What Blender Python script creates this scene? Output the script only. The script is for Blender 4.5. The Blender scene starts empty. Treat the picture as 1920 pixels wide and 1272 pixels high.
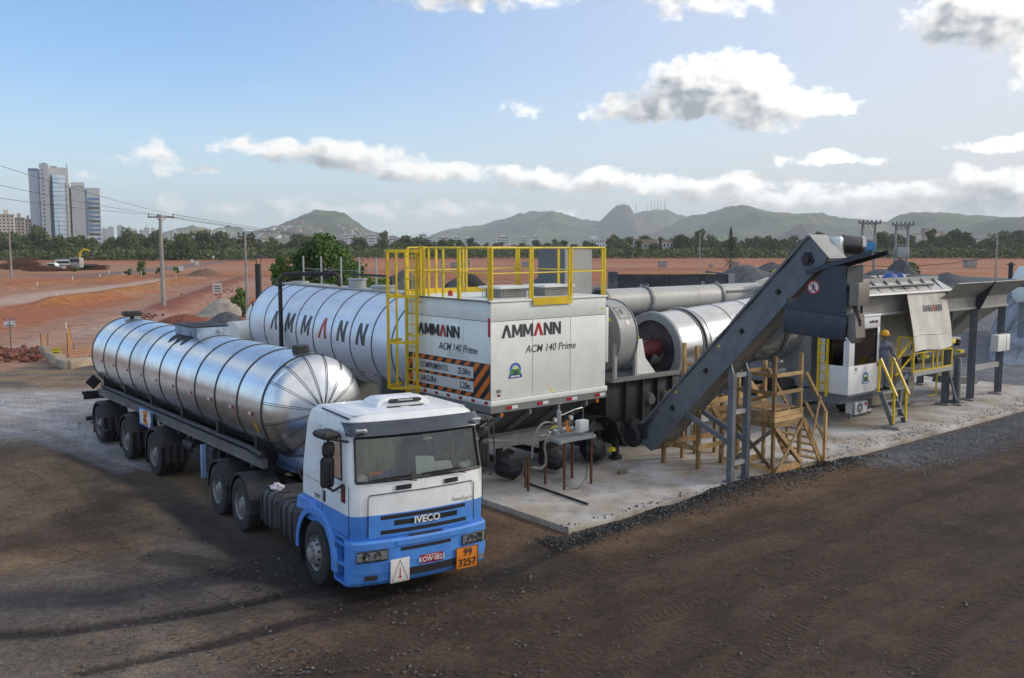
import bpy, bmesh, math, random
import numpy as np
from mathutils import Vector, Matrix
PI = math.pi; R_ = math.radians
sc = bpy.context.scene
COL = sc.collection
random.seed(7); RNG = np.random.default_rng(11)

# ------------------------------------------------------------------ camera
CAM_H = 5.5; FPX = 1750.0; HOR = 457.0
PITCH = math.atan((636.0 - HOR) / FPX)
cam_d = bpy.data.cameras.new('camera'); cam = bpy.data.objects.new('camera', cam_d); COL.objects.link(cam)
cam_d.sensor_width = 36.0; cam_d.lens = FPX / 1920.0 * 36.0
cam_d.clip_start = 0.1; cam_d.clip_end = 60000.0
cam.location = (0, 0, CAM_H); cam.rotation_euler = (PI / 2 - PITCH, 0, 0)
sc.camera = cam
sc.cycles.volume_bounces = 3

# ------------------------------------------------------------------ light and sky
SUN_AZ, SUN_EL = 78.0, 24.0            # degrees clockwise from the view axis, and above the horizon
sd = Vector((math.sin(R_(SUN_AZ)) * math.cos(R_(SUN_EL)), math.cos(R_(SUN_AZ)) * math.cos(R_(SUN_EL)), math.sin(R_(SUN_EL))))
sun_d = bpy.data.lights.new('sun', 'SUN'); sun = bpy.data.objects.new('sun', sun_d); COL.objects.link(sun)
sun_d.energy = 1.5; sun_d.angle = R_(14.0); sun_d.color = (1.0, 0.89, 0.73)
sun.location = (60, 20, 60); sun.rotation_euler = (-sd).to_track_quat('-Z', 'Y').to_euler()
sc.view_settings.view_transform = 'Standard'; sc.view_settings.look = 'None'
sc.view_settings.gamma = 1.0; sc.view_settings.exposure = 0.55
try: sc.view_settings.use_curve_mapping = False
except Exception: pass

world = bpy.data.worlds.new('World'); sc.world = world; world.use_nodes = True

class NT:                                    # terse node-tree builder
    def __init__(s, tree): s.t = tree; s.n = tree.nodes; s.l = tree.links
    def new(s, typ, **kw):
        n = s.n.new(typ)
        for k, v in kw.items(): setattr(n, k, v)
        return n
    def put(s, sock, v):
        if v is None: return
        if isinstance(v, bpy.types.NodeSocket): s.l.new(v, sock)
        else:
            try: sock.default_value = v
            except Exception:
                sock.default_value = (v[0], v[1], v[2], 1.0) if hasattr(v, '__len__') else (v, v, v)
    def math(s, op, a, b=None, c=None, clamp=False):
        n = s.new('ShaderNodeMath', operation=op); n.use_clamp = clamp
        s.put(n.inputs[0], a); s.put(n.inputs[1], b); s.put(n.inputs[2], c); return n.outputs[0]
    def vmath(s, op, a, b=None, out=0):
        n = s.new('ShaderNodeVectorMath', operation=op); s.put(n.inputs[0], a); s.put(n.inputs[1], b); return n.outputs[out]
    def noise(s, vec, scale, detail=4.0, rough=0.55, dist=0.0, out='Fac', dim='3D'):
        n = s.new('ShaderNodeTexNoise', noise_dimensions=dim); s.put(n.inputs['Vector'], vec)
        s.put(n.inputs['Scale'], scale); s.put(n.inputs['Detail'], detail); s.put(n.inputs['Roughness'], rough); s.put(n.inputs['Distortion'], dist)
        return n.outputs[out]
    def ramp(s, fac, lo, hi, a=0.0, b=1.0, smooth=True):
        n = s.new('ShaderNodeMapRange'); n.interpolation_type = 'SMOOTHSTEP' if smooth else 'LINEAR'; n.clamp = True
        s.put(n.inputs[0], fac); s.put(n.inputs[1], lo); s.put(n.inputs[2], hi); s.put(n.inputs[3], a); s.put(n.inputs[4], b); return n.outputs[0]
    def mix(s, fac, a, b, blend='MIX'):
        n = s.new('ShaderNodeMix', data_type='RGBA', blend_type=blend); s.put(n.inputs[0], fac); s.put(n.inputs[6], a); s.put(n.inputs[7], b); return n.outputs[2]
    def comb(s, x, y, z=0.0):
        n = s.new('ShaderNodeCombineXYZ'); s.put(n.inputs[0], x); s.put(n.inputs[1], y); s.put(n.inputs[2], z); return n.outputs[0]
    def scale(s, v, k):
        n = s.new('ShaderNodeVectorMath', operation='MULTIPLY'); s.put(n.inputs[0], v); s.put(n.inputs[1], k); return n.outputs[0]

def build_sky():
    W = NT(world.node_tree); W.n.clear()
    out = W.new('ShaderNodeOutputWorld'); bg = W.new('ShaderNodeBackground'); W.l.new(bg.outputs[0], out.inputs[0])
    sky = W.new('ShaderNodeTexSky', sky_type='NISHITA'); sky.sun_disc = False
    sky.sun_elevation = R_(SUN_EL); sky.sun_rotation = R_(SUN_AZ); sky.altitude = 10.0
    sky.air_density = 1.0; sky.dust_density = 0.8; sky.ozone_density = 2.0
    STR = 0.15
    bg.inputs[1].default_value = STR
    # cloud shapes: soft ellipses in (azimuth, elevation) degrees, broken up by noise, shaded on the side away from the sun
    g = bpy.data.node_groups.new('cloud_shape', 'ShaderNodeTree'); G = NT(g)
    g.interface.new_socket('Vector', in_out='INPUT', socket_type='NodeSocketVector')
    g.interface.new_socket('Shape', in_out='OUTPUT', socket_type='NodeSocketFloat')
    gi = G.new('NodeGroupInput'); go = G.new('NodeGroupOutput'); v = gi.outputs[0]
    def px(x, y): return (math.degrees(math.atan((x - 960) / FPX)), math.degrees(math.atan((HOR - y) / FPX * math.cos(math.atan((x - 960) / FPX)))))
    blobs = [(1340, 170, 120, 52, 1.15), (1230, 208, 105, 28, 1.0), (1430, 205, 95, 42, 1.05), (1545, 205, 55, 16, .6), (1110, 215, 30, 14, .45),
             (520, 281, 115, 16, .8), (645, 292, 110, 28, .9), (790, 320, 130, 20, .85), (1000, 336, 85, 22, .9), (1110, 342, 65, 22, .9), (1210, 342, 85, 20, .85),
             (1350, 350, 130, 22, .85), (1480, 370, 180, 18, .75), (1690, 362, 160, 18, .7), (1890, 358, 120, 38, 1.0), (1780, 392, 180, 16, .7), (1540, 298, 80, 13, .72),
             (1840, 45, 120, 50, 1.05), (1910, 110, 36, 50, .7), (1900, 275, 80, 14, .6), (900, 4, 170, 30, .6), (1300, 14, 120, 36, .55),
             (285, 290, 42, 20, .55), (345, 320, 50, 12, .5), (200, 338, 45, 10, .35), (990, 214, 40, 18, .42), (330, 378, 28, 18, .35), (700, 395, 420, 16, .34)]
    acc = None
    for (x, y, rx, ry, s) in blobs:
        cx, cy = px(x, y); k = 57.3 / FPX; ix, iy = 1.0 / (rx * k * 1.25), 1.0 / (ry * k * 1.25)
        n = G.new('ShaderNodeVectorMath', operation='MULTIPLY_ADD'); G.put(n.inputs[0], v); n.inputs[1].default_value = (ix, iy, 0); n.inputs[2].default_value = (-cx * ix, -cy * iy, 0)
        q = G.math('MULTIPLY_ADD', G.vmath('DOT_PRODUCT', n.outputs[0], n.outputs[0], out=1), -s, s)
        acc = q if acc is None else G.math('MAXIMUM', acc, q)
    G.l.new(acc, go.inputs[0])
    tc = W.new('ShaderNodeTexCoord'); sp = W.new('ShaderNodeSeparateXYZ'); W.l.new(tc.outputs['Generated'], sp.inputs[0])
    az = W.math('MULTIPLY', W.math('ARCTAN2', sp.outputs[0], sp.outputs[1]), 57.2958)
    el = W.math('MULTIPLY', W.math('ARCSINE', sp.outputs[2]), 57.2958)
    p = W.comb(az, el, 0.0)
    wob = W.noise(p, 0.55, 2.0, 0.6, out='Color')
    warp = W.scale(W.vmath('SUBTRACT', wob, (0.5, 0.5, 0.5)), (3.2, 1.7, 0.0))
    def cf(off):
        n = W.new('ShaderNodeGroup'); n.node_tree = g; W.put(n.inputs[0], W.vmath('ADD', W.vmath('ADD', p, warp), off)); return n.outputs[0]
    wide = W.noise(W.scale(tc.outputs['Generated'], (1.6, 1.6, 4.5)), 1.6, 2.0, 0.5)     # scattered cloud all round, beyond the ones in view
    gen = W.math('MULTIPLY_ADD', W.ramp(wide, 0.42, 0.60), W.math('MULTIPLY', W.math('MAXIMUM', W.ramp(W.math('ABSOLUTE', az), 31.0, 40.0), W.ramp(el, 16.0, 24.0)), 1.15), -0.5)  # cloud cover outside the view raised to brighten the yard
    s0 = W.math('MAXIMUM', cf((0, 0, 0)), gen); s1 = W.math('MAXIMUM', cf((1.7, 0.9, 0.0)), gen)
    q = W.scale(p, (1.0, 1.35, 0.0))
    f0 = W.noise(q, 0.62, 7.0, 0.64)
    c0 = W.noise(q, 0.62, 2.0, 0.60); c1 = W.noise(W.vmath('ADD', q, (0.75, 0.55, 0.0)), 0.62, 2.0, 0.60)
    d0 = W.math('ADD', s0, W.math('MULTIPLY_ADD', f0, 2.0, -1.10))
    mask = W.ramp(d0, -0.04, 0.55)
    lit = W.math('ADD', W.math('MULTIPLY', W.math('SUBTRACT', s0, s1), 0.85), W.math('MULTIPLY', W.math('SUBTRACT', c0, c1), 1.5))
    edge = W.ramp(d0, 0.10, 0.75, 0.16, 0.0)                                       # thin rims let the light through
    thick = W.ramp(W.math('MULTIPLY_ADD', c0, 1.2, W.math('ADD', s0, -0.6)), 0.1, 1.0, 0.0, 0.40)
    lum = W.math('SUBTRACT', W.math('ADD', W.math('MULTIPLY_ADD', lit, 0.92, 0.68), edge), thick)
    lum = W.math('ADD', lum, W.math('MULTIPLY_ADD', f0, 0.30, -0.15))
    lum = W.math('ADD', lum, W.ramp(W.math('PINGPONG', W.math('SUBTRACT', az, SUN_AZ), 180.0), 85.0, 150.0, 0.0, 0.46))   # clouds opposite the sun brightened to fill the shaded left faces
    lum = W.ramp(lum, 0.05, 1.15, 0.30, 1.10, smooth=False)
    lum = W.math('MULTIPLY', lum, W.ramp(az, -20.0, 28.0, 0.92, 1.28))
    ccol = W.mix(W.ramp(lum, 0.35, 0.8), (0.84, 0.93, 1.0, 1), W.mix(W.ramp(az, -60.0, -20.0), (0.80, 0.93, 1.0, 1), (1.0, 0.985, 0.955, 1)))  # clouds towards the left tinted blue to cool the yard light
    ccol = W.scale(ccol, W.math('MULTIPLY', lum, 0.82 / STR))
    # thin pale veil towards the sun and the horizon
    sk = W.scale(sky.outputs[0], (0.66, 0.82, 1.0))
    base = W.mix(W.ramp(el, 11.0, 0.0, 0.0, 0.70), sk, (0.52 / STR, 0.62 / STR, 0.69 / STR, 1))
    base = W.mix(W.ramp(az, -24.0, 34.0, 0.0, 0.80), base, (0.56 / STR, 0.545 / STR, 0.55 / STR, 1))
    up = W.ramp(el, -1.0, 0.5)
    col = W.mix(W.math('MULTIPLY', W.math('MULTIPLY', mask, 0.95), up), base, ccol)
    W.l.new(col, bg.inputs[0])
    world.cycles.sampling_method = 'MANUAL'; world.cycles.sample_map_resolution = 256
build_sky()
# ------------------------------------------------------------------ helpers
def ray(px, py):
    x = (px - 960.0) / FPX; y = -(py - 636.0) / FPX; c, s = math.cos(PITCH), math.sin(PITCH)
    return Vector((x, c + y * s, -s + y * c))
def at(px, py, z=0.0):                       # the point of the plane z that the photograph shows at a pixel
    d = ray(px, py); return Vector((0, 0, CAM_H)) + d * ((z - CAM_H) / d.z)
def atY(px, py, Y):                          # the point at distance Y
    d = ray(px, py); return Vector((0, 0, CAM_H)) + d * (Y / d.y)

class Frame:
    def __init__(s, ox, oy, ang, roll=0.0):  # ang: heading of local x, degrees clockwise from +Y
        s.rz = PI / 2 - R_(ang); s.roll = roll
        s.M = Matrix.Translation((ox, oy, 0)) @ Matrix.Rotation(s.rz, 4, 'Z') @ Matrix.Rotation(roll, 4, 'X')
        s.Mi = s.M.inverted()
    def W(s, *p): return s.M @ Vector(p)
    def L(s, v): return s.Mi @ Vector(v)
WORLD = Frame(0, 0, 90)

def V(*p): return Vector(p)
class MB:
    def __init__(s): s.v = []; s.f = []
    def add(s, vs, fs):
        o = len(s.v); s.v += [tuple(x) for x in vs]; s.f += [tuple(i + o for i in f) for f in fs]; return s
    def box(s, x0, x1, y0, y1, z0, z1, ch=0.0):
        if ch <= 0:
            vs = [(x0,y0,z0),(x1,y0,z0),(x1,y1,z0),(x0,y1,z0),(x0,y0,z1),(x1,y0,z1),(x1,y1,z1),(x0,y1,z1)]
            return s.add(vs, [(3,2,1,0),(4,5,6,7),(0,1,5,4),(1,2,6,5),(2,3,7,6),(3,0,4,7)])
        c = min(ch, (x1-x0)*.49, (y1-y0)*.49, (z1-z0)*.49)
        def ring(z, i): return [(x0+i+c,y0+i,z),(x1-i-c,y0+i,z),(x1-i,y0+i+c,z),(x1-i,y1-i-c,z),(x1-i-c,y1-i,z),(x0+i+c,y1-i,z),(x0+i,y1-i-c,z),(x0+i,y0+i+c,z)]
        vs = ring(z0, c*.6) + ring(z0+c, 0) + ring(z1-c, 0) + ring(z1, c*.6)
        fs = [tuple(range(7,-1,-1)), tuple(range(24,32))]
        for k in range(3):
            for i in range(8): fs.append((k*8+i, k*8+(i+1)%8, k*8+8+(i+1)%8, k*8+8+i))
        return s.add(vs, fs)
    def bar(s, p0, p1, w, h=None, up=(0,0,1)):   # rectangular beam; w sideways, h along up
        h = w if h is None else h
        p0, p1 = Vector(p0), Vector(p1); d = (p1 - p0).normalized(); u = Vector(up)
        if abs(d.dot(u)) > .95: u = Vector((1,0,0)) if abs(d.x) < .9 else Vector((0,1,0))
        x = d.cross(u).normalized() * (w/2); y = x.cross(d).normalized() * (h/2)
        vs = [p0-x-y,p0+x-y,p0+x+y,p0-x+y,p1-x-y,p1+x-y,p1+x+y,p1-x+y]
        return s.add(vs, [(0,1,2,3),(7,6,5,4),(0,4,5,1),(1,5,6,2),(2,6,7,3),(3,7,4,0)])
    def tube(s, pts, r, n=8, cap=True, closed=False):
        pts = [Vector(p) for p in pts]; rs = r if isinstance(r, (list, tuple)) else [r]*len(pts)
        m = len(pts); prev = None; vs = []; fs = []
        for i, p in enumerate(pts):
            if closed: d = (pts[(i+1) % m] - pts[i-1])
            else: d = pts[min(i+1, m-1)] - pts[max(i-1, 0)]
            d.normalize()
            if prev is None:
                u = Vector((0,0,1)) if abs(d.z) < .9 else Vector((1,0,0)); x = d.cross(u).normalized()
            else:
                x = (prev - d * prev.dot(d)).normalized()
            prev = x; y = d.cross(x)
            for k in range(n):
                t = 2*PI*k/n; vs.append(p + (x*math.cos(t) + y*math.sin(t))*rs[i])
        for i in range(m if closed else m-1):
            j = (i+1) % m
            for k in range(n): fs.append((i*n+k, i*n+(k+1)%n, j*n+(k+1)%n, j*n+k))
        if cap and not closed: fs.append(tuple(range(n-1,-1,-1))); fs.append(tuple(range((m-1)*n, m*n)))
        return s.add(vs, fs)
    def cyl(s, p0, p1, r0, r1=None, n=20, cap=True): return s.tube([p0, p1], [r0, r0 if r1 is None else r1], n, cap)
    def lathe(s, prof, c, ax, n=32, a0=0.0, a1=2*PI, ref=None, closed=False):   # prof: (radius, distance along ax)
        c = Vector(c); ax = Vector(ax).normalized()
        u = Vector(ref) if ref else (Vector((0,0,1)) if abs(ax.z) < .9 else Vector((1,0,0)))
        x = (u - ax*u.dot(ax)).normalized(); y = ax.cross(x); full = abs(a1-a0-2*PI) < 1e-6
        m = n if full else n+1; vs = []; fs = []; L = len(prof)
        for k in range(m):
            t = a0 + (a1-a0)*k/n; e = x*math.cos(t) + y*math.sin(t)
            for (r, h) in prof: vs.append(c + ax*h + e*r)
        for k in range(n):
            k2 = (k+1) % m
            for i in range(L if closed else L-1):
                j = (i+1) % L
                if prof[i][0] < 1e-6 and prof[j][0] < 1e-6: continue
                fs.append((k*L+i, k2*L+i, k2*L+j, k*L+j))
        return s.add(vs, fs)
    def prism(s, poly, o, ex, ey, ez):        # polygon in plane (o, ex, ey) extruded by ez
        o, ex, ey, ez = Vector(o), Vector(ex), Vector(ey), Vector(ez); n = len(poly)
        if ex.cross(ey).dot(ez) < 0: poly = poly[::-1]
        ar = sum(poly[i][0]*poly[(i+1)%n][1]-poly[(i+1)%n][0]*poly[i][1] for i in range(n))
        vs = [o+ex*x+ey*y for x, y in poly]; vs += [v+ez for v in vs]
        fs = [tuple(range(n-1,-1,-1)), tuple(range(n, 2*n))] + [(i,(i+1)%n,n+(i+1)%n,n+i) for i in range(n)]
        return s.add(vs, fs)
    def loft(s, rings, closed=True, skip=None, cap0=False, cap1=False):
        n = len(rings[0]); vs = [p for r in rings for p in r]; fs = []
        for i in range(len(rings)-1):
            for k in range(n if closed else n-1):
                if skip and skip(i, k): continue
                j = (k+1) % n; fs.append((i*n+k, i*n+j, (i+1)*n+j, (i+1)*n+k))
        if cap0: fs.append(tuple(range(n-1,-1,-1)))
        if cap1: fs.append(tuple(range((len(rings)-1)*n, len(rings)*n)))
        return s.add(vs, fs)
    def grid(s, fn, nu, nv):
        vs = [fn(i/nu, j/nv) for j in range(nv+1) for i in range(nu+1)]
        return s.add(vs, [(j*(nu+1)+i, j*(nu+1)+i+1, (j+1)*(nu+1)+i+1, (j+1)*(nu+1)+i) for j in range(nv) for i in range(nu)])
    def mesh(s, name, mat, off=(0,0,0), sharp=32):
        me = bpy.data.meshes.new(name); ox, oy, oz = off
        me.from_pydata([(x-ox, y-oy, z-oz) for x, y, z in s.v], [], s.f)
        b = bmesh.new(); b.from_mesh(me); bmesh.ops.recalc_face_normals(b, faces=b.faces); b.to_mesh(me); b.free()
        me.shade_smooth()
        me.set_sharp_from_angle(angle=R_(sharp))
        if mat is not None: me.materials.append(mat)
        return me

def tag(o, label=None, cat=None, group=None, kind=None):
    if label: o['label'] = label
    if cat: o['category'] = cat
    if group: o['group'] = group
    if kind: o['kind'] = kind
    return o
class Thing:                                  # an Empty at the thing's base; parts are given in frame coordinates
    def __init__(s, name, label, cat, fr, base=(0,0,0), group=None):
        s.fr = fr; s.base = base
        o = s.o = bpy.data.objects.new(name, None); COL.objects.link(o); o.empty_display_size = .2
        o.matrix_world = Matrix.Translation(fr.W(*base)) @ Matrix.Rotation(fr.rz, 4, 'Z') @ Matrix.Rotation(fr.roll, 4, 'X')
        tag(o, label, cat, group)
    def part(s, name, mb, mat, parent=None, label=None, sharp=32, kind=None):
        me = mb.mesh(name, mat, s.base, sharp)
        o = bpy.data.objects.new(name, me); COL.objects.link(o); o.parent = parent or s.o
        return tag(o, label, kind=kind)
    def inst(s, name, me, loc=(0,0,0), rot=None, parent=None, label=None, scl=None):
        o = bpy.data.objects.new(name, me); COL.objects.link(o); o.parent = parent or s.o
        o.location = Vector(loc) - Vector(s.base) if parent is None else Vector(loc)
        if rot: o.rotation_euler = rot
        if scl: o.scale = scl
        return tag(o, label)
def solo(name, label, cat, mb, mat, fr=WORLD, base=(0,0,0), group=None, kind=None, sharp=32):
    me = mb.mesh(name, mat, base, sharp); o = bpy.data.objects.new(name, me); COL.objects.link(o)
    o.matrix_world = Matrix.Translation(fr.W(*base)) @ Matrix.Rotation(fr.rz, 4, 'Z') @ Matrix.Rotation(fr.roll, 4, 'X')
    return tag(o, label, cat, group, kind)
def copy_thing(root, M=None, label=None, group=None):
    r = root.copy(); COL.objects.link(r)
    if M is not None: r.matrix_world = M
    if label: r['label'] = label
    if group: r['group'] = group
    for ch in list(root.children):
        c = ch.copy(); COL.objects.link(c); c.parent = r; c.matrix_parent_inverse = ch.matrix_parent_inverse
        for g in ch.children:
            d = g.copy(); COL.objects.link(d); d.parent = c
    return r

# ------------------------------------------------------------------ materials
MATS = {}
def pmat(name, col, rough=.5, metal=0.0, var=.12, vscale=2.5, bump=0.0, bscale=60.0, dirt=None, dcol=(.12,.09,.065), dscale=1.6, streak=0.0, coat=0.0, spec=None, rvar=.0, col2=None, stretch=(1,1,1), emit=None, world=False, orand=0.0):
    if name in MATS: return MATS[name]
    m = bpy.data.materials.new(name); m.use_nodes = True; N = NT(m.node_tree); b = N.n['Principled BSDF']; MATS[name] = m
    if world:
        co = N.new('ShaderNodeNewGeometry').outputs['Position']
    else: co = N.new('ShaderNodeTexCoord').outputs['Object']
    if stretch != (1,1,1): cs = N.scale(co, stretch)
    else: cs = co
    n1 = N.noise(cs, vscale, 6.0, .6)
    dark = tuple(c*(1-var) for c in col) if col2 is None else col2
    light = tuple(min(1, c*(1+var*.7)) for c in col) if col2 is None else col
    c = N.mix(N.ramp(n1, .3, .7), (*dark, 1), (*light, 1))
    if orand: c = N.scale(c, N.ramp(N.new('ShaderNodeObjectInfo').outputs['Random'], 0, 1, 1-orand, 1+orand*.5, smooth=False))
    if dirt:
        dn = N.noise(co, dscale, 8.0, .68)
        dm = N.math('MULTIPLY', N.ramp(dn, .42, .78), dirt)
        if streak:
            st = N.noise(N.scale(co, (14, 14, .9)), 1.0, 4.0, .6)
            dm = N.math('MAXIMUM', dm, N.math('MULTIPLY', N.ramp(st, .52, .8), streak))
        c = N.mix(dm, c, (*dcol, 1))
        N.put(b.inputs['Roughness'], N.math('MULTIPLY_ADD', dm, .35, rough))
    elif rvar:
        N.put(b.inputs['Roughness'], N.ramp(N.noise(cs, vscale*2.2, 5.0, .6), .3, .7, rough-rvar, rough+rvar))
    else: b.inputs['Roughness'].default_value = rough
    N.put(b.inputs['Base Color'], c); b.inputs['Metallic'].default_value = metal
    if coat: b.inputs['Coat Weight'].default_value = coat; b.inputs['Coat Roughness'].default_value = .12
    if spec is not None: b.inputs['Specular IOR Level'].default_value = spec
    if bump:
        bn = N.new('ShaderNodeBump'); bn.inputs['Strength'].default_value = min(1.0, bump*4); bn.inputs['Distance'].default_value = .02*max(bump, .25)*4/ max(bscale/60., .3)
        N.put(bn.inputs['Height'], N.noise(cs, bscale, 5.0, .6)); N.l.new(bn.outputs[0], b.inputs['Normal'])
    if emit: b.inputs['Emission Color'].default_value = (*emit, 1); b.inputs['Emission Strength'].default_value = 1.0
    return m
def glass_mat(name, tint, ior=1.5, rough=.03):
    m = bpy.data.materials.new(name); m.use_nodes = True; N = NT(m.node_tree); N.n.clear(); MATS[name] = m
    o = N.new('ShaderNodeOutputMaterial'); t = N.new('ShaderNodeBsdfTransparent'); g = N.new('ShaderNodeBsdfGlossy')
    N.put(t.inputs[0], (*tint, 1)); g.inputs['Roughness'].default_value = rough; N.put(g.inputs[0], (1, 1, 1, 1))
    f = N.new('ShaderNodeFresnel'); f.inputs[0].default_value = ior; mx = N.new('ShaderNodeMixShader')
    fac = N.math('MULTIPLY_ADD', f.outputs[0], 1.3, .02, clamp=True)
    N.l.new(fac, mx.inputs[0]); N.l.new(t.outputs[0], mx.inputs[1]); N.l.new(g.outputs[0], mx.inputs[2]); N.l.new(mx.outputs[0], o.inputs[0])
    return m
M = {}
M['white'] = pmat('white_cab_paint', (.83,.85,.86), .38, var=.06, dirt=.45, dcol=(.40,.35,.29), coat=.2, streak=.22)
M['blue'] = pmat('blue_cab_paint', (.075,.27,.74), .42, var=.12, dirt=.5, dcol=(.17,.16,.16), coat=.2, streak=.22)
M['panel'] = pmat('off_white_panel_paint', (.80,.82,.775), .45, orand=.05, var=.05, bump=.008, bscale=2.0, dirt=.22, dcol=(.46,.42,.35), streak=.20)
M['grey'] = pmat('grey_steel_paint', (.205,.215,.215), .5, var=.1, dirt=.4, dcol=(.13,.11,.09), streak=.15)
M['lgrey'] = pmat('light_grey_steel_paint', (.36,.37,.36), .48, var=.08, dirt=.25, dcol=(.2,.18,.15), streak=.12)
M['bgrey'] = pmat('blue_grey_steel_paint', (.140,.158,.180), .52, var=.18, dirt=.5, dcol=(.075,.068,.06), streak=.22)
M['dblue'] = pmat('dark_blue_grey_steel', (.032,.042,.062), .45, var=.25, dirt=.5, dcol=(.07,.065,.06), streak=.45)
M['yellow'] = pmat('yellow_rail_paint', (.76,.53,.012), .42, var=.12, dirt=.45, dcol=(.30,.21,.05), dscale=4)
M['black'] = pmat('black_plastic', (.014,.015,.017), .5, var=.2, dirt=.35, dcol=(.05,.045,.04))
M['dark'] = pmat('dark_machinery', (.020,.021,.024), .55, var=.3, dirt=.5, dcol=(.055,.05,.045))
M['rubber'] = pmat('tyre_rubber', (.022,.022,.023), .78, var=.25, dirt=.75, dcol=(.075,.062,.05), dscale=4, bump=.06, bscale=90)
M['rim'] = pmat('dusty_rim_paint', (.30,.30,.30), .5, metal=.35, var=.2, dirt=.6, dcol=(.10,.085,.07), dscale=5)
M['stainless'] = pmat('polished_tank_cladding', (.80,.82,.84), .25, metal=1.0, var=.06, vscale=.9, dirt=.34, dcol=(.16,.155,.15), dscale=.8, bump=.003, bscale=1.4, streak=.22, orand=.10)
M['drum'] = pmat('drum_cladding', (.72,.71,.68), .24, metal=1.0, var=.05, dirt=.22, dcol=(.30,.28,.25), bump=.003, bscale=2)
M['tankclad'] = pmat('silver_tank_cladding', (.74,.81,.90), .34, metal=.3, var=.05, dirt=.12, dcol=(.3,.31,.33), bump=.006, bscale=3)
M['chrome'] = pmat('bare_steel', (.5,.5,.49), .3, metal=1.0, var=.15, dirt=.3)
M['band'] = pmat('dark_band_steel', (.045,.047,.05), .5, metal=.3, var=.2)
M['wood'] = pmat('raw_timber', (.50,.30,.12), .75, var=.5, vscale=3, col2=(.25,.14,.06), dirt=.35, dcol=(.09,.07,.055), dscale=3, stretch=(3,3,1), bump=.05, bscale=50, orand=.45)
M['wood2'] = pmat('pale_timber', (.62,.41,.18), .75, var=.5, vscale=3, col2=(.40,.25,.11), dirt=.3, dcol=(.13,.10,.07), dscale=3, stretch=(1,1,5), bump=.05, bscale=50, orand=.45)
M['wood3'] = pmat('weathered_timber', (.27,.22,.17), .8, var=.5, vscale=4, col2=(.14,.11,.085), stretch=(1,1,5), bump=.05, bscale=50)
M['concrete'] = pmat('concrete', (.34,.325,.30), .85, var=.25, vscale=1.5, dirt=.4, dcol=(.16,.14,.12), bump=.06, bscale=40)
M['rust'] = pmat('rusty_steel', (.13,.055,.03), .8, var=.4, vscale=12, metal=.2)
M['red'] = pmat('red_paint', (.45,.02,.02), .4, var=.1)
M['dred'] = pmat('dark_red_paint', (.20,.012,.02), .5, var=.2, dirt=.3)
M['redtape'] = pmat('red_reflective_tape', (.42,.012,.03), .35)
M['whitetape'] = pmat('white_reflective_tape', (.75,.75,.75), .35)
M['orange'] = pmat('orange_print', (.75,.17,.015), .5, var=.06, dirt=.15)
M['oplate'] = pmat('orange_plate', (.72,.22,.012), .5, var=.06, dirt=.12)
M['ink'] = pmat('black_print', (.018,.019,.022), .5, var=.1)
M['gprint'] = pmat('grey_print', (.055,.060,.066), .5, var=.1)
M['signwhite'] = pmat('white_sign_plate', (.68,.68,.66), .5, var=.06, dirt=.15)
M['plate'] = pmat('red_number_plate', (.30,.008,.03), .45)
M['hatch'] = pmat('dark_stripe_print', (.022,.025,.032), .5)
M['lamp'] = pmat('lamp_lens', (.55,.57,.58), .12, metal=.6, var=.4, vscale=14)
M['amber'] = pmat('amber_lens', (.75,.22,.02), .3)
M['cloth'] = pmat('canvas', (.66,.64,.57), .85, var=.08, dirt=.15, dcol=(.35,.32,.27))
M['helmet'] = pmat('yellow_helmet', (.80,.42,.01), .35)
M['overall'] = pmat('grey_blue_overalls', (.15,.165,.22), .9, var=.2)
M['skin'] = pmat('skin', (.26,.135,.085), .6, var=.08)
M['glass'] = glass_mat('windscreen_glass', (.88,.96,.88))
M['lampglass'] = glass_mat('lamp_glass', (.9,.92,.92))
M['dglass'] = glass_mat('dark_window_glass', (.20,.22,.23))
M['bag'] = pmat('black_plastic_bag', (.012,.013,.016), .32, var=.2, bump=.25, bscale=7)
M['emblue'] = pmat('emblem_blue', (.03,.06,.35), .5); M['emlight'] = pmat('emblem_sky', (.30,.50,.78), .5)
M['emgreen'] = pmat('emblem_green', (.06,.25,.05), .5); M['emyel'] = pmat('emblem_yellow', (.75,.70,.25), .5)
M['signyel'] = pmat('yellow_sign', (.80,.66,.03), .5)
M['leaf'] = None

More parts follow.
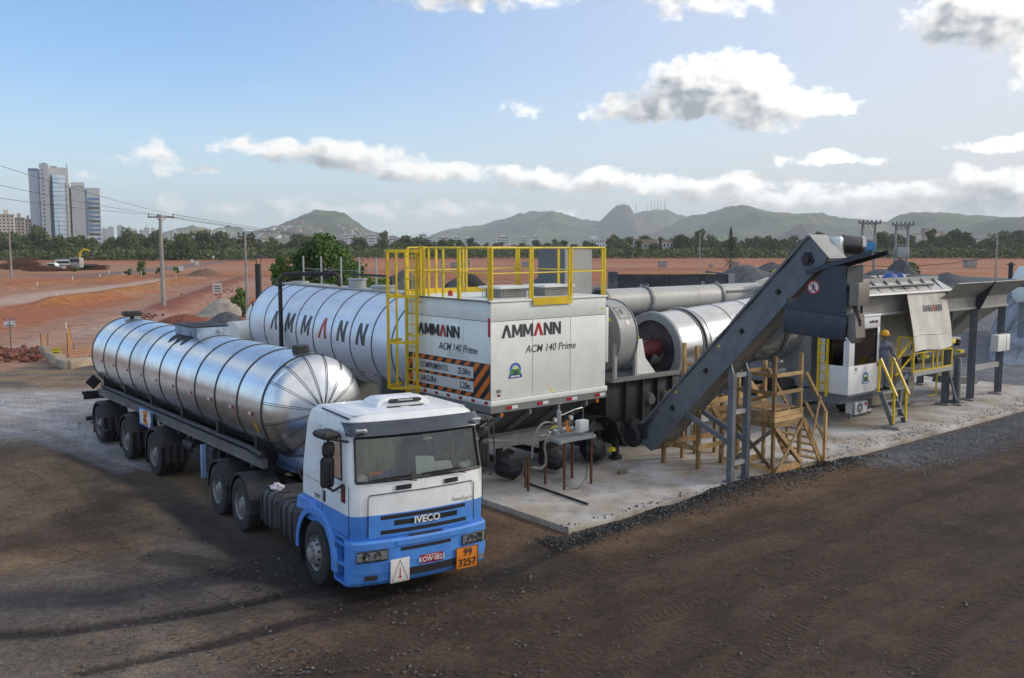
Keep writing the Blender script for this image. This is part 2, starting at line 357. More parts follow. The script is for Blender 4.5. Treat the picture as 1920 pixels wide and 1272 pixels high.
# ------------------------------------------------------------------ lettering
GLY = {'A': ([(0,0),(.36,1),(.62,1),(.96,0),(.69,0),(.49,.66),(.25,0)], .96),
       'M': ([(0,0),(0,1),(.27,1),(.5,.42),(.73,1),(1,1),(1,0),(.77,0),(.77,.58),(.59,.14),(.41,.14),(.23,.58),(.23,0)], 1.0),
       'N': ([(0,0),(0,1),(.25,1),(.62,.40),(.62,1),(.86,1),(.86,0),(.61,0),(.24,.60),(.24,0)], .86)}
def logo(T, o, ex, ey, h, parent=None, gap=.10, mats=None, out=None, pitch=None, wrap=None, name='letter', slant=0.0, wide=1.0):
    ex, ey = Vector(ex), Vector(ey); x = 0.0; nrm = ex.cross(ey) if out is None else Vector(out)
    for i, ch in enumerate('AMMANN'):
        poly, w = GLY[ch]; mt = M['red'] if i == 3 else (mats or M['gprint'])
        if wrap is None:
            mb = MB().prism([((x + px*wide + slant*py)*h, py*h) for px, py in poly], Vector(o), ex, ey, nrm*.003)
        else:
            b = bmesh.new(); f = b.faces.new([b.verts.new(((x+px*wide+slant*py)*h, py*h, 0)) for px, py in poly])
            for k in range(1, 10):
                bmesh.ops.bisect_plane(b, geom=b.verts[:]+b.edges[:]+b.faces[:], plane_co=(0, h*k/10, 0), plane_no=(0,1,0))
            b.verts.index_update(); mb = MB(); mb.add([wrap(v.co.x, v.co.y) for v in b.verts], [tuple(v.index for v in f.verts) for f in b.faces]); b.free()
        T.part(name, mb, mt, parent)
        x += (w*wide + gap) if pitch is None else pitch
def text_mesh(body, size, bold=0.0, shear=0.0, depth=.0015, align='CENTER', xs=1.0):
    cu = bpy.data.curves.new('t', 'FONT'); cu.body = body; cu.size = size; cu.offset = bold*size; cu.shear = shear; cu.extrude = depth
    cu.align_x = align; cu.align_y = 'CENTER'; cu.resolution_u = 2
    ob = bpy.data.objects.new('t', cu); COL.objects.link(ob); bpy.context.view_layer.update()
    me = bpy.data.meshes.new_from_object(ob.evaluated_get(bpy.context.evaluated_depsgraph_get()))
    vs = [(v.co.x*xs, v.co.y, v.co.z) for v in me.vertices]; fs = [tuple(p.vertices) for p in me.polygons]
    bpy.data.objects.remove(ob); bpy.data.curves.remove(cu); bpy.data.meshes.remove(me)
    return vs, fs
def text(T, name, body, size, o, ex, ey, mat, parent=None, **kw):
    vs, fs = text_mesh(body, size, **kw); ex, ey, o = Vector(ex), Vector(ey), Vector(o); n = ex.cross(ey)
    mb = MB().add([o+ex*x+ey*y+n*(z+.002) for x, y, z in vs], fs)
    return T.part(name, mb, mat, parent)
# ------------------------------------------------------------------ ground
PL = Frame(-0.4657, 20.4433, 50.4)           # plant frame: x along the trailers to the right and away, y across to the left and away
def lattice(ix, iy, seed):
    h = (ix.astype(np.int64)*374761393 + iy.astype(np.int64)*668265263 + seed*982451653) & 0xffffffff
    h = ((h ^ (h >> 13)) * 1274126177) & 0xffffffff
    return ((h ^ (h >> 16)) & 0xffff) / 65535.0
def vnoise(x, y, seed=0):
    ix, iy = np.floor(x), np.floor(y); fx, fy = x-ix, y-iy; fx = fx*fx*(3-2*fx); fy = fy*fy*(3-2*fy)
    a, b = lattice(ix, iy, seed), lattice(ix+1, iy, seed); c, d = lattice(ix, iy+1, seed), lattice(ix+1, iy+1, seed)
    return (a*(1-fx)+b*fx)*(1-fy) + (c*(1-fx)+d*fx)*fy
def fbm(x, y, oct=4, seed=0):
    s = 0; w = .5; t = 0
    for k in range(oct): s = s + w*vnoise(x*2**k, y*2**k, seed+k); t += w; w *= .5
    return s/t
def sstep(x, a, b): t = np.clip((x-a)/(b-a), 0, 1); return t*t*(3-2*t)
def pdist(X, Y, pts):
    d = np.full(X.shape, 1e9)
    for (x0, y0), (x1, y1) in zip(pts[:-1], pts[1:]):
        dx, dy = x1-x0, y1-y0; t = np.clip(((X-x0)*dx+(Y-y0)*dy)/(dx*dx+dy*dy+1e-9), 0, 1)
        d = np.minimum(d, np.hypot(X-x0-t*dx, Y-y0-t*dy))
    return d
def gp(*pix): return [tuple(at(*p).xy) for p in pix]
def axis(lo, hi, step, far_lo, far_hi, g=1.055):
    v = list(np.arange(lo, hi, step)); s = step; x = v[-1]
    while x < far_hi: s *= g; x += s; v.append(x)
    s = step; x = lo; w = []
    while x > far_lo: s *= g; x -= s; w.append(x)
    return np.array(w[::-1]+v)
TRACKS = []
def lerp(c, col, m): return c*(1-m[..., None]) + np.array(col)*m[..., None]
def ground_height(X, Y):
    c, s = math.cos(PL.rz), math.sin(PL.rz)
    dx, dy = X+0.4657, Y-20.4433; a = dx*c+dy*s; b = -dx*s+dy*c
    h = .05*(fbm(X*.22, Y*.22, 3, 1)-.5) + .03*(fbm(X*1.3, Y*1.3, 3, 5)-.5)
    # wheel ruts along the yard road in front of the pad
    m = sstep(-b, 3.8, 5.0)*sstep(Y, 48, 38)
    wob = b + .5*(fbm(a*.12, b*.02, 2, 9)-.5)
    h = h + m*(.020*np.sin(wob*5.2)*vnoise(a*.10, b*.9, 3) + .012*np.sin(wob*17))
    h = h + sstep(Y, 60, 130)*(.5*(fbm(X*.03, Y*.03, 3, 31)-.5))
    # pad bed
    pad = sstep(a, -1.5, -.60)*sstep(b, -4.2, -3.15)*sstep(a, 27, 25)*sstep(b, 10.5, 9)
    h = h*(1-pad) - .13*pad
    # windrow of loose asphalt along the pad
    e = np.abs(b + 3.62 + .28*(fbm(a*.5, a*0+3, 3, 17)-.5))
    wr = sstep(a, -2.6, -.2)*sstep(a, 10.5, 8.2)*sstep(e, .62, .05)
    h = h + wr*(.05 + .30*fbm(a*.45, a*0+1.5, 2, 27)*sstep(a, -1.5, 4) + .16*(fbm(a*2.2, b*2.2, 3, 8)-.4))
    wr2 = sstep(a, 8.0, 10.0)*sstep(a, 26, 22)*sstep(np.abs(b+4.2), 1.1, .2)
    h = h + wr2*(.05 + .08*(fbm(a*1.6, b*1.6, 3, 8)-.4))
    return h, a, b, wr, wr2, pad
ROADS = {}
def ground():
    xs = axis(-21, 21, .09, -6000, 6000); ys = axis(10.0, 38, .09, -60.0, 6500)
    X, Y = np.meshgrid(xs, ys); h, a, b, wr, wr2, pad = ground_height(X, Y)
    near = Y < 150
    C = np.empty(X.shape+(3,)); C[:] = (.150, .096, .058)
    n1 = fbm(X*.35, Y*.35, 5, 40); n2 = fbm(X*.09, Y*.09, 4, 50); n3 = fbm(X*1.7, Y*1.7, 4, 60); n0 = fbm(X*.02, Y*.02, 4, 70)
    # compacted brown yard road before the pad, its colour darkened for cloud shade
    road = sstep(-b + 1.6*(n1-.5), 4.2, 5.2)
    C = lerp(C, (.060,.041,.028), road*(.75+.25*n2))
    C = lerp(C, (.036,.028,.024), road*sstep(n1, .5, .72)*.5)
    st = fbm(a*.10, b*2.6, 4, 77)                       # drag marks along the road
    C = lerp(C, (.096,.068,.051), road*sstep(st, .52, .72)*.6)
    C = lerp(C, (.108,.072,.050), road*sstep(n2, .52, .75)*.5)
    # left yard: lighter dry earth with blue-grey fine gravel
    left = sstep(-X - .25*(Y-12) + 2*(n1-.5), 1.5, 5.0)*sstep(Y, 40, 30)
    C = lerp(C, (.30,.20,.115), left*sstep(n1, .35, .60)*.9)
    C = lerp(C, (.19,.160,.135), left*sstep(n2, .47, .62)*.7)
    C = lerp(C, (.060,.048,.040), left*sstep(n3*.5+n2*.5, .55, .7)*.3)
    TRK = np.zeros(X.shape+(3,))
    def stamp(pts, half, amt):
        # pressed tyre treads: mask, distance along, signed distance across
        sel = (Y > 9) & (Y < 42) & (np.abs(X) < 24); xs_, ys_ = X[sel], Y[sel]; best = np.full(xs_.shape, 1e9); al_ = np.zeros(xs_.shape); ac_ = np.zeros(xs_.shape); L0 = 0.0
        for (x0, y0), (x1, y1) in zip(pts[:-1], pts[1:]):
            dx, dy = x1-x0, y1-y0; ln = math.hypot(dx, dy); t = np.clip(((xs_-x0)*dx+(ys_-y0)*dy)/ln**2, 0, 1); d = np.hypot(xs_-x0-t*dx, ys_-y0-t*dy); m = d < best
            best[m] = d[m]; al_[m] = (L0+t*ln)[m]; ac_[m] = (((xs_-x0)*dy-(ys_-y0)*dx)/ln)[m]; L0 += ln
        k = sstep(best, half*1.25, half*.8)*amt*sstep(fbm(al_*.35, al_*0, 3, 5), .28, .5); cur = TRK[sel]; m = k > cur[:, 0]; cur[m] = np.stack([k, al_, ac_], 1)[m]; TRK[sel] = cur
    def line(pts, w, col, al=1.0, nz=.5, soft=.5):
        d = pdist(X[near], Y[near], pts) + nz*w*(n1[near]-.5)*2 + nz*w*.6*(n3[near]-.5)
        m = np.zeros(X.shape); m[near] = sstep(d, w, w*(1-soft))*al; return m
    for pts, w, col, al in (
        (gp((-80,1195),(120,1185),(300,1160),(480,1130),(600,1098)), .22, (.022,.021,.021), .75),
        (gp((150,1262),(330,1225),(560,1165),(760,1120),(960,1065),(1100,1010)), .20, (.020,.019,.019), .75),
        (gp((-80,1130),(200,1120),(420,1080),(540,1045)), .55, (.070,.070,.074), .7),
        (gp((300,1045),(560,1085),(700,1110),(900,1085),(1010,1030)), .55, (.036,.032,.030), .7),
        (gp((330,950),(420,1010),(560,1070)), .5, (.045,.041,.039), .6),
        (gp((150,850),(280,905),(430,1000),(600,1105)), .7, (.062,.054,.048), .7),
        (gp((-60,745),(60,770),(150,812),(230,858),(330,880)), .55, (.30,.295,.30), .85), (gp((-60,800),(60,815),(160,850),(230,880)), .35, (.24,.235,.24), .7),
        (gp((620,1150),(900,1100),(1060,1050)), .7, (.034,.029,.026), .6)):
        C = lerp(C, col, line(pts, w, col, al))
        m = line(pts, w, col, al, .2, .8); h = h - .035*m
    def smooth(pts, n=8):
        P_ = [np.array(p) for p in pts]; P_ = [2*P_[0]-P_[1]]+P_+[2*P_[-1]-P_[-2]]; out = []
        for i in range(1, len(P_)-2):
            for k in range(n):
                t = k/n; a_, b_, c_, d_ = P_[i-1:i+3]; out.append(tuple(.5*((2*b_)+(c_-a_)*t+(2*a_-5*b_+4*c_-d_)*t*t+(3*b_-a_-3*c_+d_)*t**3)))
        return out+[tuple(P_[-2])]
    def pair(pts, gap, half, amt):
        P_ = smooth(pts); n_ = []
        for i in range(len(P_)):
            x0, y0 = P_[max(i-1,0)]; x1, y1 = P_[min(i+1,len(P_)-1)]; l = math.hypot(x1-x0, y1-y0); n_.append((-(y1-y0)/l, (x1-x0)/l))
        for sg in (-.5, .5): stamp([(x+nx_*gap*sg, y+ny_*gap*sg) for (x, y), (nx_, ny_) in zip(P_, n_)], half, amt)
    def pw(*ab): return [tuple(PL.W(a_, b_, 0).xy) for a_, b_ in ab]
    pair(pw((-8,-9.5),(-2,-6.6),(4,-5.6),(12,-5.8),(22,-6.0)), 1.9, .26, .9); pair(pw((-9,-7.6),(-3,-6.0),(3,-6.8),(10,-7.6),(20,-7.2)), 2.0, .27, .8); pair(pw((-6,-11),(0,-9.2),(6,-9.0),(14,-9.6),(24,-9.4)), 1.9, .26, .9)
    pair(gp((-150,1010),(100,1000),(330,1040),(520,1120),(700,1200),(900,1290)), 1.9, .27, .8); pair(gp((-150,1150),(120,1140),(360,1120),(560,1180),(820,1240)), 1.9, .26, .9); pair(gp((-60,790),(120,800),(260,900),(330,1010),(360,1130),(330,1290)), 2.0, .27, .7); pair(gp((-150,850),(60,860),(200,930),(420,1090),(640,1180),(1000,1215),(1300,1150)), 1.9, .26, .8)
    tm = TRK[..., 0].copy(); jump = np.zeros(X.shape, bool)
    for ax_ in (0, 1):
        dj = np.abs(np.diff(TRK[..., 1], axis=ax_)) > .6; sl0 = [slice(None)]*2; sl1 = [slice(None)]*2; sl0[ax_] = slice(0, -1); sl1[ax_] = slice(1, None); jump[tuple(sl0)] |= dj; jump[tuple(sl1)] |= dj
    TRK[..., 0] *= ~jump; h = h - .018*tm; C = C*(1-.20*tm[..., None])
    # light sand at the far left of the yard, tan earth behind it
    sand = sstep(Y + 2.2*(n1-.5) + .12*(X+14), 24.0, 27.0)*sstep(X, -8.5, -11.5)*sstep(Y, 37, 34)
    C = lerp(C, (.66,.64,.62), sand*(.35+.65*sstep(n2, .3, .6)))
    trk = np.sin((X*.45+Y)*9 + 3*n2)
    C = lerp(C, (.15,.145,.145), sand*sstep(trk, .3, .9)*.18)
    tan_ = sstep(Y, 33, 37)*sstep(X, -3, -7)
    C = lerp(C, (.30,.215,.135), tan_*.9)
    C = lerp(C, (.13,.125,.12), tan_*sstep(fbm(X*.25,Y*.9,4,90), .5, .62)*.8)
    # pale dust and grey gravel yard behind the plant
    yard = sstep(b, 8, 11)*sstep(X, -2, 3)
    C = lerp(C, (.17,.165,.165), yard)
    ryard = sstep(a, 21.5, 24)*sstep(b, -3.4, -2.6)
    C = lerp(C, (.20,.20,.215), ryard)
    C = lerp(C, (.14,.14,.145), wr2); C = lerp(C, (.085,.09,.10), sstep(a,9,12)*sstep(np.abs(b+4.4+.8*(n1-.5)),1.5,.7)*.8)
    C = lerp(C, (.016,.015,.015), wr)
    # brown dirt wedge left of the pad's near corner
    # red laterite field, its colour raised as if in sun
    red = sstep(Y + .25*X + 6*(n2-.5), 42, 48)*sstep(X - (Y-46)*.13, -2, -6)
    red = np.maximum(red, sstep(Y + 25*(n0-.5), 105, 140))
    C = lerp(C, (.46,.165,.072), red)
    C = lerp(C, (.50,.225,.11), red*sstep(n0, .42, .62)*.8)
    C = lerp(C, (.32,.13,.075), red*sstep(fbm(X*.02,Y*.12,4,95), .52, .66)*.8)
    C = lerp(C, (.46,.28,.19), red*sstep(fbm(X*.01,Y*.08,4,97), .52, .64)*.6)
    # graded roads and the bank between them
    lower = gp((-200,690),(60,650),(220,608),(340,570),(420,545),(480,520),(560,497),(700,487))
    upper = gp((-200,590),(0,567),(140,549),(260,534),(330,524),(420,510),(470,500))
    grey = gp((-100,520),(60,518),(150,516),(250,511),(330,502),(400,492),(480,486))
    C = lerp(C, (.45,.245,.165), line(lower, 6.5, 0, .95, .25, .35)*1.0)
    C = lerp(C, (.58,.42,.34), line(lower, 2.6, 0, .6, .5, .8))
    C = lerp(C, (.60,.43,.33), line(upper, 4.2, 0, .95, .2, .4))
    far = (Y >= 80) & (Y < 420) & (X < 60)
    def fline(pts, w, al=1.0, nz=.3, soft=.4):
        d = pdist(X[far], Y[far], pts) + nz*w*(n2[far]-.5)*2; m = np.zeros(X.shape); m[far] = sstep(d, w, w*(1-soft))*al; return m
    C = lerp(C, (.17,.165,.17), fline(grey, 3.6, .9))
    bank = gp((90,574),(170,562),(250,549),(310,536),(345,528))
    mb_ = line(bank, 1.9, 0, 1.0, .25, .7); h = h + mb_*.75; C = lerp(C, (.48,.21,.065), mb_)
    bank2 = gp((-100,546),(60,540),(160,530),(240,522)); mb2 = line(bank2, 2.6, 0, 1, .2, .7); h = h + mb2*.6; C = lerp(C, (.46,.20,.065), mb2)
    emb = gp((300,588),(360,562),(430,535),(470,522)); mb3 = line(emb, 2.2, 0, 1, .3, .7); h = h + mb3*.5; C = lerp(C, (.30,.10,.06), mb3)
    # grass verge and far green under the trees
    gr = sstep(Y + 40*(n0-.5), 340, 420)
    C = lerp(C, (.085,.10,.045), gr*.9)
    vs = np.stack([X.ravel(), Y.ravel(), h.ravel()], 1); ny, nx = X.shape
    idx = np.arange(nx*ny).reshape(ny, nx)
    q = np.stack([idx[:-1,:-1], idx[:-1,1:], idx[1:,1:], idx[1:,:-1]], -1).reshape(-1, 4)
    me = bpy.data.meshes.new('ground'); me.vertices.add(len(vs)); me.vertices.foreach_set('co', vs.astype(np.float32).ravel())
    me.loops.add(q.size); me.loops.foreach_set('vertex_index', q.astype(np.int32).ravel())
    me.polygons.add(len(q)); me.polygons.foreach_set('loop_start', np.arange(0, q.size, 4, dtype=np.int32)); me.polygons.foreach_set('loop_total', np.full(len(q), 4, dtype=np.int32))
    me.update(calc_edges=True)
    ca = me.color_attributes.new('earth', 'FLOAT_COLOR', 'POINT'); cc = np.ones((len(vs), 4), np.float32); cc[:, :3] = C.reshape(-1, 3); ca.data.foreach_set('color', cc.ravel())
    cb = me.color_attributes.new('tread', 'FLOAT_COLOR', 'POINT'); cc[:, :3] = TRK.reshape(-1, 3); cb.data.foreach_set('color', cc.ravel())
    me.shade_smooth()
    m = bpy.data.materials.new('bare_earth'); m.use_nodes = True; N = NT(m.node_tree); bs = N.n['Principled BSDF']
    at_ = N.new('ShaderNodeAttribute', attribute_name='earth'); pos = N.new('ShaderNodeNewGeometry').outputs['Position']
    n_f = N.noise(pos, 9.0, 8.0, .68); n_m = N.noise(pos, 1.1, 6.0, .62); n_g = N.noise(pos, 38.0, 3.0, .6)
    k = N.math('MULTIPLY', N.ramp(n_f, .25, .75, .66, 1.36), N.ramp(n_m, .3, .7, .76, 1.22))
    k = N.math('MULTIPLY', k, N.ramp(n_g, .3, .72, .58, 1.04))
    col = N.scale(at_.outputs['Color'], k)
    vo = N.new('ShaderNodeTexVoronoi'); vo.inputs['Scale'].default_value = 24.0; N.l.new(pos, vo.inputs['Vector'])
    peb = N.math('MULTIPLY', N.ramp(vo.outputs['Distance'], .28, .14), N.ramp(N.noise(pos, .9, 4.0), .46, .62))
    col = N.mix(N.math('MULTIPLY', peb, .40), col, N.scale(at_.outputs['Color'], (2.0, 2.05, 2.15)))
    tr = N.new('ShaderNodeAttribute', attribute_name='tread'); ts = N.new('ShaderNodeSeparateXYZ'); N.l.new(tr.outputs['Vector'], ts.inputs[0])
    ph = N.math('MULTIPLY_ADD', N.math('ABSOLUTE', ts.outputs[2]), 16.0, N.math('MULTIPLY', ts.outputs[1], 48.0))
    lug = N.math('MULTIPLY', N.ramp(N.math('SINE', ph), -.2, .6), N.math('MULTIPLY', ts.outputs[0], N.ramp(n_m, .38, .58)))
    col = N.mix(N.math('MULTIPLY', lug, .22), col, N.scale(at_.outputs['Color'], (1.5, 1.45, 1.4)))
    N.l.new(col, bs.inputs['Base Color']); bs.inputs['Roughness'].default_value = .92; bs.inputs['Specular IOR Level'].default_value = .25
    bu = N.new('ShaderNodeBump'); bu.inputs['Strength'].default_value = .9; bu.inputs['Distance'].default_value = .035
    N.l.new(N.math('ADD', N.math('MULTIPLY_ADD', lug, .5, N.math('MULTIPLY_ADD', n_f, .9, N.math('MULTIPLY', n_g, .35))), N.math('MULTIPLY', peb, .25)), bu.inputs['Height']); N.l.new(bu.outputs[0], bs.inputs['Normal'])
    me.materials.append(m)
    o = bpy.data.objects.new('ground', me); COL.objects.link(o); tag(o, 'bare brown yard road and red earth site reaching the hills', 'ground', kind='structure')
    return o
ground()
def gh(x, y):
    return float(ground_height(np.array([x]), np.array([y]))[0][0])

def rock_mesh(seed, n=1):
    rg = random.Random(seed); m = MB()
    t = (1+5**.5)/2
    vs = [V(*p).normalized() for p in ((-1,t,0),(1,t,0),(-1,-t,0),(1,-t,0),(0,-1,t),(0,1,t),(0,-1,-t),(0,1,-t),(t,0,-1),(t,0,1),(-t,0,-1),(-t,0,1))]
    vs = [v*rg.uniform(.7,1.15) for v in vs]
    fs = [(0,11,5),(0,5,1),(0,1,7),(0,7,10),(0,10,11),(1,5,9),(5,11,4),(11,10,2),(10,7,6),(7,1,8),(3,9,4),(3,4,2),(3,2,6),(3,6,8),(3,8,9),(4,9,5),(2,4,11),(6,2,10),(8,6,7),(9,8,1)]
    return vs, fs
ROCKS = [rock_mesh(i) for i in range(5)]
def scatter(name, label, cat, pts, mat, kind='stuff', low=True):
    V_, F_, o = [], [], 0
    tet = np.array([(1,0,-.5),(-.5,.87,-.5),(-.5,-.87,-.5),(0,0,.9),(.6,.7,.1),(-.9,.1,.2)])
    tf = [(0,3,4),(4,3,5),(5,3,2),(2,3,0),(0,4,1),(1,4,5),(1,5,2)]
    for (x, y, z, s) in pts:
        a = random.uniform(0, 6.28); c, sn = math.cos(a)*s, math.sin(a)*s
        if low: P_, fs = tet, tf
        else: r = random.choice(ROCKS); P_, fs = np.array([tuple(v) for v in r[0]]), r[1]
        j = np.random.default_rng(o).uniform(.75, 1.25, (len(P_), 1)); Q = P_*j
        k = random.uniform(.55, .9)
        V_ += [(x+q[0]*c-q[1]*sn, y+q[0]*sn+q[1]*c, z+q[2]*s*k) for q in Q]; F_ += [tuple(i+o for i in f) for f in fs]; o += len(Q)
    me = bpy.data.meshes.new(name); me.from_pydata(V_, [], F_); me.materials.append(mat)
    ob = bpy.data.objects.new(name, me); COL.objects.link(ob); return tag(ob, label, cat, kind=kind)
def pebbles():
    P_ = []
    for i in range(7000):
        Y = 11.5 + 26*random.random()**1.7; X = random.uniform(-.62, .60)*Y*.95
        h = PL.L((X, Y, 0))
        if h.x > -.7 and h.y > -3.2: continue
        s = random.choice((.008,.010,.012,.014,.018,.022,.03))*random.uniform(.6,1.2)*(2.0 if random.random() < .015 else 1)
        P_.append((X, Y, 0, s))
    cl = fbm(np.array([p[0] for p in P_])*.5, np.array([p[1] for p in P_])*.5, 3, 19); P_ = [p for p, c in zip(P_, cl) if c > random.uniform(.38, .62)]
    zs = ground_height(np.array([p[0] for p in P_]), np.array([p[1] for p in P_]))[0]
    scatter('loose_stones', 'small loose stones strewn over the brown yard', 'stones', [(x, y, float(z)+s*.2, s) for (x, y, _, s), z in zip(P_, zs)], pmat('yard_stone', (.13,.12,.115), .9, var=.5, vscale=1.5, world=True))
    P_ = []
    for i in range(9000):
        a = random.uniform(-1.6, 9.8); b = -3.62 + random.gauss(0, .26)
        if random.random() < .04: b += random.uniform(-.7, .9)*random.random()
        w = PL.W(a, b, 0); P_.append((w.x, w.y, b, random.choice((.008,.010,.014,.018,.03))*random.uniform(.6,1.3)))
    zs = ground_height(np.array([p[0] for p in P_]), np.array([p[1] for p in P_]))[0]
    scatter('asphalt_crumbs', 'black loose asphalt crumbs heaped along the front edge of the concrete pad', 'asphalt', [(x, y, (max(float(z), .004) if b > -3.1 else float(z))+s*.25, s) for (x, y, b, s), z in zip(P_, zs)], pmat('asphalt_mix', (.022,.022,.023), .55, var=.5, vscale=9, world=True))
    P_ = []
    for i in range(5000):
        a = random.uniform(8.5, 26); b = -4.0 + random.gauss(0, .75)
        w = PL.W(a, b, 0); P_.append((w.x, w.y, b, random.choice((.015,.02,.03))*random.uniform(.7,1.2)))
    zs = ground_height(np.array([p[0] for p in P_]), np.array([p[1] for p in P_]))[0]
    scatter('grey_gravel', 'grey gravel spilled along the far part of the pad edge', 'gravel', [(x, y, (max(float(z), .004) if b > -3.1 else float(z))+s*.25, s) for (x, y, b, s), z in zip(P_, zs)], pmat('gravel_stone', (.20,.205,.215), .85, var=.5, vscale=3, world=True))
pebbles()

def pad():
    m = MB(); cells = []
    am = pmat('stained_pad_concrete', (.58,.575,.56), .85, var=.3, vscale=.7, col2=(.38,.315,.245), dirt=.9, dcol=(.15,.125,.10), dscale=.8, bump=.05, bscale=30)
    g = bpy.data.objects.new('concrete_pad', None); COL.objects.link(g); g.matrix_world = PL.M; tag(g, 'pale stained concrete pad under the asphalt plant', 'pad', kind='structure')
    for a0, a1 in ((-.56, 8.6), (8.6, 17.6), (17.6, 25.5)):
        for b0, b1 in ((-3.12, 2.9), (2.9, 8.8)):
            me = MB().box(a0+.004, a1-.004, b0+.004, b1-.004, -.22, 0.0, .012).mesh('pad_slab', am)
            o = bpy.data.objects.new('pad_slab', me); COL.objects.link(o); o.parent = g
pad()
# ------------------------------------------------------------------ wheels shared by truck and trailers
def tyre_mesh(R=.52, w=.30):
    p = [(.29, .02), (.30, 0), (.37, -.012), (.45, -.008), (.495, .006), (R-.006, .03)]
    for k in range(4):
        c = .06 + k*.06; p += [(R, c-.018), (R, c+.018), (R-.016, c+.021), (R-.016, c+.036)]
    p += [(R, w-.04), (R-.01, w-.025), (.45, w), (.30, w), (.29, w-.02)]
    return MB().lathe(p, (0,0,0), (0,1,0), 40).mesh('tyre', M['rubber'])
def rim_mesh(kind):
    m = MB()
    if kind == 'front':   # convex disc with hand holes and hub
        m.lathe([(.295,.03),(.285,.0),(.27,.012),(.255,.06),(.235,.045),(.16,-.055),(.13,-.06),(.125,-.02),(.115,-.02),(.11,-.10),(.07,-.115),(0,-.115)], (0,0,0), (0,1,0), 30)
    else:                 # deep dish of the outer dual wheel
        m.lathe([(.295,.03),(.285,.0),(.27,.012),(.262,.13),(.235,.16),(.15,.17),(.145,.05),(.10,.035),(.09,.0),(0,-.01)], (0,0,0), (0,1,0), 30)
    for k in range(10):
        t = 2*PI*k/10; r = .145 if kind == 'front' else .19; y = -.062 if kind == 'front' else .165
        m.cyl((r*math.cos(t), y, r*math.sin(t)), (r*math.cos(t), y-.03, r*math.sin(t)), .014, n=6)
    return m.mesh('rim', M['rim'])
def holes_mesh():
    m = MB()
    for k in range(10):
        t = 2*PI*(k+.5)/10; c = V(.205*math.cos(t), -.004, .205*math.sin(t)); e = V(-math.sin(t), 0, math.cos(t)); u = V(math.cos(t), 1.1, math.sin(t)).normalized()*0 + V(math.cos(t),0,math.sin(t))
        m.prism([(.026*math.cos(q), .018*math.sin(q)) for q in [2*PI*i/8 for i in range(8)]], c, e, u + V(0,1.15,0)*1.0, V(0,-.004,0))
    return m.mesh('hand_hole', M['black'])
TYRE = tyre_mesh(); RIMF = rim_mesh('front'); RIMR = rim_mesh('rear'); HOLES = holes_mesh()
def wheel(T, a, b, z=.51, side=1, kind='rear', steer=0.0, name='wheel', scl=1.0):
    # b is the outer face; side=+1: outer face looks to -b
    rot = (0, random.uniform(0, 6), (0 if side > 0 else PI) + steer)
    w = T.inst(name, RIMF if kind == 'front' else RIMR, (a, b, z), rot, scl=(scl,)*3)
    T.inst('tyre', TYRE, parent=w)
    if kind == 'front': T.inst('hand_hole', HOLES, parent=w)
    if kind == 'rear': T.inst('tyre', TYRE, loc=(0, .33, 0), parent=w)
    return w

TR = Frame(*at(605, 1105).xy, 144.9, roll=R_(-1.2))
TL = Frame(*at(290, 890).xy, 141.5)

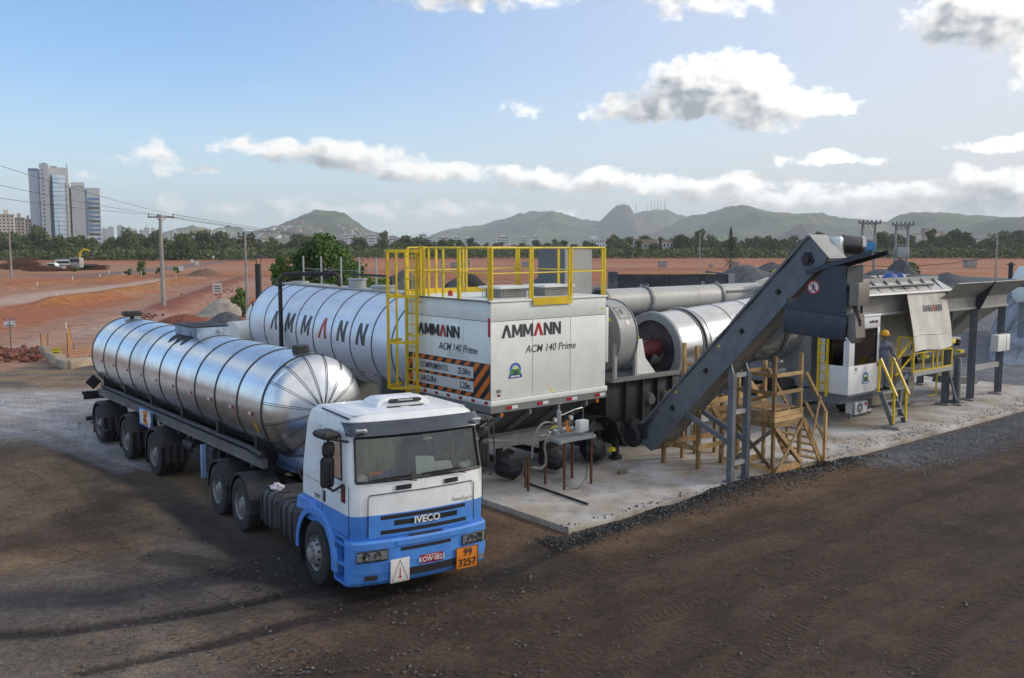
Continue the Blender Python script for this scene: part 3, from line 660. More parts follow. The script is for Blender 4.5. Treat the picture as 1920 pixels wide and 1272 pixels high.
def build_truck():
    T = Thing('tractor_truck', 'white and blue tractor unit with dark sun visor coupled to the silver tanker', 'truck', TR, (-2.5, 1.25, 0))
    # ---- cab shell as stacked plan outlines
    def ring(z, af, ins, bow, rear):
        pts = []
        side = [(rear, 0), (-.10, 0), (.02, 0), (af-.30, 0), (af-.16, .0), (af-.07, .03), (af-.02, .09), (af+.012, .17)]
        half = [(a, ins + b) for a, b in side]
        fr = []
        for b in (.42, .85, 1.25, 1.65, 2.08): fr.append((af + .012 + bow*(1-((b-1.25)/1.08)**2), b))
        right = half; left = [(a, 2.5 - b) for a, b in reversed(half)]
        return [V(a, b, z) for a, b in right + fr + left]
    NP = 8 + 5 + 8
    lv = [(.98,.93,.05,.10,-.88), (1.02,.95,.04,.10,-.88), (1.385,.96,.04,.10,-.88)]
    up = [(1.385,.96,.04,.10,-.88), (1.60,.955,.04,.10,-.88), (1.84,.94,.04,.10,-.87), (1.90,.93,.045,.10,-.87), (2.56,.80,.085,.09,-.80), (2.66,.77,.10,.08,-.78), (2.80,.72,.14,.06,-.74), (2.88,.62,.24,.04,-.66)]
    T.part('lower_cab_panel', MB().loft([ring(*l) for l in lv]), M['blue'])
    def skip(i, k):
        if i == 3 and 6 <= k <= 13: return True      # windscreen opening
        if i == 3 and k in (2, NP-4): return True    # door windows
        return False
    shell = T.part('cab_shell', MB().loft([ring(*l) for l in up], skip=skip), M['white'])
    top = ring(2.88,.62,.24,.04,-.66)
    T.part('cab_roof', MB().grid(lambda u, v: V(-.66+u*(1.29 + .03*(1-(2*v-1)**2)), .24+v*2.02, 2.88 + .035*(1-(2*u-1)**4)*(1-(2*v-1)**6) + (.012 if 0 < v < 1 and abs(math.sin(v*PI*5)) > .8 and 0<u<1 else 0)), 8, 40), M['white'], sharp=20)
    T.part('gutter_strip', MB().tube([(-.35,.15,2.865),(.62,.16,2.835)], .014, 6), M['black'], shell)
    # rear wall and lining
    T.part('cab_floor', MB().box(-.86,.84,.08,2.42,.95,1.0), M['black'])
    T.part('rear_lining', MB().box(-.72,-.70,.14,2.36,1.05,2.78), pmat('cab_lining',(.60,.62,.54),.9))
    # glazing
    a3, a4 = ring(*up[3]), ring(*up[4])
    def inset(p, q=.006): return p + V(-q, 0, 0)
    g = MB(); ids = list(range(6, 15)); n = len(ids)
    g.add([inset(a3[k]) for k in ids] + [inset(a4[k]) for k in ids], [(i, i+1, n+i+1, n+i) for i in range(n-1)])
    T.part('windscreen', g, M['glass'])
    gk = MB(); r0 = [a3[k] + V(.008,0,0) for k in ids]; r1 = [a4[k] + V(.008,0,0) for k in ids]
    gk.tube(r0, .022, 6); gk.tube(r1, .02, 6); gk.tube([r0[0], r1[0]], .02, 6); gk.tube([r0[-1], r1[-1]], .02, 6)
    T.part('windscreen_seal', gk, M['black'])
    for s, (i, j) in enumerate(((2, 3), (NP-4, NP-3))):
        d = V(0, .004 if s == 0 else -.004, 0)
        T.part('door_window', MB().add([a3[i]+d, a3[j]+d, a4[j]+d, a4[i]+d], [(0,1,2,3)]), M['dglass'])
        e = V(0, -.006 if s == 0 else .006, 0)
        T.part('window_seal', MB().tube([a3[i]+e, a3[j]+e, a4[j]+e, a4[i]+e], .016, 6, closed=True), M['black'])
    for yy, s in ((.04, -1), (2.46, 1)):
        # lower quarter window in the door, door seams, handle, grab handle
        T.part('quarter_window', MB().box(.60,.76,yy-.004,yy+.004,1.56,1.84,.003), M['dglass'])
        T.part('quarter_window_reflection', MB().box(.62,.745,yy+s*.007-.002,yy+s*.007+.002,1.58,1.72), M['dred'])  # red reflection on the quarter window, painted as a panel
        sm = MB()
        for a in (-.10, .865): sm.box(a-.005,a+.005,yy-.003,yy+.003,1.06,1.84)
        sm.box(-.10,.865,yy-.003,yy+.003,1.052,1.062)
        sm.bar((-.10,yy,1.84),(-.07,yy+(-s)*.045,2.60),.01,.006)
        sm.box(-.80,-.10,yy-.002,yy+.002,1.69,1.697); sm.box(-.10,.6,yy-.002,yy+.002,1.69,1.697)
        T.part('door_seam', sm, M['ink'])
        T.part('door_handle', MB().box(-.06,.03,yy-.006,yy+.006,1.42,1.60,.004), M['black'])
        T.part('side_embossing', MB().prism([(-.60,1.98),(-.30,1.98),(-.26,2.10),(-.26,2.62),(-.56,2.62)], (0,yy+(-s)*.045+s*.006,0),(1,0,0),(0,0,1),(0,s*.006,0)), M['white'])
        T.part('name_badge', MB().box(-.42,-.14,yy-.004,yy+.004,1.40,1.52), M['signwhite'])
    T.part('badge_print', MB().box(-.38,-.18,.033,.0355,1.455,1.485), M['gprint']); T.part('badge_print', MB().box(-.38,-.22,.033,.0355,1.425,1.44), M['gprint'])
    # interior
    T.part('dashboard', MB().loft([[V(.30,.15,1.55),V(.80,.15,1.55),V(.84,.15,1.80),V(.45,.15,1.86),V(.32,.15,1.80)],[V(.30,2.35,1.55),V(.80,2.35,1.55),V(.84,2.35,1.80),V(.45,2.35,1.86),V(.32,2.35,1.80)]], cap0=True, cap1=True), M['dark'])
    for b in (.55, 1.95):
        T.part('seat', MB().box(-.45,.08,b-.26,b+.26,1.25,1.45,.06).box(-.60,-.42,b-.25,b+.25,1.40,2.10,.08).box(-.60,-.46,b-.15,b+.15,2.11,2.36,.05), pmat('seat_fabric',(.26,.25,.22),.9))
    T.part('steering_wheel', MB().tube([V(.30,1.95,1.93)+V(.09*math.cos(t)*.6,.22*math.cos(t)*0+.23*math.sin(t),.20*math.cos(t)) for t in [2*PI*i/20 for i in range(20)]], .016, 6, closed=True).cyl((.30,1.95,1.93),(.42,1.95,1.80),.03), M['black'])
    T.part('paper_sheet', MB().box(.52,.80,1.42,1.75,1.87,1.877), M['signwhite'])
    T.part('paper_sheet', MB().add([V(.70,1.30,1.86),V(.80,1.62,1.86),V(.62,1.66,2.10),V(.56,1.36,2.12)],[(0,1,2,3)]), M['signwhite'])
    T.part('paper_sheet', MB().add([V(.74,1.68,1.86),V(.74,1.98,1.86),V(.60,1.98,1.99),V(.60,1.68,2.0)],[(0,1,2,3)]), M['signwhite'])
    T.part('cloth_bundle', blob_mb((.68,.72,1.90), (.13,.30,.07), 5), pmat('blue_cloth',(.05,.08,.22),.9))
    T.part('orange_rag', blob_mb((.70,.62,1.95), (.05,.16,.03), 6), M['orange'])
    T.part('pale_cloth', blob_mb((.74,.30,1.89), (.09,.12,.08), 9), M['signwhite'])
    T.part('pale_cloth', blob_mb((.70,2.22,1.90), (.07,.12,.06), 10), M['signwhite'])
    T.part('sun_sticker', MB().box(.776,.779,1.40,1.54,2.42,2.46), M['signwhite'])
    # sun visor and roof equipment
    vis = []
    for z, d in ((2.60,.20),(2.72,.17),(2.79,.06)):
        r = ring(z, .80 - (z-2.56)*.5 + d*.6, .05, .09, -.5); vis.append([r[k] for k in range(4, 17)])
    T.part('sun_visor', MB().loft(vis, closed=False), pmat('smoked_visor', (.030,.045,.065), .22, var=.3, coat=.5, dirt=.25, dcol=(.12,.12,.12)))
    for b in (.22, 2.28): T.part('marker_lamp', MB().box(.90,.945,b-.09,b+.09,2.66,2.72,.012), M['lamp'])
    ac = T.part('roof_air_conditioner', MB().loft([[V(a,b,z) for a,b in ((-.25+i,.82+i),(.30-i*.6,.80+i),(.35-i*1.6,1.02),(.36-i*1.8,1.28),(.35-i*1.6,1.54),(.30-i*.6,1.76-i),(-.25+i,1.74-i))] for z,i in ((2.90,0),(2.95,.0),(2.99,.03),(3.04,.09),(3.05,.15))], cap1=True), M['white'])
    T.part('vent_badge', MB().prism([(-.27,-.03),(.27,-.03),(.31,.0),(.26,.036),(-.26,.036),(-.31,.0)], (.335,1.28,2.998), (0,1,0), (-.78,0,.63), (.0126,0,.0156)), M['ink'], ac)
    n_ = V(0,1,0); u_ = V(-.08,0,.065).normalized()
    text(T, 'lettering', 'maxicilus', .072, V(.335,1.28,3.000)+n_.cross(u_)*.022, n_, u_, M['signwhite'], ac, bold=.012)
    T.part('unit_base', MB().box(.28,.40,.95,1.62,2.895,2.925,.008), M['black'], ac)
    # ---- front face
    af = 1.06
    def fa(b, z=1.3): return .972 + .10*(1-((b-1.25)/1.08)**2)
    def strip(b0, b1, z0, z1, off, th=.012, n=10):
        m = MB(); o = [[V(fa(b0+(b1-b0)*i/n)+off, b0+(b1-b0)*i/n, z) for i in range(n+1)] for z in (z0, z1)]
        i_ = [[p - V(th,0,0) for p in r] for r in o]
        m.loft([i_[0], o[0], o[1], i_[1]], closed=False); return m
    T.part('grille_panel_seam', MB().tube([V(fa(.30)+.004,.30,1.06),V(fa(.30)+.004,.30,1.66),V(fa(.32)+.002,.33,1.70)]+[V(fa(b)+.001,b,1.71) for b in (.7,1.25,1.8,2.15)]+[V(fa(2.2)+.004,2.2,1.66),V(fa(2.2)+.004,2.2,1.06)], .007, 5), M['ink'])
    T.part('grille_panel', strip(.31,2.19,1.035,1.375,.006), M['blue'])
    for z0, z1, b0, b1 in ((1.305,1.365,.50,2.02), (1.195,1.275,.72,1.86), (1.075,1.135,.50,2.04)):
        T.part('grille_slot', strip(b0,b1,z0,z1,.010), M['ink'])
    mesh = MB()
    for i in range(24): b = .75+i*.047; mesh.box(fa(b)+.009,fa(b)+.014,b,b+.012,1.20,1.27)
    T.part('grille_mesh', mesh, M['dark'])
    text(T, 'badge', 'IVECO', .155, (fa(1.28)+.022,1.28,1.235), (0,1,0), (0,0,1), M['whitetape'], bold=.022, depth=.008, xs=1.05)
    text(T, 'lettering', 'EuroTech', .085, (fa(1.95)+.014,1.95,1.455), (0,1,.0), (0,0,1), M['lgrey'], bold=.012, xs=1.15)
    for b in (.88, 1.74): T.part('wiper_recess', strip(b-.13,b+.13,1.745,1.815,.004), M['ink'])
    T.part('wiper_arm', MB().tube([(fa(1.0)+.01,1.10,1.86),(fa(.7)+.02,.66,1.925),(fa(.5)+.015,.40,1.93)], .009, 5).bar((.99,.40,1.925),(1.06,1.02,1.945),.012,.03), M['black'])
    T.part('wiper_arm', MB().tube([(fa(1.9)+.01,2.02,1.87),(fa(1.7)+.02,1.62,1.925),(fa(1.4)+.015,1.40,1.93)], .009, 5).bar((1.06,1.22,1.945),(1.02,1.92,1.95),.012,.03), M['black'])
    # ---- bumper
    def bring(z, off, b0=0.0, b1=2.5, d=.55):
        pts = [V(.96-d+off, b0, z), V(.80+off, b0, z), V(.94+off, b0+.04, z), V(1.0+off, b0+.14, z)]
        pts += [V(fa(b)+.055+off, b, z) for b in (.55,.9,1.25,1.6,1.95)]
        pts += [V(1.0+off, b1-.14, z), V(.94+off, b1-.04, z), V(.80+off, b1, z), V(.96-d+off, b1, z)]
        return pts
    bm = MB(); bm.loft([bring(z, o, d=.16) for z, o in ((.30,-.05),(.36,.0),(.50,.012),(.505,.03),(.66,.035),(.665,.02),(.87,.02),(.875,.03),(.97,.03),(1.0,.0),(1.0,-.10))], closed=False)
    bp = T.part('bumper', bm, M['blue'], sharp=25)
    T.part('bumper_step', strip(.72,2.0,.895,.97,.098,.04), M['blue'], bp)
    T.part('bumper_grille', strip(.95,1.55,.975,1.03,.05), M['dark'], bp)
    T.part('bumper_slot', strip(.80,1.7,.805,.855,.080), M['ink'], bp)
    T.part('lower_intake', strip(.95,1.80,.40,.52,.092), M['ink'], bp)
    for b0, b1, s in ((.09,.58,1), (1.92,2.41,-1)):
        hl = T.part('headlight', MB().loft([[V(fa(b)+(.108 if .71 < z < .85 else .085),b,z) for b in [b0+(b1-b0)*i/5 for i in range(6)]] for z in (.705,.715,.845,.855)], closed=False), M['lampglass'])
        T.part('lamp_housing', MB().loft([[V(fa(b)+.079,b,z) for b in [b0+(b1-b0)*i/5 for i in range(6)]] for z in (.705,.855)], closed=False), pmat('lamp_bowl',(.72,.73,.74),.25,metal=.35), hl)
        for q in (.30,.66): bb_ = b0+(b1-b0)*q if s > 0 else b1-(b1-b0)*q; T.part('reflector_bowl', MB().lathe([(.064,.022),(.05,.008),(.02,.002),(.016,.018),(0,.02)], (fa(bb_)+.08,bb_,.78), (1,0,0), 16), M['chrome'], hl)
        T.part('lamp_divider', MB().bar((fa(b0+.12)+.100,b0+.12 if s>0 else b1-.12,.70),(fa(b0+.12)+.100,b0+.12 if s>0 else b1-.12,.86),.012), M['black'], hl)
        T.part('lamp_frame', MB().tube([V(fa(b)+.090,b,z) for b, z in ((b0,.70),(b1,.70),(b1,.86),(b0,.86))], .010, 5, closed=True), M['ink'], hl)
        bb = .22 if s > 0 else 2.2
        T.part('fog_lamp', strip(bb,bb+.20,.40,.47,.075), M['lamp'] if s<0 else M['dark'])
    # plates
    pl = T.part('number_plate', MB().box(1.155,1.168,1.12,1.54,.545,.685,.006), M['plate'])
    text(T, 'lettering', 'KOW·0825', .115, (1.170,1.33,.605), (0,1,0), (0,0,1), M['whitetape'], pl, bold=.014, xs=.86)
    T.part('plate_print', MB().box(1.1695,1.1715,1.22,1.45,.664,.671), M['whitetape'], pl)
    op = T.part('hazard_plate', MB().box(1.15,1.162,1.78,2.20,.32,.68,.004), M['oplate'])
    T.part('plate_border', MB().tube([V(1.164,b,z) for b,z in ((1.785,.325),(2.195,.325),(2.195,.675),(1.785,.675))], .007, 4, closed=True), M['ink'], op)
    text(T, 'lettering', '99', .17, (1.164,2.0,.585), (0,1,0), (0,0,1), M['ink'], op, bold=.014)
    text(T, 'lettering', '3257', .17, (1.164,1.99,.42), (0,1,0), (0,0,1), M['ink'], op, bold=.014)
    wp = T.part('warning_plate', MB().box(1.16,1.172,.60,.93,.33,.70,.004), M['signwhite'])
    T.part('warning_triangle', MB().tube([V(1.174,b,z) for b,z in ((.625,.35),(.905,.35),(.765,.68))], .0055, 4, closed=True), M['red'], wp)
    T.part('thermometer_mark', MB().bar((1.174,.765,.42),(1.174,.765,.56),.012,.004,up=(1,0,0)).cyl((1.172,.765,.41),(1.176,.765,.41),.022,n=12), M['red'], wp)
    # ---- front wheel arch, steps
    for y0, s in ((.0, 1), (2.5, -1)):
        arc = []
        for i in range(15):
            t = PI*(1.06 - i/14*1.06) - .10
            arc.append((-.30 + .67*math.cos(t), .50 + .66*math.sin(t)))
        fm = MB(); rs = []
        for a, z in arc:
            dx, dz = (a+.30)/.67, (z-.5)/.66
            rs.append([V(a,y0-.0*s,z),V(a,y0-.02*s,z+.0),V(a+dx*.10,y0-.02*s,z+dz*.10),V(a+dx*.14,y0+.03*s,z+dz*.13),V(a+dx*.13,y0+.12*s,z+dz*.13)])
        fm.loft(rs, closed=False)
        fe = T.part('front_fender', fm, M['blue'])
        T.part('arch_lining', MB().loft([[V(a,y0+.005*s,z),V(a,y0+.5*s,z)] for a,z in arc], closed=False), M['black'], fe)
        T.part('fender_shelf', MB().loft([[V(-1.02,y0-.02*s,1.12),V(-1.02,y0+.0*s,1.30),V(-1.0,y0+.12*s,1.34)],[V(-.45,y0-.02*s,1.17),V(-.45,y0+.0*s,1.33),V(-.45,y0+.12*s,1.36)],[V(-.25,y0-.02*s,1.17),V(-.25,y0+.02*s,1.31),V(-.25,y0+.12*s,1.33)]], closed=False), M['blue'], fe)
        T.part('mud_flap', MB().box(-.99,-.97,min(y0+.02*s,y0+.42*s),max(y0+.02*s,y0+.42*s),.18,.52), M['black'], fe)
        b0, b1 = min(y0+.01*s, y0+.30*s), max(y0+.01*s, y0+.30*s)
        T.part('step_housing', MB().box(.40,.44,b0,b1,.32,.98).box(.42,.86,y0+.29*s-.01,y0+.29*s+.01,.32,.98).box(.78,.84,b0,b1,.30,.99), M['blue'])
        for z in (.33, .62, .93):
            st = MB().box(.43,.80,b0,b1,z-.03,z)
            for i in range(9): st.box(.45+i*.038,.455+i*.038+.012,b0+.01,b1-.01,z,z+.012)
            T.part('cab_step', st, M['blue'])
        # mirrors
        e = -s
        y = y0
        T.part('mirror', MB().box(.52,.64,min(y+e*.06,y+e*.26),max(y+e*.06,y+e*.26),2.28,2.50,.05), M['black'])
        mm = T.part('mirror', MB().box(.50,.62,min(y+e*.06,y+e*.28),max(y+e*.06,y+e*.28),1.80,2.27,.045), M['black'])
        T.part('mirror_slats', MB().box(.621,.63,min(y+e*.12,y+e*.16),max(y+e*.12,y+e*.16),1.88,2.20).box(.621,.63,min(y+e*.19,y+e*.23),max(y+e*.19,y+e*.23),1.88,2.20), M['ink'], mm)
        T.part('kerb_mirror', MB().box(.28,.70,min(y-e*.0,y+e*.30),max(y-e*.0,y+e*.30),2.56,2.66,.035), M['black'])
        T.part('mirror_arm', MB().tube([(.74,y-e*.02,1.86),(.66,y+e*.12,1.76),(.56,y+e*.16,1.80)], .022, 6).tube([(.80,y-e*.07,2.52),(.66,y+e*.16,2.56),(.58,y+e*.18,2.5)], .02, 6), M['black'])
    T.part('grab_handle', MB().tube([(.99,2.52,1.75),(1.02,2.60,1.95),(.92,2.62,2.55),(.84,2.50,2.72)], .014, 6), M['black'])
    # ---- chassis
    for b in (.82, 1.68): T.part('chassis_rail', MB().box(-6.0,.6,b-.04,b+.04,.62,.92).box(-6.0,.6,b-.10,b+.10,.92,.935).box(-6.0,.6,b-.10,b+.10,.605,.62), M['dark'])
    T.part('cross_member', MB().box(-.95,-.55,.86,1.64,.60,.90).box(-3.2,-3.0,.86,1.64,.66,.90).box(-5.95,-5.8,.86,1.64,.66,.9), M['dark'])
    T.part('deck_plate', MB().box(-3.0,-.95,.5,2.0,.95,.985), pmat('checker_plate',(.09,.085,.08),.6,metal=.4,dirt=.6,bump=.1,bscale=30))
    T.part('fifth_wheel', MB().lathe([(0,.07),(.45,.07),(.48,.03),(.48,-.05),(0,-.05)], (-4.45,1.25,1.12), (0,0,1), 24).box(-4.8,-4.1,.8,1.7,.935,1.07), M['dark'])
    T.part('engine_block', MB().box(-.6,.7,.75,1.75,.45,.94,.05), M['dark'])
    for y0, s in ((0, 1), (2.5, -1)):
        y = lambda b: y0 + s*b
        for a0, a1 in ((-2.93,-2.05), (-2.0,-1.12)):
            ft = MB(); b0, b1 = min(y(.02), y(.68)), max(y(.02), y(.68)); ft.box(a0,a1,b0,b1,.36,1.04,.10)
            f = T.part('fuel_tank', ft, pmat('fuel_tank_plastic',(.040,.043,.046),.5,var=.2,dirt=.5,dcol=(.10,.085,.07),streak=.4))
            for k in (.22,.5,.78):
                a = a0+(a1-a0)*k; T.part('strap', MB().tube([V(a,y(.35),1.05),V(a,y(.08),1.045),V(a,y(.012),.94),V(a,y(.012),.46),V(a,y(.10),.355)], .014, 5), M['ink'], f)
        T.part('under_bracket', MB().box(-3.1,-1.0,min(y(.3),y(.75)),max(y(.3),y(.75)),.30,.36), M['dark'])
    for a in (-3.78, -5.16):
        T.part('axle', MB().cyl((a,.35,.5),(a,2.15,.5),.09,n=10).lathe([(.02,-.16),(.18,-.13),(.22,0),(.18,.13),(.02,.16)], (a,1.25,.5), (1,0,0), 14), M['dark'])
        for y0, s in ((-.04, 1), (2.54, -1)):
            wheel(T, a, y0, side=s)
            fm = MB(); rs = []; NS = 24
            for i in range(NS+1):
                t = PI*(1.02 - 1.04*i/NS); rr = .60 + .012*(1 if i % 4 < 2 else -1)
                lip = .60 - .04
                p = lambda r, b: V(a + r*math.cos(t), y0 + s*b, .50 + r*math.sin(t)*1.02)
                rs.append([p(lip,-.01), p(rr,-.012), p(rr+.012,.06), p(rr+.012,.62), p(rr-.02,.66)])
            fm.loft(rs, closed=False)
            fe = T.part('rear_fender', fm, M['black'], sharp=20)
            fl = MB(); aa = a + .605; fl.grid(lambda u, v: V(aa + .012*math.sin(u*20), y0 + s*(.01+u*.64), .50 - v*.18 + (.0)), 12, 1)
            T.part('fender_flap', fl, M['black'], fe)
    wheel(T, -.30, .0, side=1, kind='front', steer=R_(-3)); wheel(T, -.30, 2.5, side=-1, kind='front', steer=R_(-3))
    T.part('front_axle', MB().cyl((-.30,.3,.5),(-.30,2.2,.5),.08,n=10), M['dark'])
    for b in (.9, 1.3, 1.6):
        T.part('air_hose', MB().tube([V(-.9,b,1.55)+V(-q*2.4, .1*math.sin(q*6), -.55*math.sin(q*PI)-.1*q) for q in [i/14 for i in range(15)]], .014, 6), M['black'])
    return T

def blob_mb(c, r, seed, n=10, amp=.28):
    rg = random.Random(seed); ks = [(rg.uniform(1,3.5), rg.uniform(1,3.5), rg.uniform(0,6), rg.uniform(0,6)) for _ in range(4)]
    m = MB(); rows = []
    for j in range(n+1):
        ph = PI*j/n; row = []
        for i in range(2*n):
            th = 2*PI*i/(2*n); q = 1+amp*sum(math.sin(a*math.cos(th)*2+b*math.cos(ph)*2+p)*math.cos(b*math.sin(th)*2+q_) for a,b,p,q_ in ks)/2
            row.append(V(c[0]+r[0]*q*math.sin(ph)*math.cos(th), c[1]+r[1]*q*math.sin(ph)*math.sin(th), c[2]+r[2]*q*math.cos(ph)))
        rows.append(row)
    return m.loft(rows)

build_truck()

# ------------------------------------------------------------------ silver tanker semitrailer
def build_trailer():
    T = Thing('tank_trailer', 'polished silver road tanker semitrailer with dark hoops behind the white and blue truck', 'trailer', TL, (0, 1.25, 0))
    a0, a1, bc, zc, R = -5.9, 5.86, 1.25, 2.30, 1.05
    N = 10; L = (a1-a0)/N
    for k in range(N):
        T.part('cladding_sheet', MB().lathe([(R, a0+k*L+.012), (R+.002, a0+k*L+L*.5), (R, a0+(k+1)*L-.012)], (0,bc,zc), (1,0,0), 72), M['stainless'])
    for k in range(N+1):
        a = a0+k*L; w = .022 if 0 < k < N else .03
        T.part('hoop', MB().lathe([(R-.02,a-w),(R+.012,a-w),(R+.014,a),(R+.012,a+w),(R-.02,a+w)], (0,bc,zc), (1,0,0), 72), M['band'])
    prof = [(R*math.cos(t), a1 + .02 + .50*math.sin(t)) for t in [PI/2*i/12 for i in range(13)]]
    hc = (0, bc, zc)
    NG = 16
    for k in range(NG):
        t0 = 2*PI*(k+.5)/NG; dt = 2*PI/NG
        T.part('head_gore', MB().lathe(prof[:-1]+[(.01, prof[-1][1])], hc, (1,0,0), 4, t0, t0+dt), M['stainless'])
    for k in range(NG):
        for e in (-.018, .018):
            t = 2*PI*(k+.5)/NG
            y, z = -math.sin(t), math.cos(t)     # matches lathe frame: x=(0,0,1), y=ax x x
            pts = []
            for r, h in prof[:-1]:
                pts.append(V(h+.004, bc + (r+.004)*y + e*z*min(1, r/.5), zc + (r+.004)*z - e*y*min(1, r/.5)))
            T.part('head_rib', MB().tube(pts, .006, 4), M['band'])
    T.part('head_hub', MB().lathe([(.0,.03),(.07,.03),(.09,.0),(.09,-.03)], (prof[-1][1]-.01,bc,zc), (1,0,0), 16), M['band'])
    rprof = [(R*math.cos(t), a0 - .01 - .28*math.sin(t)) for t in [PI/2*i/8 for i in range(9)]]
    T.part('rear_head', MB().lathe(rprof, hc, (1,0,0), 48), M['stainless'])
    for k in range(10):      # red and white reflective strips
        for c, (s0, s1) in (('redtape', (0, .13)), ('whitetape', (-.13, 0))):
            a = a0 + (k+.5)*L + (.30 if k < 9 else .1)
            T.part('reflector_strip', MB().grid(lambda u, v: V(a+s0+u*(s1-s0), bc-(R+.004)*math.cos(-.08+v*.06-.0), zc+(R+.004)*math.sin(-.10+v*.06)), 1, 2), M[c])
    # top manhole walkway
    zt = zc+R
    mh = T.part('manhole_platform', MB().box(-.75,.75,bc-.38,bc-.34,zt-.06,zt+.17).box(-.75,.75,bc+.34,bc+.38,zt-.06,zt+.17).box(-.77,-.73,bc-.38,bc+.38,zt-.06,zt+.17).box(.73,.77,bc-.38,bc+.38,zt-.06,zt+.17), pmat('stained_pale_blue_paint',(.36,.46,.60),.5,var=.2,dirt=.95,dcol=(.02,.02,.022),dscale=3.5,streak=.6))
    T.part('manhole_lid', MB().lathe([(0,.05),(.30,.05),(.36,.02),(.36,-.03)], (-.1,bc,zt+.17), (0,0,1), 24).box(-.72,.62,bc-.44,bc+.44,zt+.17,zt+.20), M['dark'], mh)
    T.part('bitumen_stain', MB().grid(lambda u, v: V(-.62+u*1.2, bc-(R+.003)*math.sin(.36+v*.34*(.4+.6*abs(math.sin(u*9)))), zc+(R+.003)*math.cos(.36+v*.34*(.4+.6*abs(math.sin(u*9))))), 24, 6), M['dark'], mh)
    T.part('rear_lamp_board', MB().box(-5.75,-5.35,bc-.25,bc+.25,zt+.06,zt+.20,.05).box(-5.6,-5.5,bc-.05,bc+.05,zt-.01,zt+.07), M['black'])
    T.part('vent_valve', MB().box(5.35,5.58,bc-.16,bc+.12,zt-.01,zt+.15,.02).tube([(5.6,bc,zt+.1),(5.72,bc-.05,zt+.16),(5.95,bc-.04,zt+.02)],.012,5), M['black'])
    T.part('sticker', MB().grid(lambda u, v: V(5.42+u*.18, bc-(R+.004)*math.cos(-.42+v*.2), zc+(R+.004)*math.sin(-.42+v*.2)), 1, 4), pmat('faded_yellow_sticker',(.40,.26,.03),.6))
    # frame
    for b in (.30, 2.20):
        T.part('side_beam', MB().box(-5.6,5.75,b-.05,b+.05,1.20,1.36).box(-5.6,5.75,b-.10,b+.06,1.36,1.375), pmat('dusty_frame_paint',(.16,.155,.15),.6,var=.3,dirt=.6,dcol=(.09,.075,.06)))
        T.part('pipe', MB().tube([(-5.5,b-.02+.1,1.43),(4.9,b+.08,1.44),(5.25,b+.0,1.46),(5.75,b-.04,1.46)], .055, 8), M['dark'])
    for b in (.85, 1.65): T.part('chassis_rail', MB().box(-5.9,5.4,b-.05,b+.05,.95,1.22), M['dark'])
    for a in (-5.4,-3.4,-1.2,1.0,3.2,5.2):
        T.part('saddle', MB().loft([[V(a-.06,b,1.2),V(a-.06,b,zc-math.sqrt(max(0,R*R-(b-bc)**2))+.02),V(a+.06,b,zc-math.sqrt(max(0,R*R-(b-bc)**2))+.02),V(a+.06,b,1.2)] for b in [.35+.18*i for i in range(11)]], cap0=True, cap1=True), M['dark'])
        T.part('outrigger', MB().box(a-.05,a+.05,.25,2.25,1.12,1.2), M['dark'])
    T.part('coupling_plate', MB().box(4.6,6.1,.75,1.75,1.10,1.22).box(5.4,6.3,.7,1.8,1.2,1.42,.05), pmat('blue_grey_chassis',(.06,.10,.17),.5,dirt=.5))
    # axles, duals, guards
    for i, a in enumerate((0.0, -2.20, -4.72)):
        T.part('axle', MB().cyl((a,.35,.5),(a,2.15,.5),.085,n=10), M['dark'])
        for y0, s in ((0, 1), (2.5, -1)):
            wheel(T, a, y0, side=s)
            rs = []
            for k in range(19):
                t = PI*(.98 - .86*k/18); rr = .615
                p = lambda r, b: V(a + r*math.cos(t), y0 + s*b, .50 + r*math.sin(t)*1.03)
                rs.append([p(rr-.05,-.015), p(rr,-.02), p(rr+.015,.05), p(rr+.015,.64), p(rr-.02,.66)])
            fe = T.part('mudguard', MB().loft(rs, closed=False), M['black'])
            fl = MB(); q = rs[-1][3]; a_ = q.x
            def flap(u, v): return V(a_ - .0 + .03*(1 if int(u*12) % 3 == 0 else 0), y0+s*(-.01+u*.68), q.z+.02 - v*.40)
            fl.grid(flap, 12, 2)
            T.part('guard_apron', fl, M['black'], fe)
            T.part('mud_flap', MB().box(a-.665,a-.655,min(y0+s*.02,y0+s*.64),max(y0+s*.02,y0+s*.64),.16,.55), M['black'], fe)
    # placards on a small board between axles one and two
    bd = T.part('placard_board', MB().box(-1.55,-.58,.16,.19,.98,1.40), M['blue'])
    T.part('hazard_plate', MB().box(-1.12,-.86,.125,.155,1.04,1.38), M['oplate'], bd); T.part('warning_plate', MB().box(-1.40,-1.14,.125,.155,1.04,1.38), M['signwhite'], bd)
    text(T, 'lettering', '99\n3257', .10, (-.99,.122,1.20), (1,0,0), (0,0,1), M['ink'], bd, bold=.01)
    T.part('diamond_plate', MB().prism([(0,-.24),(.17,0),(0,.24),(-.17,0)], (-.62,.10,1.22), (1,0,0), (0,0,1), (0,.01,0)), M['signwhite'], bd)
    T.part('spare_wheel', MB().lathe([(.29,.02),(.30,0),(.37,-.012),(.45,-.008),(.495,.006),(.52,.04),(.52,.26),(.495,.29),(.45,.30),(.30,.30),(.29,.28)], (2.12,.75,.66), (0,0,1), 32), M['rubber'])
    T.part('spare_cradle', MB().box(1.55,2.7,.70,.80,.60,.65).box(1.6,1.66,.7,.8,.65,1.0), M['dark'])
    for b in (.42, 2.08):
        T.part('landing_leg', MB().box(2.98,3.14,b-.08,b+.08,.46,1.2,.01).box(2.88,3.24,b-.16,b+.16,.42,.46), M['dark'])
    T.part('tool_cabinet', MB().box(2.66,2.72,.16,.46,.42,1.16,.008), pmat('pale_blue_cabinet',(.25,.38,.62),.5,dirt=.5,dcol=(.1,.1,.1),streak=.2))
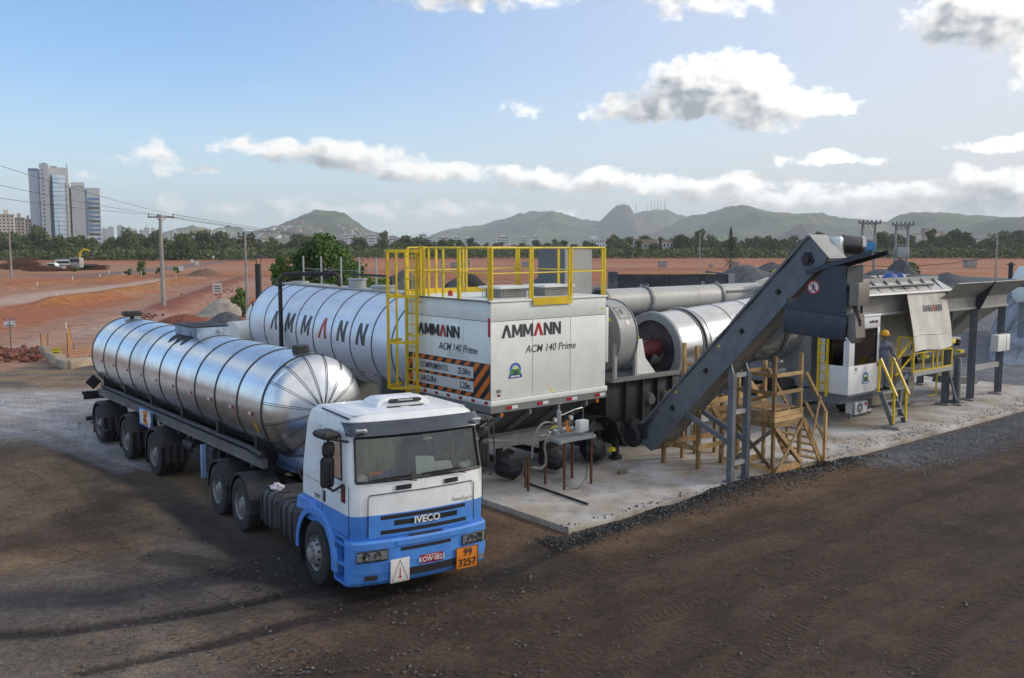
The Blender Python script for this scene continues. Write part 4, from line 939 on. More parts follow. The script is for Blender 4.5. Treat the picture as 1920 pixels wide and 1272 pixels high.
    T.part('tool_cabinet_body', MB().box(2.72,3.10,.26,.62,.55,1.14,.01), M['dark'])
    T.part('air_tank', MB().cyl((3.5,.4,.85),(4.1,.4,.85),.14,n=16), M['dark']); T.part('air_tank', MB().cyl((.9,.5,.85),(1.5,.5,.85),.14,n=16), M['dark'])
    T.part('hose_loop', MB().tube([V(3.6+.5*q,.22-.02*math.sin(q*9),1.2-.35*math.sin(q*PI)) for q in [i/10 for i in range(11)]], .018, 6), M['black'])
    # rear
    T.part('rear_bar', MB().box(-6.35,-6.25,-.02,2.52,1.14,1.22).box(-6.3,-5.5,.8,.9,1.0,1.15).box(-6.3,-5.5,1.6,1.7,1.0,1.15), M['black'])
    T.part('rear_lamp_panel', MB().box(-6.37,-6.28,.02,.62,.98,1.13,.03), M['black']); T.part('rear_lamp_panel', MB().box(-6.37,-6.28,1.88,2.48,.98,1.13,.03), M['black'])
    T.part('rear_warning_board', MB().prism([(0,-.22),(.22,0),(0,.22),(-.22,0)], (-6.30,.30,1.48), (0,1,0), (0,0,1), (.03,0,0)).cyl((-6.29,.52,1.2),(-6.29,.52,1.48),.012,n=6), M['black'])
    T.part('underrun_bar', MB().box(-6.1,-6.0,.0,2.5,.40,.52).box(-6.08,-6.02,.85,.92,.5,1.0).box(-6.08,-6.02,1.58,1.65,.5,1.0), M['dark'])
    T.part('rear_step', MB().box(-5.55,-3.9,-.02,.12,.42,.46), M['dark'])
    return T
build_trailer()
solo('rag', 'crumpled white and pink rag lying on the fuel tank of the truck', 'rag', blob_mb((-2.52,.22,1.09), (.13,.10,.06), 21, amp=.5), pmat('pale_rag',(.62,.55,.58),.9,var=.3,vscale=20), TR, (-2.52,.22,1.05))
# ------------------------------------------------------------------ asphalt plant
def clip_poly(poly, x0, x1, y0, y1):
    def cl(P_, ins, inter):
        out = []
        for i in range(len(P_)):
            a, b = P_[i-1], P_[i]
            if ins(b):
                if not ins(a): out.append(inter(a, b))
                out.append(b)
            elif ins(a): out.append(inter(a, b))
        return out
    def ix(v): return lambda a, b: (v, a[1]+(b[1]-a[1])*(v-a[0])/(b[0]-a[0]))
    def iy(v): return lambda a, b: (a[0]+(b[0]-a[0])*(v-a[1])/(b[1]-a[1]), v)
    for ins, it in ((lambda p: p[0] >= x0-1e-9, ix(x0)), (lambda p: p[0] <= x1+1e-9, ix(x1)), (lambda p: p[1] >= y0-1e-9, iy(y0)), (lambda p: p[1] <= y1+1e-9, iy(y1))):
        if len(poly) < 3: return []
        poly = cl(poly, ins, it)
    return poly
def emblem(T, o, ex, ey, s):
    ex, ey, o = Vector(ex), Vector(ey), Vector(o); n = ex.cross(ey)
    def arc(r, y0=0, k=14): return [(r*math.cos(t), y0 + r*math.sin(t)) for t in [PI*i/k for i in range(k+1)]]
    def put(name, poly, d, m): T.part(name, MB().prism([(x*s, y*s) for x, y in poly], o + n*d, ex, ey, n*.002), M[m], e)
    e = None
    e = T.part('emblem', MB().prism([(x*s, y*s) for x, y in arc(.5)+[(-.5,-.42),(.5,-.42)]], o+n*.001, ex, ey, n*.002), M['emlight'])
    put('emblem_ring', arc(.48)+arc(.37)[::-1], .004, 'emblue'); put('emblem_sun', arc(.24, .02), .004, 'emyel')
    put('emblem_hill', [(-.46,-.30),(-.36,.02),(-.16,.10),(0,.0),(.16,.10),(.36,.02),(.46,-.30)], .007, 'emgreen')
    put('emblem_road', [(-.24,-.30),(-.03,.04),(.03,.04),(.24,-.30)], .010, 'gprint'); put('emblem_base', [(-.55,-.52),(.55,-.52),(.55,-.30),(-.55,-.30)], .010, 'emblue')
    for q in (-.30, .12): T.part('emblem_print', MB().prism([(x*s, y*s) for x, y in ((q-.12,-.46),(q+.24,-.46),(q+.24,-.36),(q-.12,-.36))], o+n*.0125, ex, ey, n*.002), M['whitetape'], e)
def tri_sign(T, o, ex, ey, s, parent=None):
    ex, ey = Vector(ex), Vector(ey); n = ex.cross(ey)
    T.part('hazard_sticker', MB().prism([(-.5*s,0),(.5*s,0),(0,.87*s)], Vector(o)+n*.001, ex, ey, n*.003), M['signyel'], parent)

def build_filter():
    T = Thing('filter_trailer', 'off-white box-shaped dust filter trailer with lettering, hatched width sign and dark hopper underneath', 'plant trailer', PL, (1.8,1.7,0))
    A, B, Z0, Z1, ZS = 3.58, 3.40, 2.03, 4.20, 3.78
    # wall panels with open seams over a dark core
    T.part('core', MB().box(.03,A-.03,.03,B-.03,1.95,4.16), M['dark'])
    g = .006
    for a0, a1 in ((0,1.21),(1.21,2.40),(2.40,A)):
        T.part('wall_panel', MB().box(a0+(g if a0 else 0),a1-g,0,.035,Z0,ZS-g,.006), M['panel']); T.part('wall_panel', MB().box(a0+g,a1-g,B-.035,B,Z0,ZS-g,.006), M['panel'])
    for b0, b1 in ((.037,1.15),(1.15,2.28),(2.28,B-.037)):
        T.part('wall_panel', MB().box(0,.035,b0+g,b1-g,Z0,ZS-g,.006), M['panel']); T.part('wall_panel', MB().box(A-.035,A,b0+g,b1-g,Z0,ZS-g,.006), M['panel'])
    for x in ((0,A,0,.035),(0,A,B-.035,B)): T.part('top_panel', MB().box(x[0],x[1],x[2],x[3],ZS+g,Z1,.006), M['panel'])
    for x in ((0,.035,.037,B-.037),(A-.035,A,.037,B-.037)): T.part('top_panel', MB().box(x[0],x[1],x[2],x[3],ZS+g,Z1,.006), M['panel'])
    T.part('roof_sheet', MB().box(-.03,A+.03,-.03,B+.03,Z1+.004,Z1+.05,.012), M['panel'])
    T.part('bottom_ledge', MB().box(-.04,A+.04,-.04,B+.04,1.90,2.02,.012), M['panel'])
    T.part('frame_beam', MB().box(-.02,A+.02,-.02,B+.02,1.74,1.90), M['grey'])
    T.part('side_pod', MB().box(A+.004,A+.10,.0,.5,2.6,3.95,.01), M['panel'])
    for k in range(4):
        a = .42+k*.93
        T.part('reflector', MB().box(a,a+.155,-.032,-.021,1.79,1.86), M['redtape']); T.part('reflector', MB().box(a+.16,a+.33,-.032,-.021,1.79,1.86), M['whitetape'])
    for k in range(14): T.part('reflector', MB().box(-.052,-.043,.06+k*.24,.06+k*.24+.11 ,1.935,2.0), M['redtape' if k % 2 == 0 else 'whitetape'])
    for b in (.02, B-.09):
        T.part('corner_reflector', MB().box(-.012,-.002,b,b+.07,3.45,3.86), M['redtape']); T.part('corner_reflector', MB().box(-.012,-.002,b,b+.07,2.05,2.45), M['redtape' if b < 1 else 'whitetape'])
    T.part('access_hatch', MB().box(-.018,-.002,1.02,1.64,2.90,3.62,.006), M['panel'])
    # hatched width sign on the rear face
    sg = T.part('width_sign', MB().box(-.014,-.002,.02,B-.02,2.04,2.84), M['hatch'])
    pls = [(.62,3.05,2.46,2.72), (.62,3.05,2.14,2.39)]
    def band(k): x = -1.2 + k*.36; return [(x,2.0),(x+.18,2.0),(x+.18+.86,2.86),(x+.86,2.86)]
    for x0, x1, y0, y1 in ((.03,.60,2.05,2.83),(.62,3.36,2.735,2.83),(.62,3.36,2.40,2.45),(.62,3.36,2.05,2.13),(3.07,3.36,2.15,2.72)):
        for k in range(14):
            q = clip_poly([(B-p[0]-.0, p[1]) for p in band(k)], x0, x1, y0, y1) if False else clip_poly([(p[0], p[1]) for p in band(k)], B-x1, B-x0, y0, y1)
            if len(q) >= 3: T.part('stripe', MB().prism([(x, y) for x, y in q], (-.016,B,0), (0,-1,0), (0,0,1), (-.003,0,0)), M['orange'], sg)
    for b0, b1, z0, z1 in pls: T.part('sign_plate', MB().box(-.022,-.015,b0,b1,z0,z1), M['signwhite'], sg)
    EX, EY = (0,-1,0), (0,0,1)
    text(T, 'lettering', 'COMPRIMENTO', .205, (-.024,2.17,2.588), EX, EY, M['ink'], sg, bold=.014, xs=.78)
    text(T, 'lettering', '25,00m', .215, (-.024,.96,2.582), EX, EY, M['ink'], sg, bold=.014, xs=.78)
    text(T, 'lettering', 'LARGURA', .205, (-.024,2.42,2.262), EX, EY, M['ink'], sg, bold=.014, xs=.78)
    text(T, 'lettering', '3,20m', .215, (-.024,.93,2.262), EX, EY, M['ink'], sg, bold=.014, xs=.78)
    logo(T, (-.022,2.84,3.33), EX, EY, .275, mats=M['ink'], gap=.05, wide=1.06)
    text(T, 'lettering', 'ACM 140 Prime', .25, (-.022,1.22,3.10), EX, EY, M['gprint'], shear=.22, bold=.002, xs=.90)
    EX = (1,0,0)
    logo(T, (.30,-.003,3.40), EX, EY, .29, gap=.05, wide=1.05)
    text(T, 'lettering', 'ACM 140 Prime', .25, (1.78,-.003,3.10), EX, EY, M['gprint'], shear=.22, bold=.002, xs=.95)
    emblem(T, (.70,-.002,2.66), EX, EY, .34)
    T.part('number_sticker', MB().box(.10,.33,-.005,-.001,2.08,2.28), M['signwhite'])
    text(T, 'lettering', '381', .11, (.215,-.006,2.215), EX, EY, M['ink'], bold=.012); T.part('sticker_mark', MB().box(.17,.26,-.0085,-.006,2.10,2.15), M['dred'])
    tri_sign(T, (1.80,-.003,2.06), EX, EY, .10); tri_sign(T, (3.45,-.003,3.9), EX, EY, .09)
    rv = MB()
    for i in range(30):
        a = .06+i*.119
        for z in (3.73,3.83,2.07): rv.cyl((a,-.006,z),(a,.002,z),.009,n=6)
    for i in range(28):
        b = .08+i*.119
        for z in (3.73,3.83): rv.cyl((-.006,b,z),(.002,b,z),.009,n=6)
    T.part('rivets', rv, M['panel'], kind='stuff')
    # roof: vents, lifting eyes, parapet pipe
    for a in (1.2, 2.55):
        for b in (.95,):
            m = MB()
            for i in range(9): m.box(a-.42+i*.105-.004,a-.42+i*.105+.004,b-.36,b-.352,Z1+.05,Z1+.26).box(a-.42+i*.105-.004,a-.42+i*.105+.004,b+.352,b+.36,Z1+.05,Z1+.26)
            for i in range(8): m.box(a-.43,a-.422,b-.35+i*.1-.004,b-.35+i*.1+.004,Z1+.05,Z1+.26).box(a+.422,a+.43,b-.35+i*.1-.004,b-.35+i*.1+.004,Z1+.05,Z1+.26)
            for z in (.10,.16,.22): m.box(a-.43,a+.43,b-.362,b-.354,Z1+z,Z1+z+.008).box(a-.432,a-.424,b-.36,b+.36,Z1+z,Z1+z+.008)
            vt = T.part('roof_vent', MB().box(a-.50,a+.50,b-.42,b+.42,Z1+.26,Z1+.31,.012), M['panel'])
            T.part('vent_mesh', m, M['lgrey'], vt, kind='stuff'); T.part('vent_throat', MB().box(a-.36,a+.36,b-.30,b+.30,Z1+.05,Z1+.255), M['concrete'], vt)
    T.part('parapet_pipe', MB().tube([(-.06,.05,4.235),(-.06,B,4.235)], .022, 6).tube([(-.06,.05,4.235),(-.06,-.05,4.20)],.03,6), M['grey'])
    for a, b in ((.25,3.2),(3.3,3.2),(1.25,.12)): T.part('lifting_eye', MB().tube([V(a+.06*math.cos(t),b,Z1+.13+.06*math.sin(t)) for t in [2*PI*i/12 for i in range(12)]], .014, 5, closed=True).box(a-.03,a+.03,b-.01,b+.01,Z1+.045,Z1+.09), M['lgrey'])
    T.part('red_beacon', MB().lathe([(0,.14),(.05,.12),(.06,.08),(.06,.0)], (.5,2.2,Z1+.05), (0,0,1), 12), M['red'])
    # exhaust stack at the back
    T.part('exhaust_stack', MB().box(4.0,4.96,2.0,3.0,3.9,5.36), M['bgrey']); T.part('stack_pale_face', MB().box(4.03,4.99,1.94,1.996,3.9,5.34), M['lgrey'])  # second part: paler sheet over one face of the stack only
    T.part('stack_base', MB().box(3.60,5.1,1.8,3.1,3.55,3.9), M['grey'])
    # hopper under the box with ribs
    top = [(.08,.06),(A-.08,.06),(A-.08,B-.06),(.08,B-.06)]; bot = [(.55,1.05),(A-.30,1.05),(A-.30,2.35),(.55,2.35)]
    T.part('hopper', MB().loft([[V(a,b,1.74) for a,b in top],[V(a,b,1.02) for a,b in bot]], cap1=True), pmat('hopper_steel',(.085,.085,.08),.55,var=.2,dirt=.6,dcol=(.16,.14,.11)))
    for a in (.28,1.15,2.05,2.95): T.part('hopper_rib', MB().prism([(.02,1.74),(.02,1.60),(.95,.98),(1.10,.98)], (a,0,0), (0,1,0), (0,0,1), (.05,0,0)), M['grey'])
    T.part('screw_trough', MB().cyl((.3,1.7,.92),(A,1.7,.92),.22,n=16), M['grey'])
    for b in (.78, 2.62): T.part('chassis_rail', MB().box(-.35,6.9,b-.05,b+.05,.76,1.06).box(-.35,6.9,b-.12,b+.12,1.06,1.08).box(-.35,6.9,b-.12,b+.12,.74,.76), M['grey'])
    for a in (-.30,1.5,3.4,5.2,6.8): T.part('cross_member', MB().box(a-.05,a+.05,.83,2.57,.80,1.02), M['grey'])
    for a in (.5,3.1):
        for b in (.78,2.62): T.part('hopper_leg', MB().box(a-.05,a+.05,b-.04,b+.04,1.08,1.30), M['grey'])
    for k, a in enumerate((.86, 2.22, 3.60)):
        for b, s in ((.28,1),(3.12,-1)):
            T.part('brake_hub', MB().lathe([(0,-.14),(.17,-.14),(.20,-.05),(.20,.16),(.08,.2)], (a,b+s*.22,.42), (0,s,0), 20), M['dark'])
        T.part('axle', MB().cyl((a,.55,.42),(a,2.85,.42),.07,n=10).box(a-.06,a+.06,.72,.84,.42,.74).box(a-.06,a+.06,2.56,2.68,.42,.74), M['dark'])
    # black plastic wrapped over the wheels
    for k, (a, b) in enumerate(((.86,.26),(2.22,.26),(3.60,.26))):
        rs = []; rg = random.Random(k+3); ph = [rg.uniform(0,6) for _ in range(6)]
        for j in range(12):
            v = j/11; row = []
            for i in range(36):
                t = 2*PI*i/36; fold = .05*math.sin(t*9+ph[0]+v*3)*v + .035*math.sin(t*17+ph[1])*v + .025*math.sin(t*5+ph[2])
                r = (.345*(1-.70*v**2.6) + fold*(1-.4*v))*(.97 if math.sin(t) > 0 else 1.0) if j else .30+fold*.3
                z = .40 - .10*v*v + r*math.sin(t); z = max(z, .012 + .02*abs(math.sin(t*7)))
                row.append(V(a + r*math.cos(t), b + .34 - .52*v**.9 + fold*.4, z))
            rs.append(row)
        T.part('wheel_wrap', MB().loft(rs, cap1=True), M['bag'], sharp=60)
    gd = []
    for k in range(15):
        t = PI*(1.0-k/14); gd.append([V(3.62+.66*math.cos(t), b_, .56+.66*math.sin(t)) for b_ in (.16,.20,.86)])
    T.part('mudguard', MB().loft(gd, closed=False), M['black'])
    T.part('jack_leg', MB().box(4.28,4.42,.30,.44,.10,.80,.01).box(4.22,4.48,.24,.50,.0,.10,.02), M['dark'])
    T.part('chock', MB().prism([(0,0),(.14,0),(.11,.09),(.05,.11)], (3.95,.1,.30), (1,0,0), (0,0,1), (0,.12,0)).box(3.93,4.2,.2,.24,.27,.30), M['signyel'])
    # rear lights and underrun bar
    T.part('rear_bar', MB().box(-.50,-.42,.15,3.25,.48,.60,.01).box(-.5,-.34,.70,.82,.55,.80).box(-.5,-.34,2.58,2.70,.55,.80), M['lgrey'])
    T.part('rear_lamp', MB().box(-.50,-.42,.16,.30,.72,1.02,.01), M['dark']); T.part('rear_lamp_lens', MB().cyl((-.505,.23,.93),(-.52,.23,.93),.045,n=12), M['red']); T.part('rear_lamp_lens', MB().cyl((-.505,.23,.82),(-.52,.23,.82),.04,n=12), M['amber'])
    T.part('lamp_post', MB().box(-.46,-.42,.2,.26,.55,.75), M['grey'])
    T.part('draw_tube', MB().tube([(-.40,.45,1.22),(-.1,.12,1.12),(.55,-.05,1.06)], .035, 8).lathe([(0,.06),(.11,.06),(.11,-.06),(0,-.06)], (-.38,.42,1.22), (1,-.5,0), 14), M['grey'])
    T.part('rear_foot', MB().box(-.40,-.28,.25,.40,.06,.46,.01).box(-.50,-.18,.12,.50,0,.06,.01), M['black'])
    for a in (.30, 3.3): T.part('side_marker', MB().box(a-.03,a+.03,-.02,.0,1.64,1.72), M['amber'])
    return T
FILTER = build_filter()

def build_rail():
    T = Thing('roof_guard_rail', 'yellow tubular guard rail round the roof of the white box trailer', 'guard rail', PL, (1.8,1.7,4.25))
    r = .022; zt, zm, zb = 5.40, 4.84, 4.25
    def run(p0, p1, n, kick=False):
        p0, p1 = V(*p0), V(*p1)
        for z in (zt, zm): T.part('rail', MB().tube([p0+V(0,0,z), p1+V(0,0,z)], r if z == zt else .017, 8), M['yellow'])
        for i in range(n+1):
            p = p0.lerp(p1, i/n); T.part('post', MB().bar(p+V(0,0,zb-.03), p+V(0,0,zt), .045, .045), M['yellow'])
        if kick: T.part('kick_plate', MB().bar(p0+V(0,0,zb+.06), p1+V(0,0,zb+.06), .01, .13), M['yellow'])
    run((.05,.02,0),(1.16,.02,0),1); run((1.22,.02,0),(2.36,.02,0),1); run((2.44,.02,0),(3.54,.02,0),1)
    T.part('kick_plate', MB().box(1.20,2.40,-.045,-.033,4.10,4.28), M['yellow'])
    run((-.0,.07,0),(-.0,1.14,0),1); run((0,1.20,0),(0,2.38,0),2)
    run((.05,3.36,0),(1.75,3.36,0),2,True); run((1.85,3.36,0),(3.54,3.36,0),2,True); run((3.56,.12,0),(3.56,3.28,0),2)
    return T
build_rail()
def build_ladder():
    T = Thing('caged_ladder', 'yellow caged ladder climbing the hatched rear face of the white box trailer', 'ladder', PL, (-.4,2.95,1.72))
    b0, b1 = 2.70, 3.15
    for b in (b0, b1): T.part('ladder_rail', MB().box(-.17,-.11,b-.03,b+.03,1.72,5.36), M['yellow'])
    for k in range(13): T.part('rung', MB().cyl((-.14,b0+.03,1.90+k*.275),(-.14,b1-.03,1.90+k*.275),.014,n=8), M['yellow'])
    bc = (b0+b1)/2
    def hp(t): return (-.17-.36*(1-abs(math.cos(t))**3)*1.0-.28*math.sin(t), bc + .40*math.cos(t))
    ts = [PI*i/16 for i in range(17)]
    for z in (2.06,3.15,4.25,5.32):
        T.part('hoop', MB().loft([[V(*hp(t),z-.035),V(*hp(t),z+.035),V(hp(t)[0]*.985,bc+(hp(t)[1]-bc)*.975,z+.035),V(hp(t)[0]*.985,bc+(hp(t)[1]-bc)*.975,z-.035)] for t in ts], cap0=True, cap1=True), M['yellow'])
    for i in (2,5,8,11,14):
        x, y = hp(ts[i]); T.part('cage_strip', MB().bar((x*.98,bc+(y-bc)*.97,2.03),(x*.98,bc+(y-bc)*.97,5.35),.05,.012,up=(math.cos(ts[i]),math.sin(ts[i]),0)), M['yellow'])
    for z in (1.95,3.3,4.1): 
        for b in (b0,b1): T.part('bracket', MB().box(-.14,-.016,b-.02,b+.02,z-.02,z+.02), M['yellow'])
    for b in (2.48, 2.62): T.part('gate_post', MB().box(-.10,-.05,b-.03,b+.03,4.26,5.44), M['yellow'])
    T.part('gate_rail', MB().tube([(-.07,2.48,5.41),(-.07,2.72,5.41)], .022, 8).tube([(-.07,2.48,4.86),(-.07,2.72,4.86)], .018, 8), M['yellow'])
    return T
build_ladder()

def build_gas():
    T = Thing('gas_train_table', 'small steel table on rusty legs carrying gas valves, gauges and a white box', 'gas valve table', PL, (1.75,-1.0,0))
    a0, a1, b0, b1, z = 1.10, 2.20, -1.08, -.30, 1.13
    T.part('tray', MB().box(a0,a1,b0,b1,z,z+.012).box(a0,a1,b0-.006,b0,z-.04,z+.03).box(a0,a1,b1,b1+.006,z-.04,z+.03).box(a0-.006,a0,b0,b1,z-.04,z+.03).box(a1,a1+.006,b0,b1,z-.04,z+.03), M['lgrey'])
    for a, b in ((1.30,-1.0),(2.14,-1.0),(1.30,-.36),(2.14,-.36)): T.part('leg', MB().box(a-.022,a+.022,b-.022,b+.022,0,z), M['rust'])
    zz = z+.16; b = -.72
    T.part('manifold', MB().tube([(1.05,b,zz),(1.35,b,zz),(1.95,b,zz),(2.15,b,zz)], .028, 8), M['chrome'])
    for a in (1.22,1.5,1.74): T.part('valve_body', MB().box(a-.06,a+.06,b-.07,b+.07,zz-.07,zz+.07,.025), M['chrome'])
    T.part('valve_actuator', MB().box(1.56,1.72,b-.06,b+.06,zz-.05,zz+.05,.02).cyl((1.62,b,zz),(1.62,b,zz+.20),.035,n=10), M['amber'])
    T.part('gas_filter', MB().lathe([(0,.50),(.02,.50),(.03,.46),(.055,.44),(.055,.06),(.04,.0),(0,0)], (1.38,b,zz), (0,0,1), 16).tube([(1.38,b,zz+.5),(1.38,b,zz+.62),(1.48,b,zz+.62)],.012,6), M['lgrey'])
    for a in (1.2, 1.68): g = T.part('pressure_gauge', MB().cyl((a,b-.05,zz+.28),(a,b-.10,zz+.28),.055,n=16).cyl((a,b-.05,zz),(a,b-.05,zz+.24),.01,n=6), M['chrome']); T.part('dial', MB().cyl((a,b-.102,zz+.28),(a,b-.104,zz+.28),.046,n=16), M['signwhite'], g)
    T.part('hand_lever', MB().bar((1.05,b-.09,zz+.12),(1.24,b-.09,zz+.14),.03,.02), M['signyel'])
    T.part('control_box', MB().box(1.86,2.14,b-.20,b-.02,zz-.07,zz+.19,.015), M['panel'])
    T.part('vent_pipe', MB().tube([(1.40,b+.05,zz+.34),(1.55,b+.05,zz+.34),(1.9,b+.05,zz+.42),(2.15,b+.05,zz+.44),(2.18,b+.05,zz+.40),(2.18,b+.05,zz+.02)], .016, 8).tube([(1.86,b+.05,zz+.40),(1.86,b+.05,zz+.02)], .014, 8), M['chrome'])
    T.part('braided_hose', MB().tube([V(1.20,b,zz+.20)+V(-.62*math.sin(q*1.57), 0, .12*math.sin(q*3.1)-1.15*q*q*.62) for q in [i/14 for i in range(15)]], .026, 8), pmat('braided_hose',(.30,.29,.27),.5,metal=.6))
    T.part('braided_hose', MB().tube([(1.08,b-.04,zz-.02),(.94,b-.06,zz-.05),(.90,b-.05,.98),(.98,b-.02,.76),(.98,b-.0,.58),(.86,b+.02,.50),(.62,b+.05,.56)], .03, 8), pmat('braided_hose',(.30,.29,.27)))
    T.part('riser_pipe', MB().cyl((.56,-.62,.02),(.56,-.62,.80),.03,n=8).cyl((.48,-.62,.10),(.48,-.62,.72),.025,n=8), M['rust'])
    T.part('cable', MB().tube([(1.95,-1.05,1.12),(1.93,-1.08,.6),(1.86,-1.12,.2),(1.6,-1.15,.02),(1.40,-1.1,.02),(1.33,-1.02,.12)], .008, 5), M['black'])
    return T
build_gas()
p0, p1 = PL.L(at(987,908)), PL.L(at(1102,948))
solo('ground_pipe', 'black straight pipe lying on the concrete in front of the gas table', 'pipe', MB().tube([(p0.x,p0.y,.03),((p0.x+p1.x)/2,(p0.y+p1.y)/2,.03),(p1.x,p1.y,.03)], .026, 8).cyl((p0.x,p0.y,.03),(p0.x-.02,p0.y+.05,.3),.03,n=8), M['black'], PL, (p0.x,p0.y,0))
solo('timber_block', 'short weathered timber block on the concrete beside the conveyor foot', 'block', MB().box(3.26,3.50,-.86,-.74,.0,.08,.01), M['wood3'], PL, (3.38,-.8,0))

def build_fan():
    T = Thing('burner_fan', 'light grey round burner fan housing on a steel stand in front of the drum', 'fan', PL, (4.8,1.1,2.1))
    ac0, ac1, b, z, R = 4.22, 4.86, 1.06, 3.12, .93
    T.part('scroll_housing', MB().lathe([(R-.02,ac0),(R,ac0+.01),(R,ac1-.01),(R-.02,ac1)], (0,b,z), (1,0,0), 48), M['lgrey'])
    for a in (ac0, ac1): T.part('side_plate', MB().lathe([(0,-.012),(R+.025,-.012),(R+.025,.012),(0,.012)], (a,b,z), (1,0,0), 48), M['grey'])
    T.part('inlet_cone', MB().lathe([(.30,.0),(.24,.16),(.16,.24),(0,.24)], (ac1+.01,b-.15,z-.05), (1,0,0), 20), M['panel'])
    def on(t, a, d=.004): return V(a, b-(R+d)*math.cos(t), z+(R+d)*math.sin(t))
    T.part('inspection_cover', MB().grid(lambda u, v: on(.55+v*.42, 4.34+u*.40), 2, 6), M['lgrey'])
    bo = MB()
    for i in range(9):
        for a in (4.36, 4.72): p = on(.57+i*.047, a, 0); q = on(.57+i*.047, a, .014); bo.cyl(p, q, .011, n=6)
    for i in range(5):
        for t in (.57, .95): bo.cyl(on(t, 4.40+i*.07, 0), on(t, 4.40+i*.07, .014), .011, n=6)
    T.part('cover_bolts', bo, M['dark'], kind='stuff')
    T.part('cover_handle', MB().tube([on(.70,4.5),on(.72,4.5,.04),on(.82,4.5,.04),on(.84,4.5),], .012, 6), M['black'])
    T.part('notice_sticker', MB().grid(lambda u, v: on(.38+v*.12, 4.52+u*.12), 1, 3), M['signwhite'])
    tri_sign(T, (ac0-.013, .50, 3.55), (0,-1,0), (0,0,1), .12)
    for a in (4.18, 4.92): T.part('stand_post', MB().box(a-.04,a+.04,.22,.30,2.12,3.0), M['lgrey']); T.part('stand_post', MB().box(a-.04,a+.04,1.84,1.92,2.12,3.0), M['lgrey'])
    T.part('stand_web', MB().prism([(4.96,2.13),(5.75,2.13),(5.35,2.55),(5.22,3.05),(5.0,3.05)], (0,.30,0), (1,0,0), (0,0,1), (0,.02,0)), M['panel'])
    T.part('stand_base', MB().box(4.05,6.6,.18,.32,2.02,2.12).box(4.05,6.6,1.85,1.99,2.02,2.12).box(4.05,4.15,.32,1.85,2.02,2.12), M['grey'])
    T.part('fan_duct', MB().box(4.3,4.8,1.7,2.05,2.4,3.3), M['grey'])
    T.part('burner_head', MB().lathe([(.0,.0),(.16,.0),(.20,.1),(.20,.9),(.30,1.3)], (5.7,1.45,2.5), (1,0,0.05), 24), pmat('burner_red',(.10,.010,.014),.5,var=.3))
    T.part('burner_cap', MB().lathe([(0,.14),(.08,.1),(.10,0)], (6.0,1.25,2.95), (-.5,-.6,.4), 12), M['signyel'])
    T.part('gas_hose', MB().tube([(5.9,.75,2.2),(5.75,.8,2.6),(5.9,1.0,2.95),(6.2,1.2,2.8)], .03, 8), M['black'])
    return T
build_fan()
def build_mixer():
    T = Thing('mixer_block', 'black ribbed twin-shaft mixer casing beneath the burner fan', 'mixer', PL, (5.3,1.5,.8))
    T.part('casing', MB().box(3.98,6.85,.42,2.7,.95,1.98,.02), M['dark'])
    for a in (4.0,4.72,5.35,5.92,6.5): T.part('rib', MB().box(a-.04,a+.04,.33,.415,.90,2.0), M['dark'])
    T.part('top_flange', MB().box(3.92,6.9,.34,2.75,1.985,2.015), M['dark'])
    for a in (5.62, 6.2): T.part('bearing', MB().lathe([(0,-.12),(.13,-.12),(.18,-.02),(.18,.06)], (a,.40,1.42), (0,1,0), 18), pmat('dusty_bearing',(.10,.095,.09),.7,var=.5,dirt=.5,dcol=(.2,.18,.15)))
    T.part('drive_motor', MB().cyl((4.9,.2,.86),(4.9,.65,.86),.17,n=16), M['dark'])
    T.part('outlet', MB().loft([[V(4.4,.4,.95),V(5.9,.4,.95),V(5.9,1.6,.95),V(4.4,1.6,.95)],[V(4.6,.3,.30),V(5.5,.3,.30),V(5.5,1.1,.30),V(4.6,1.1,.30)]], cap1=True), M['dark'])
    for a in (4.1, 6.7): T.part('support', MB().box(a-.06,a+.06,.7,.86,1.08,.96) if False else MB().box(a-.06,a+.06,.70,.86,.02,.74), M['dark'])
    return T
build_mixer()

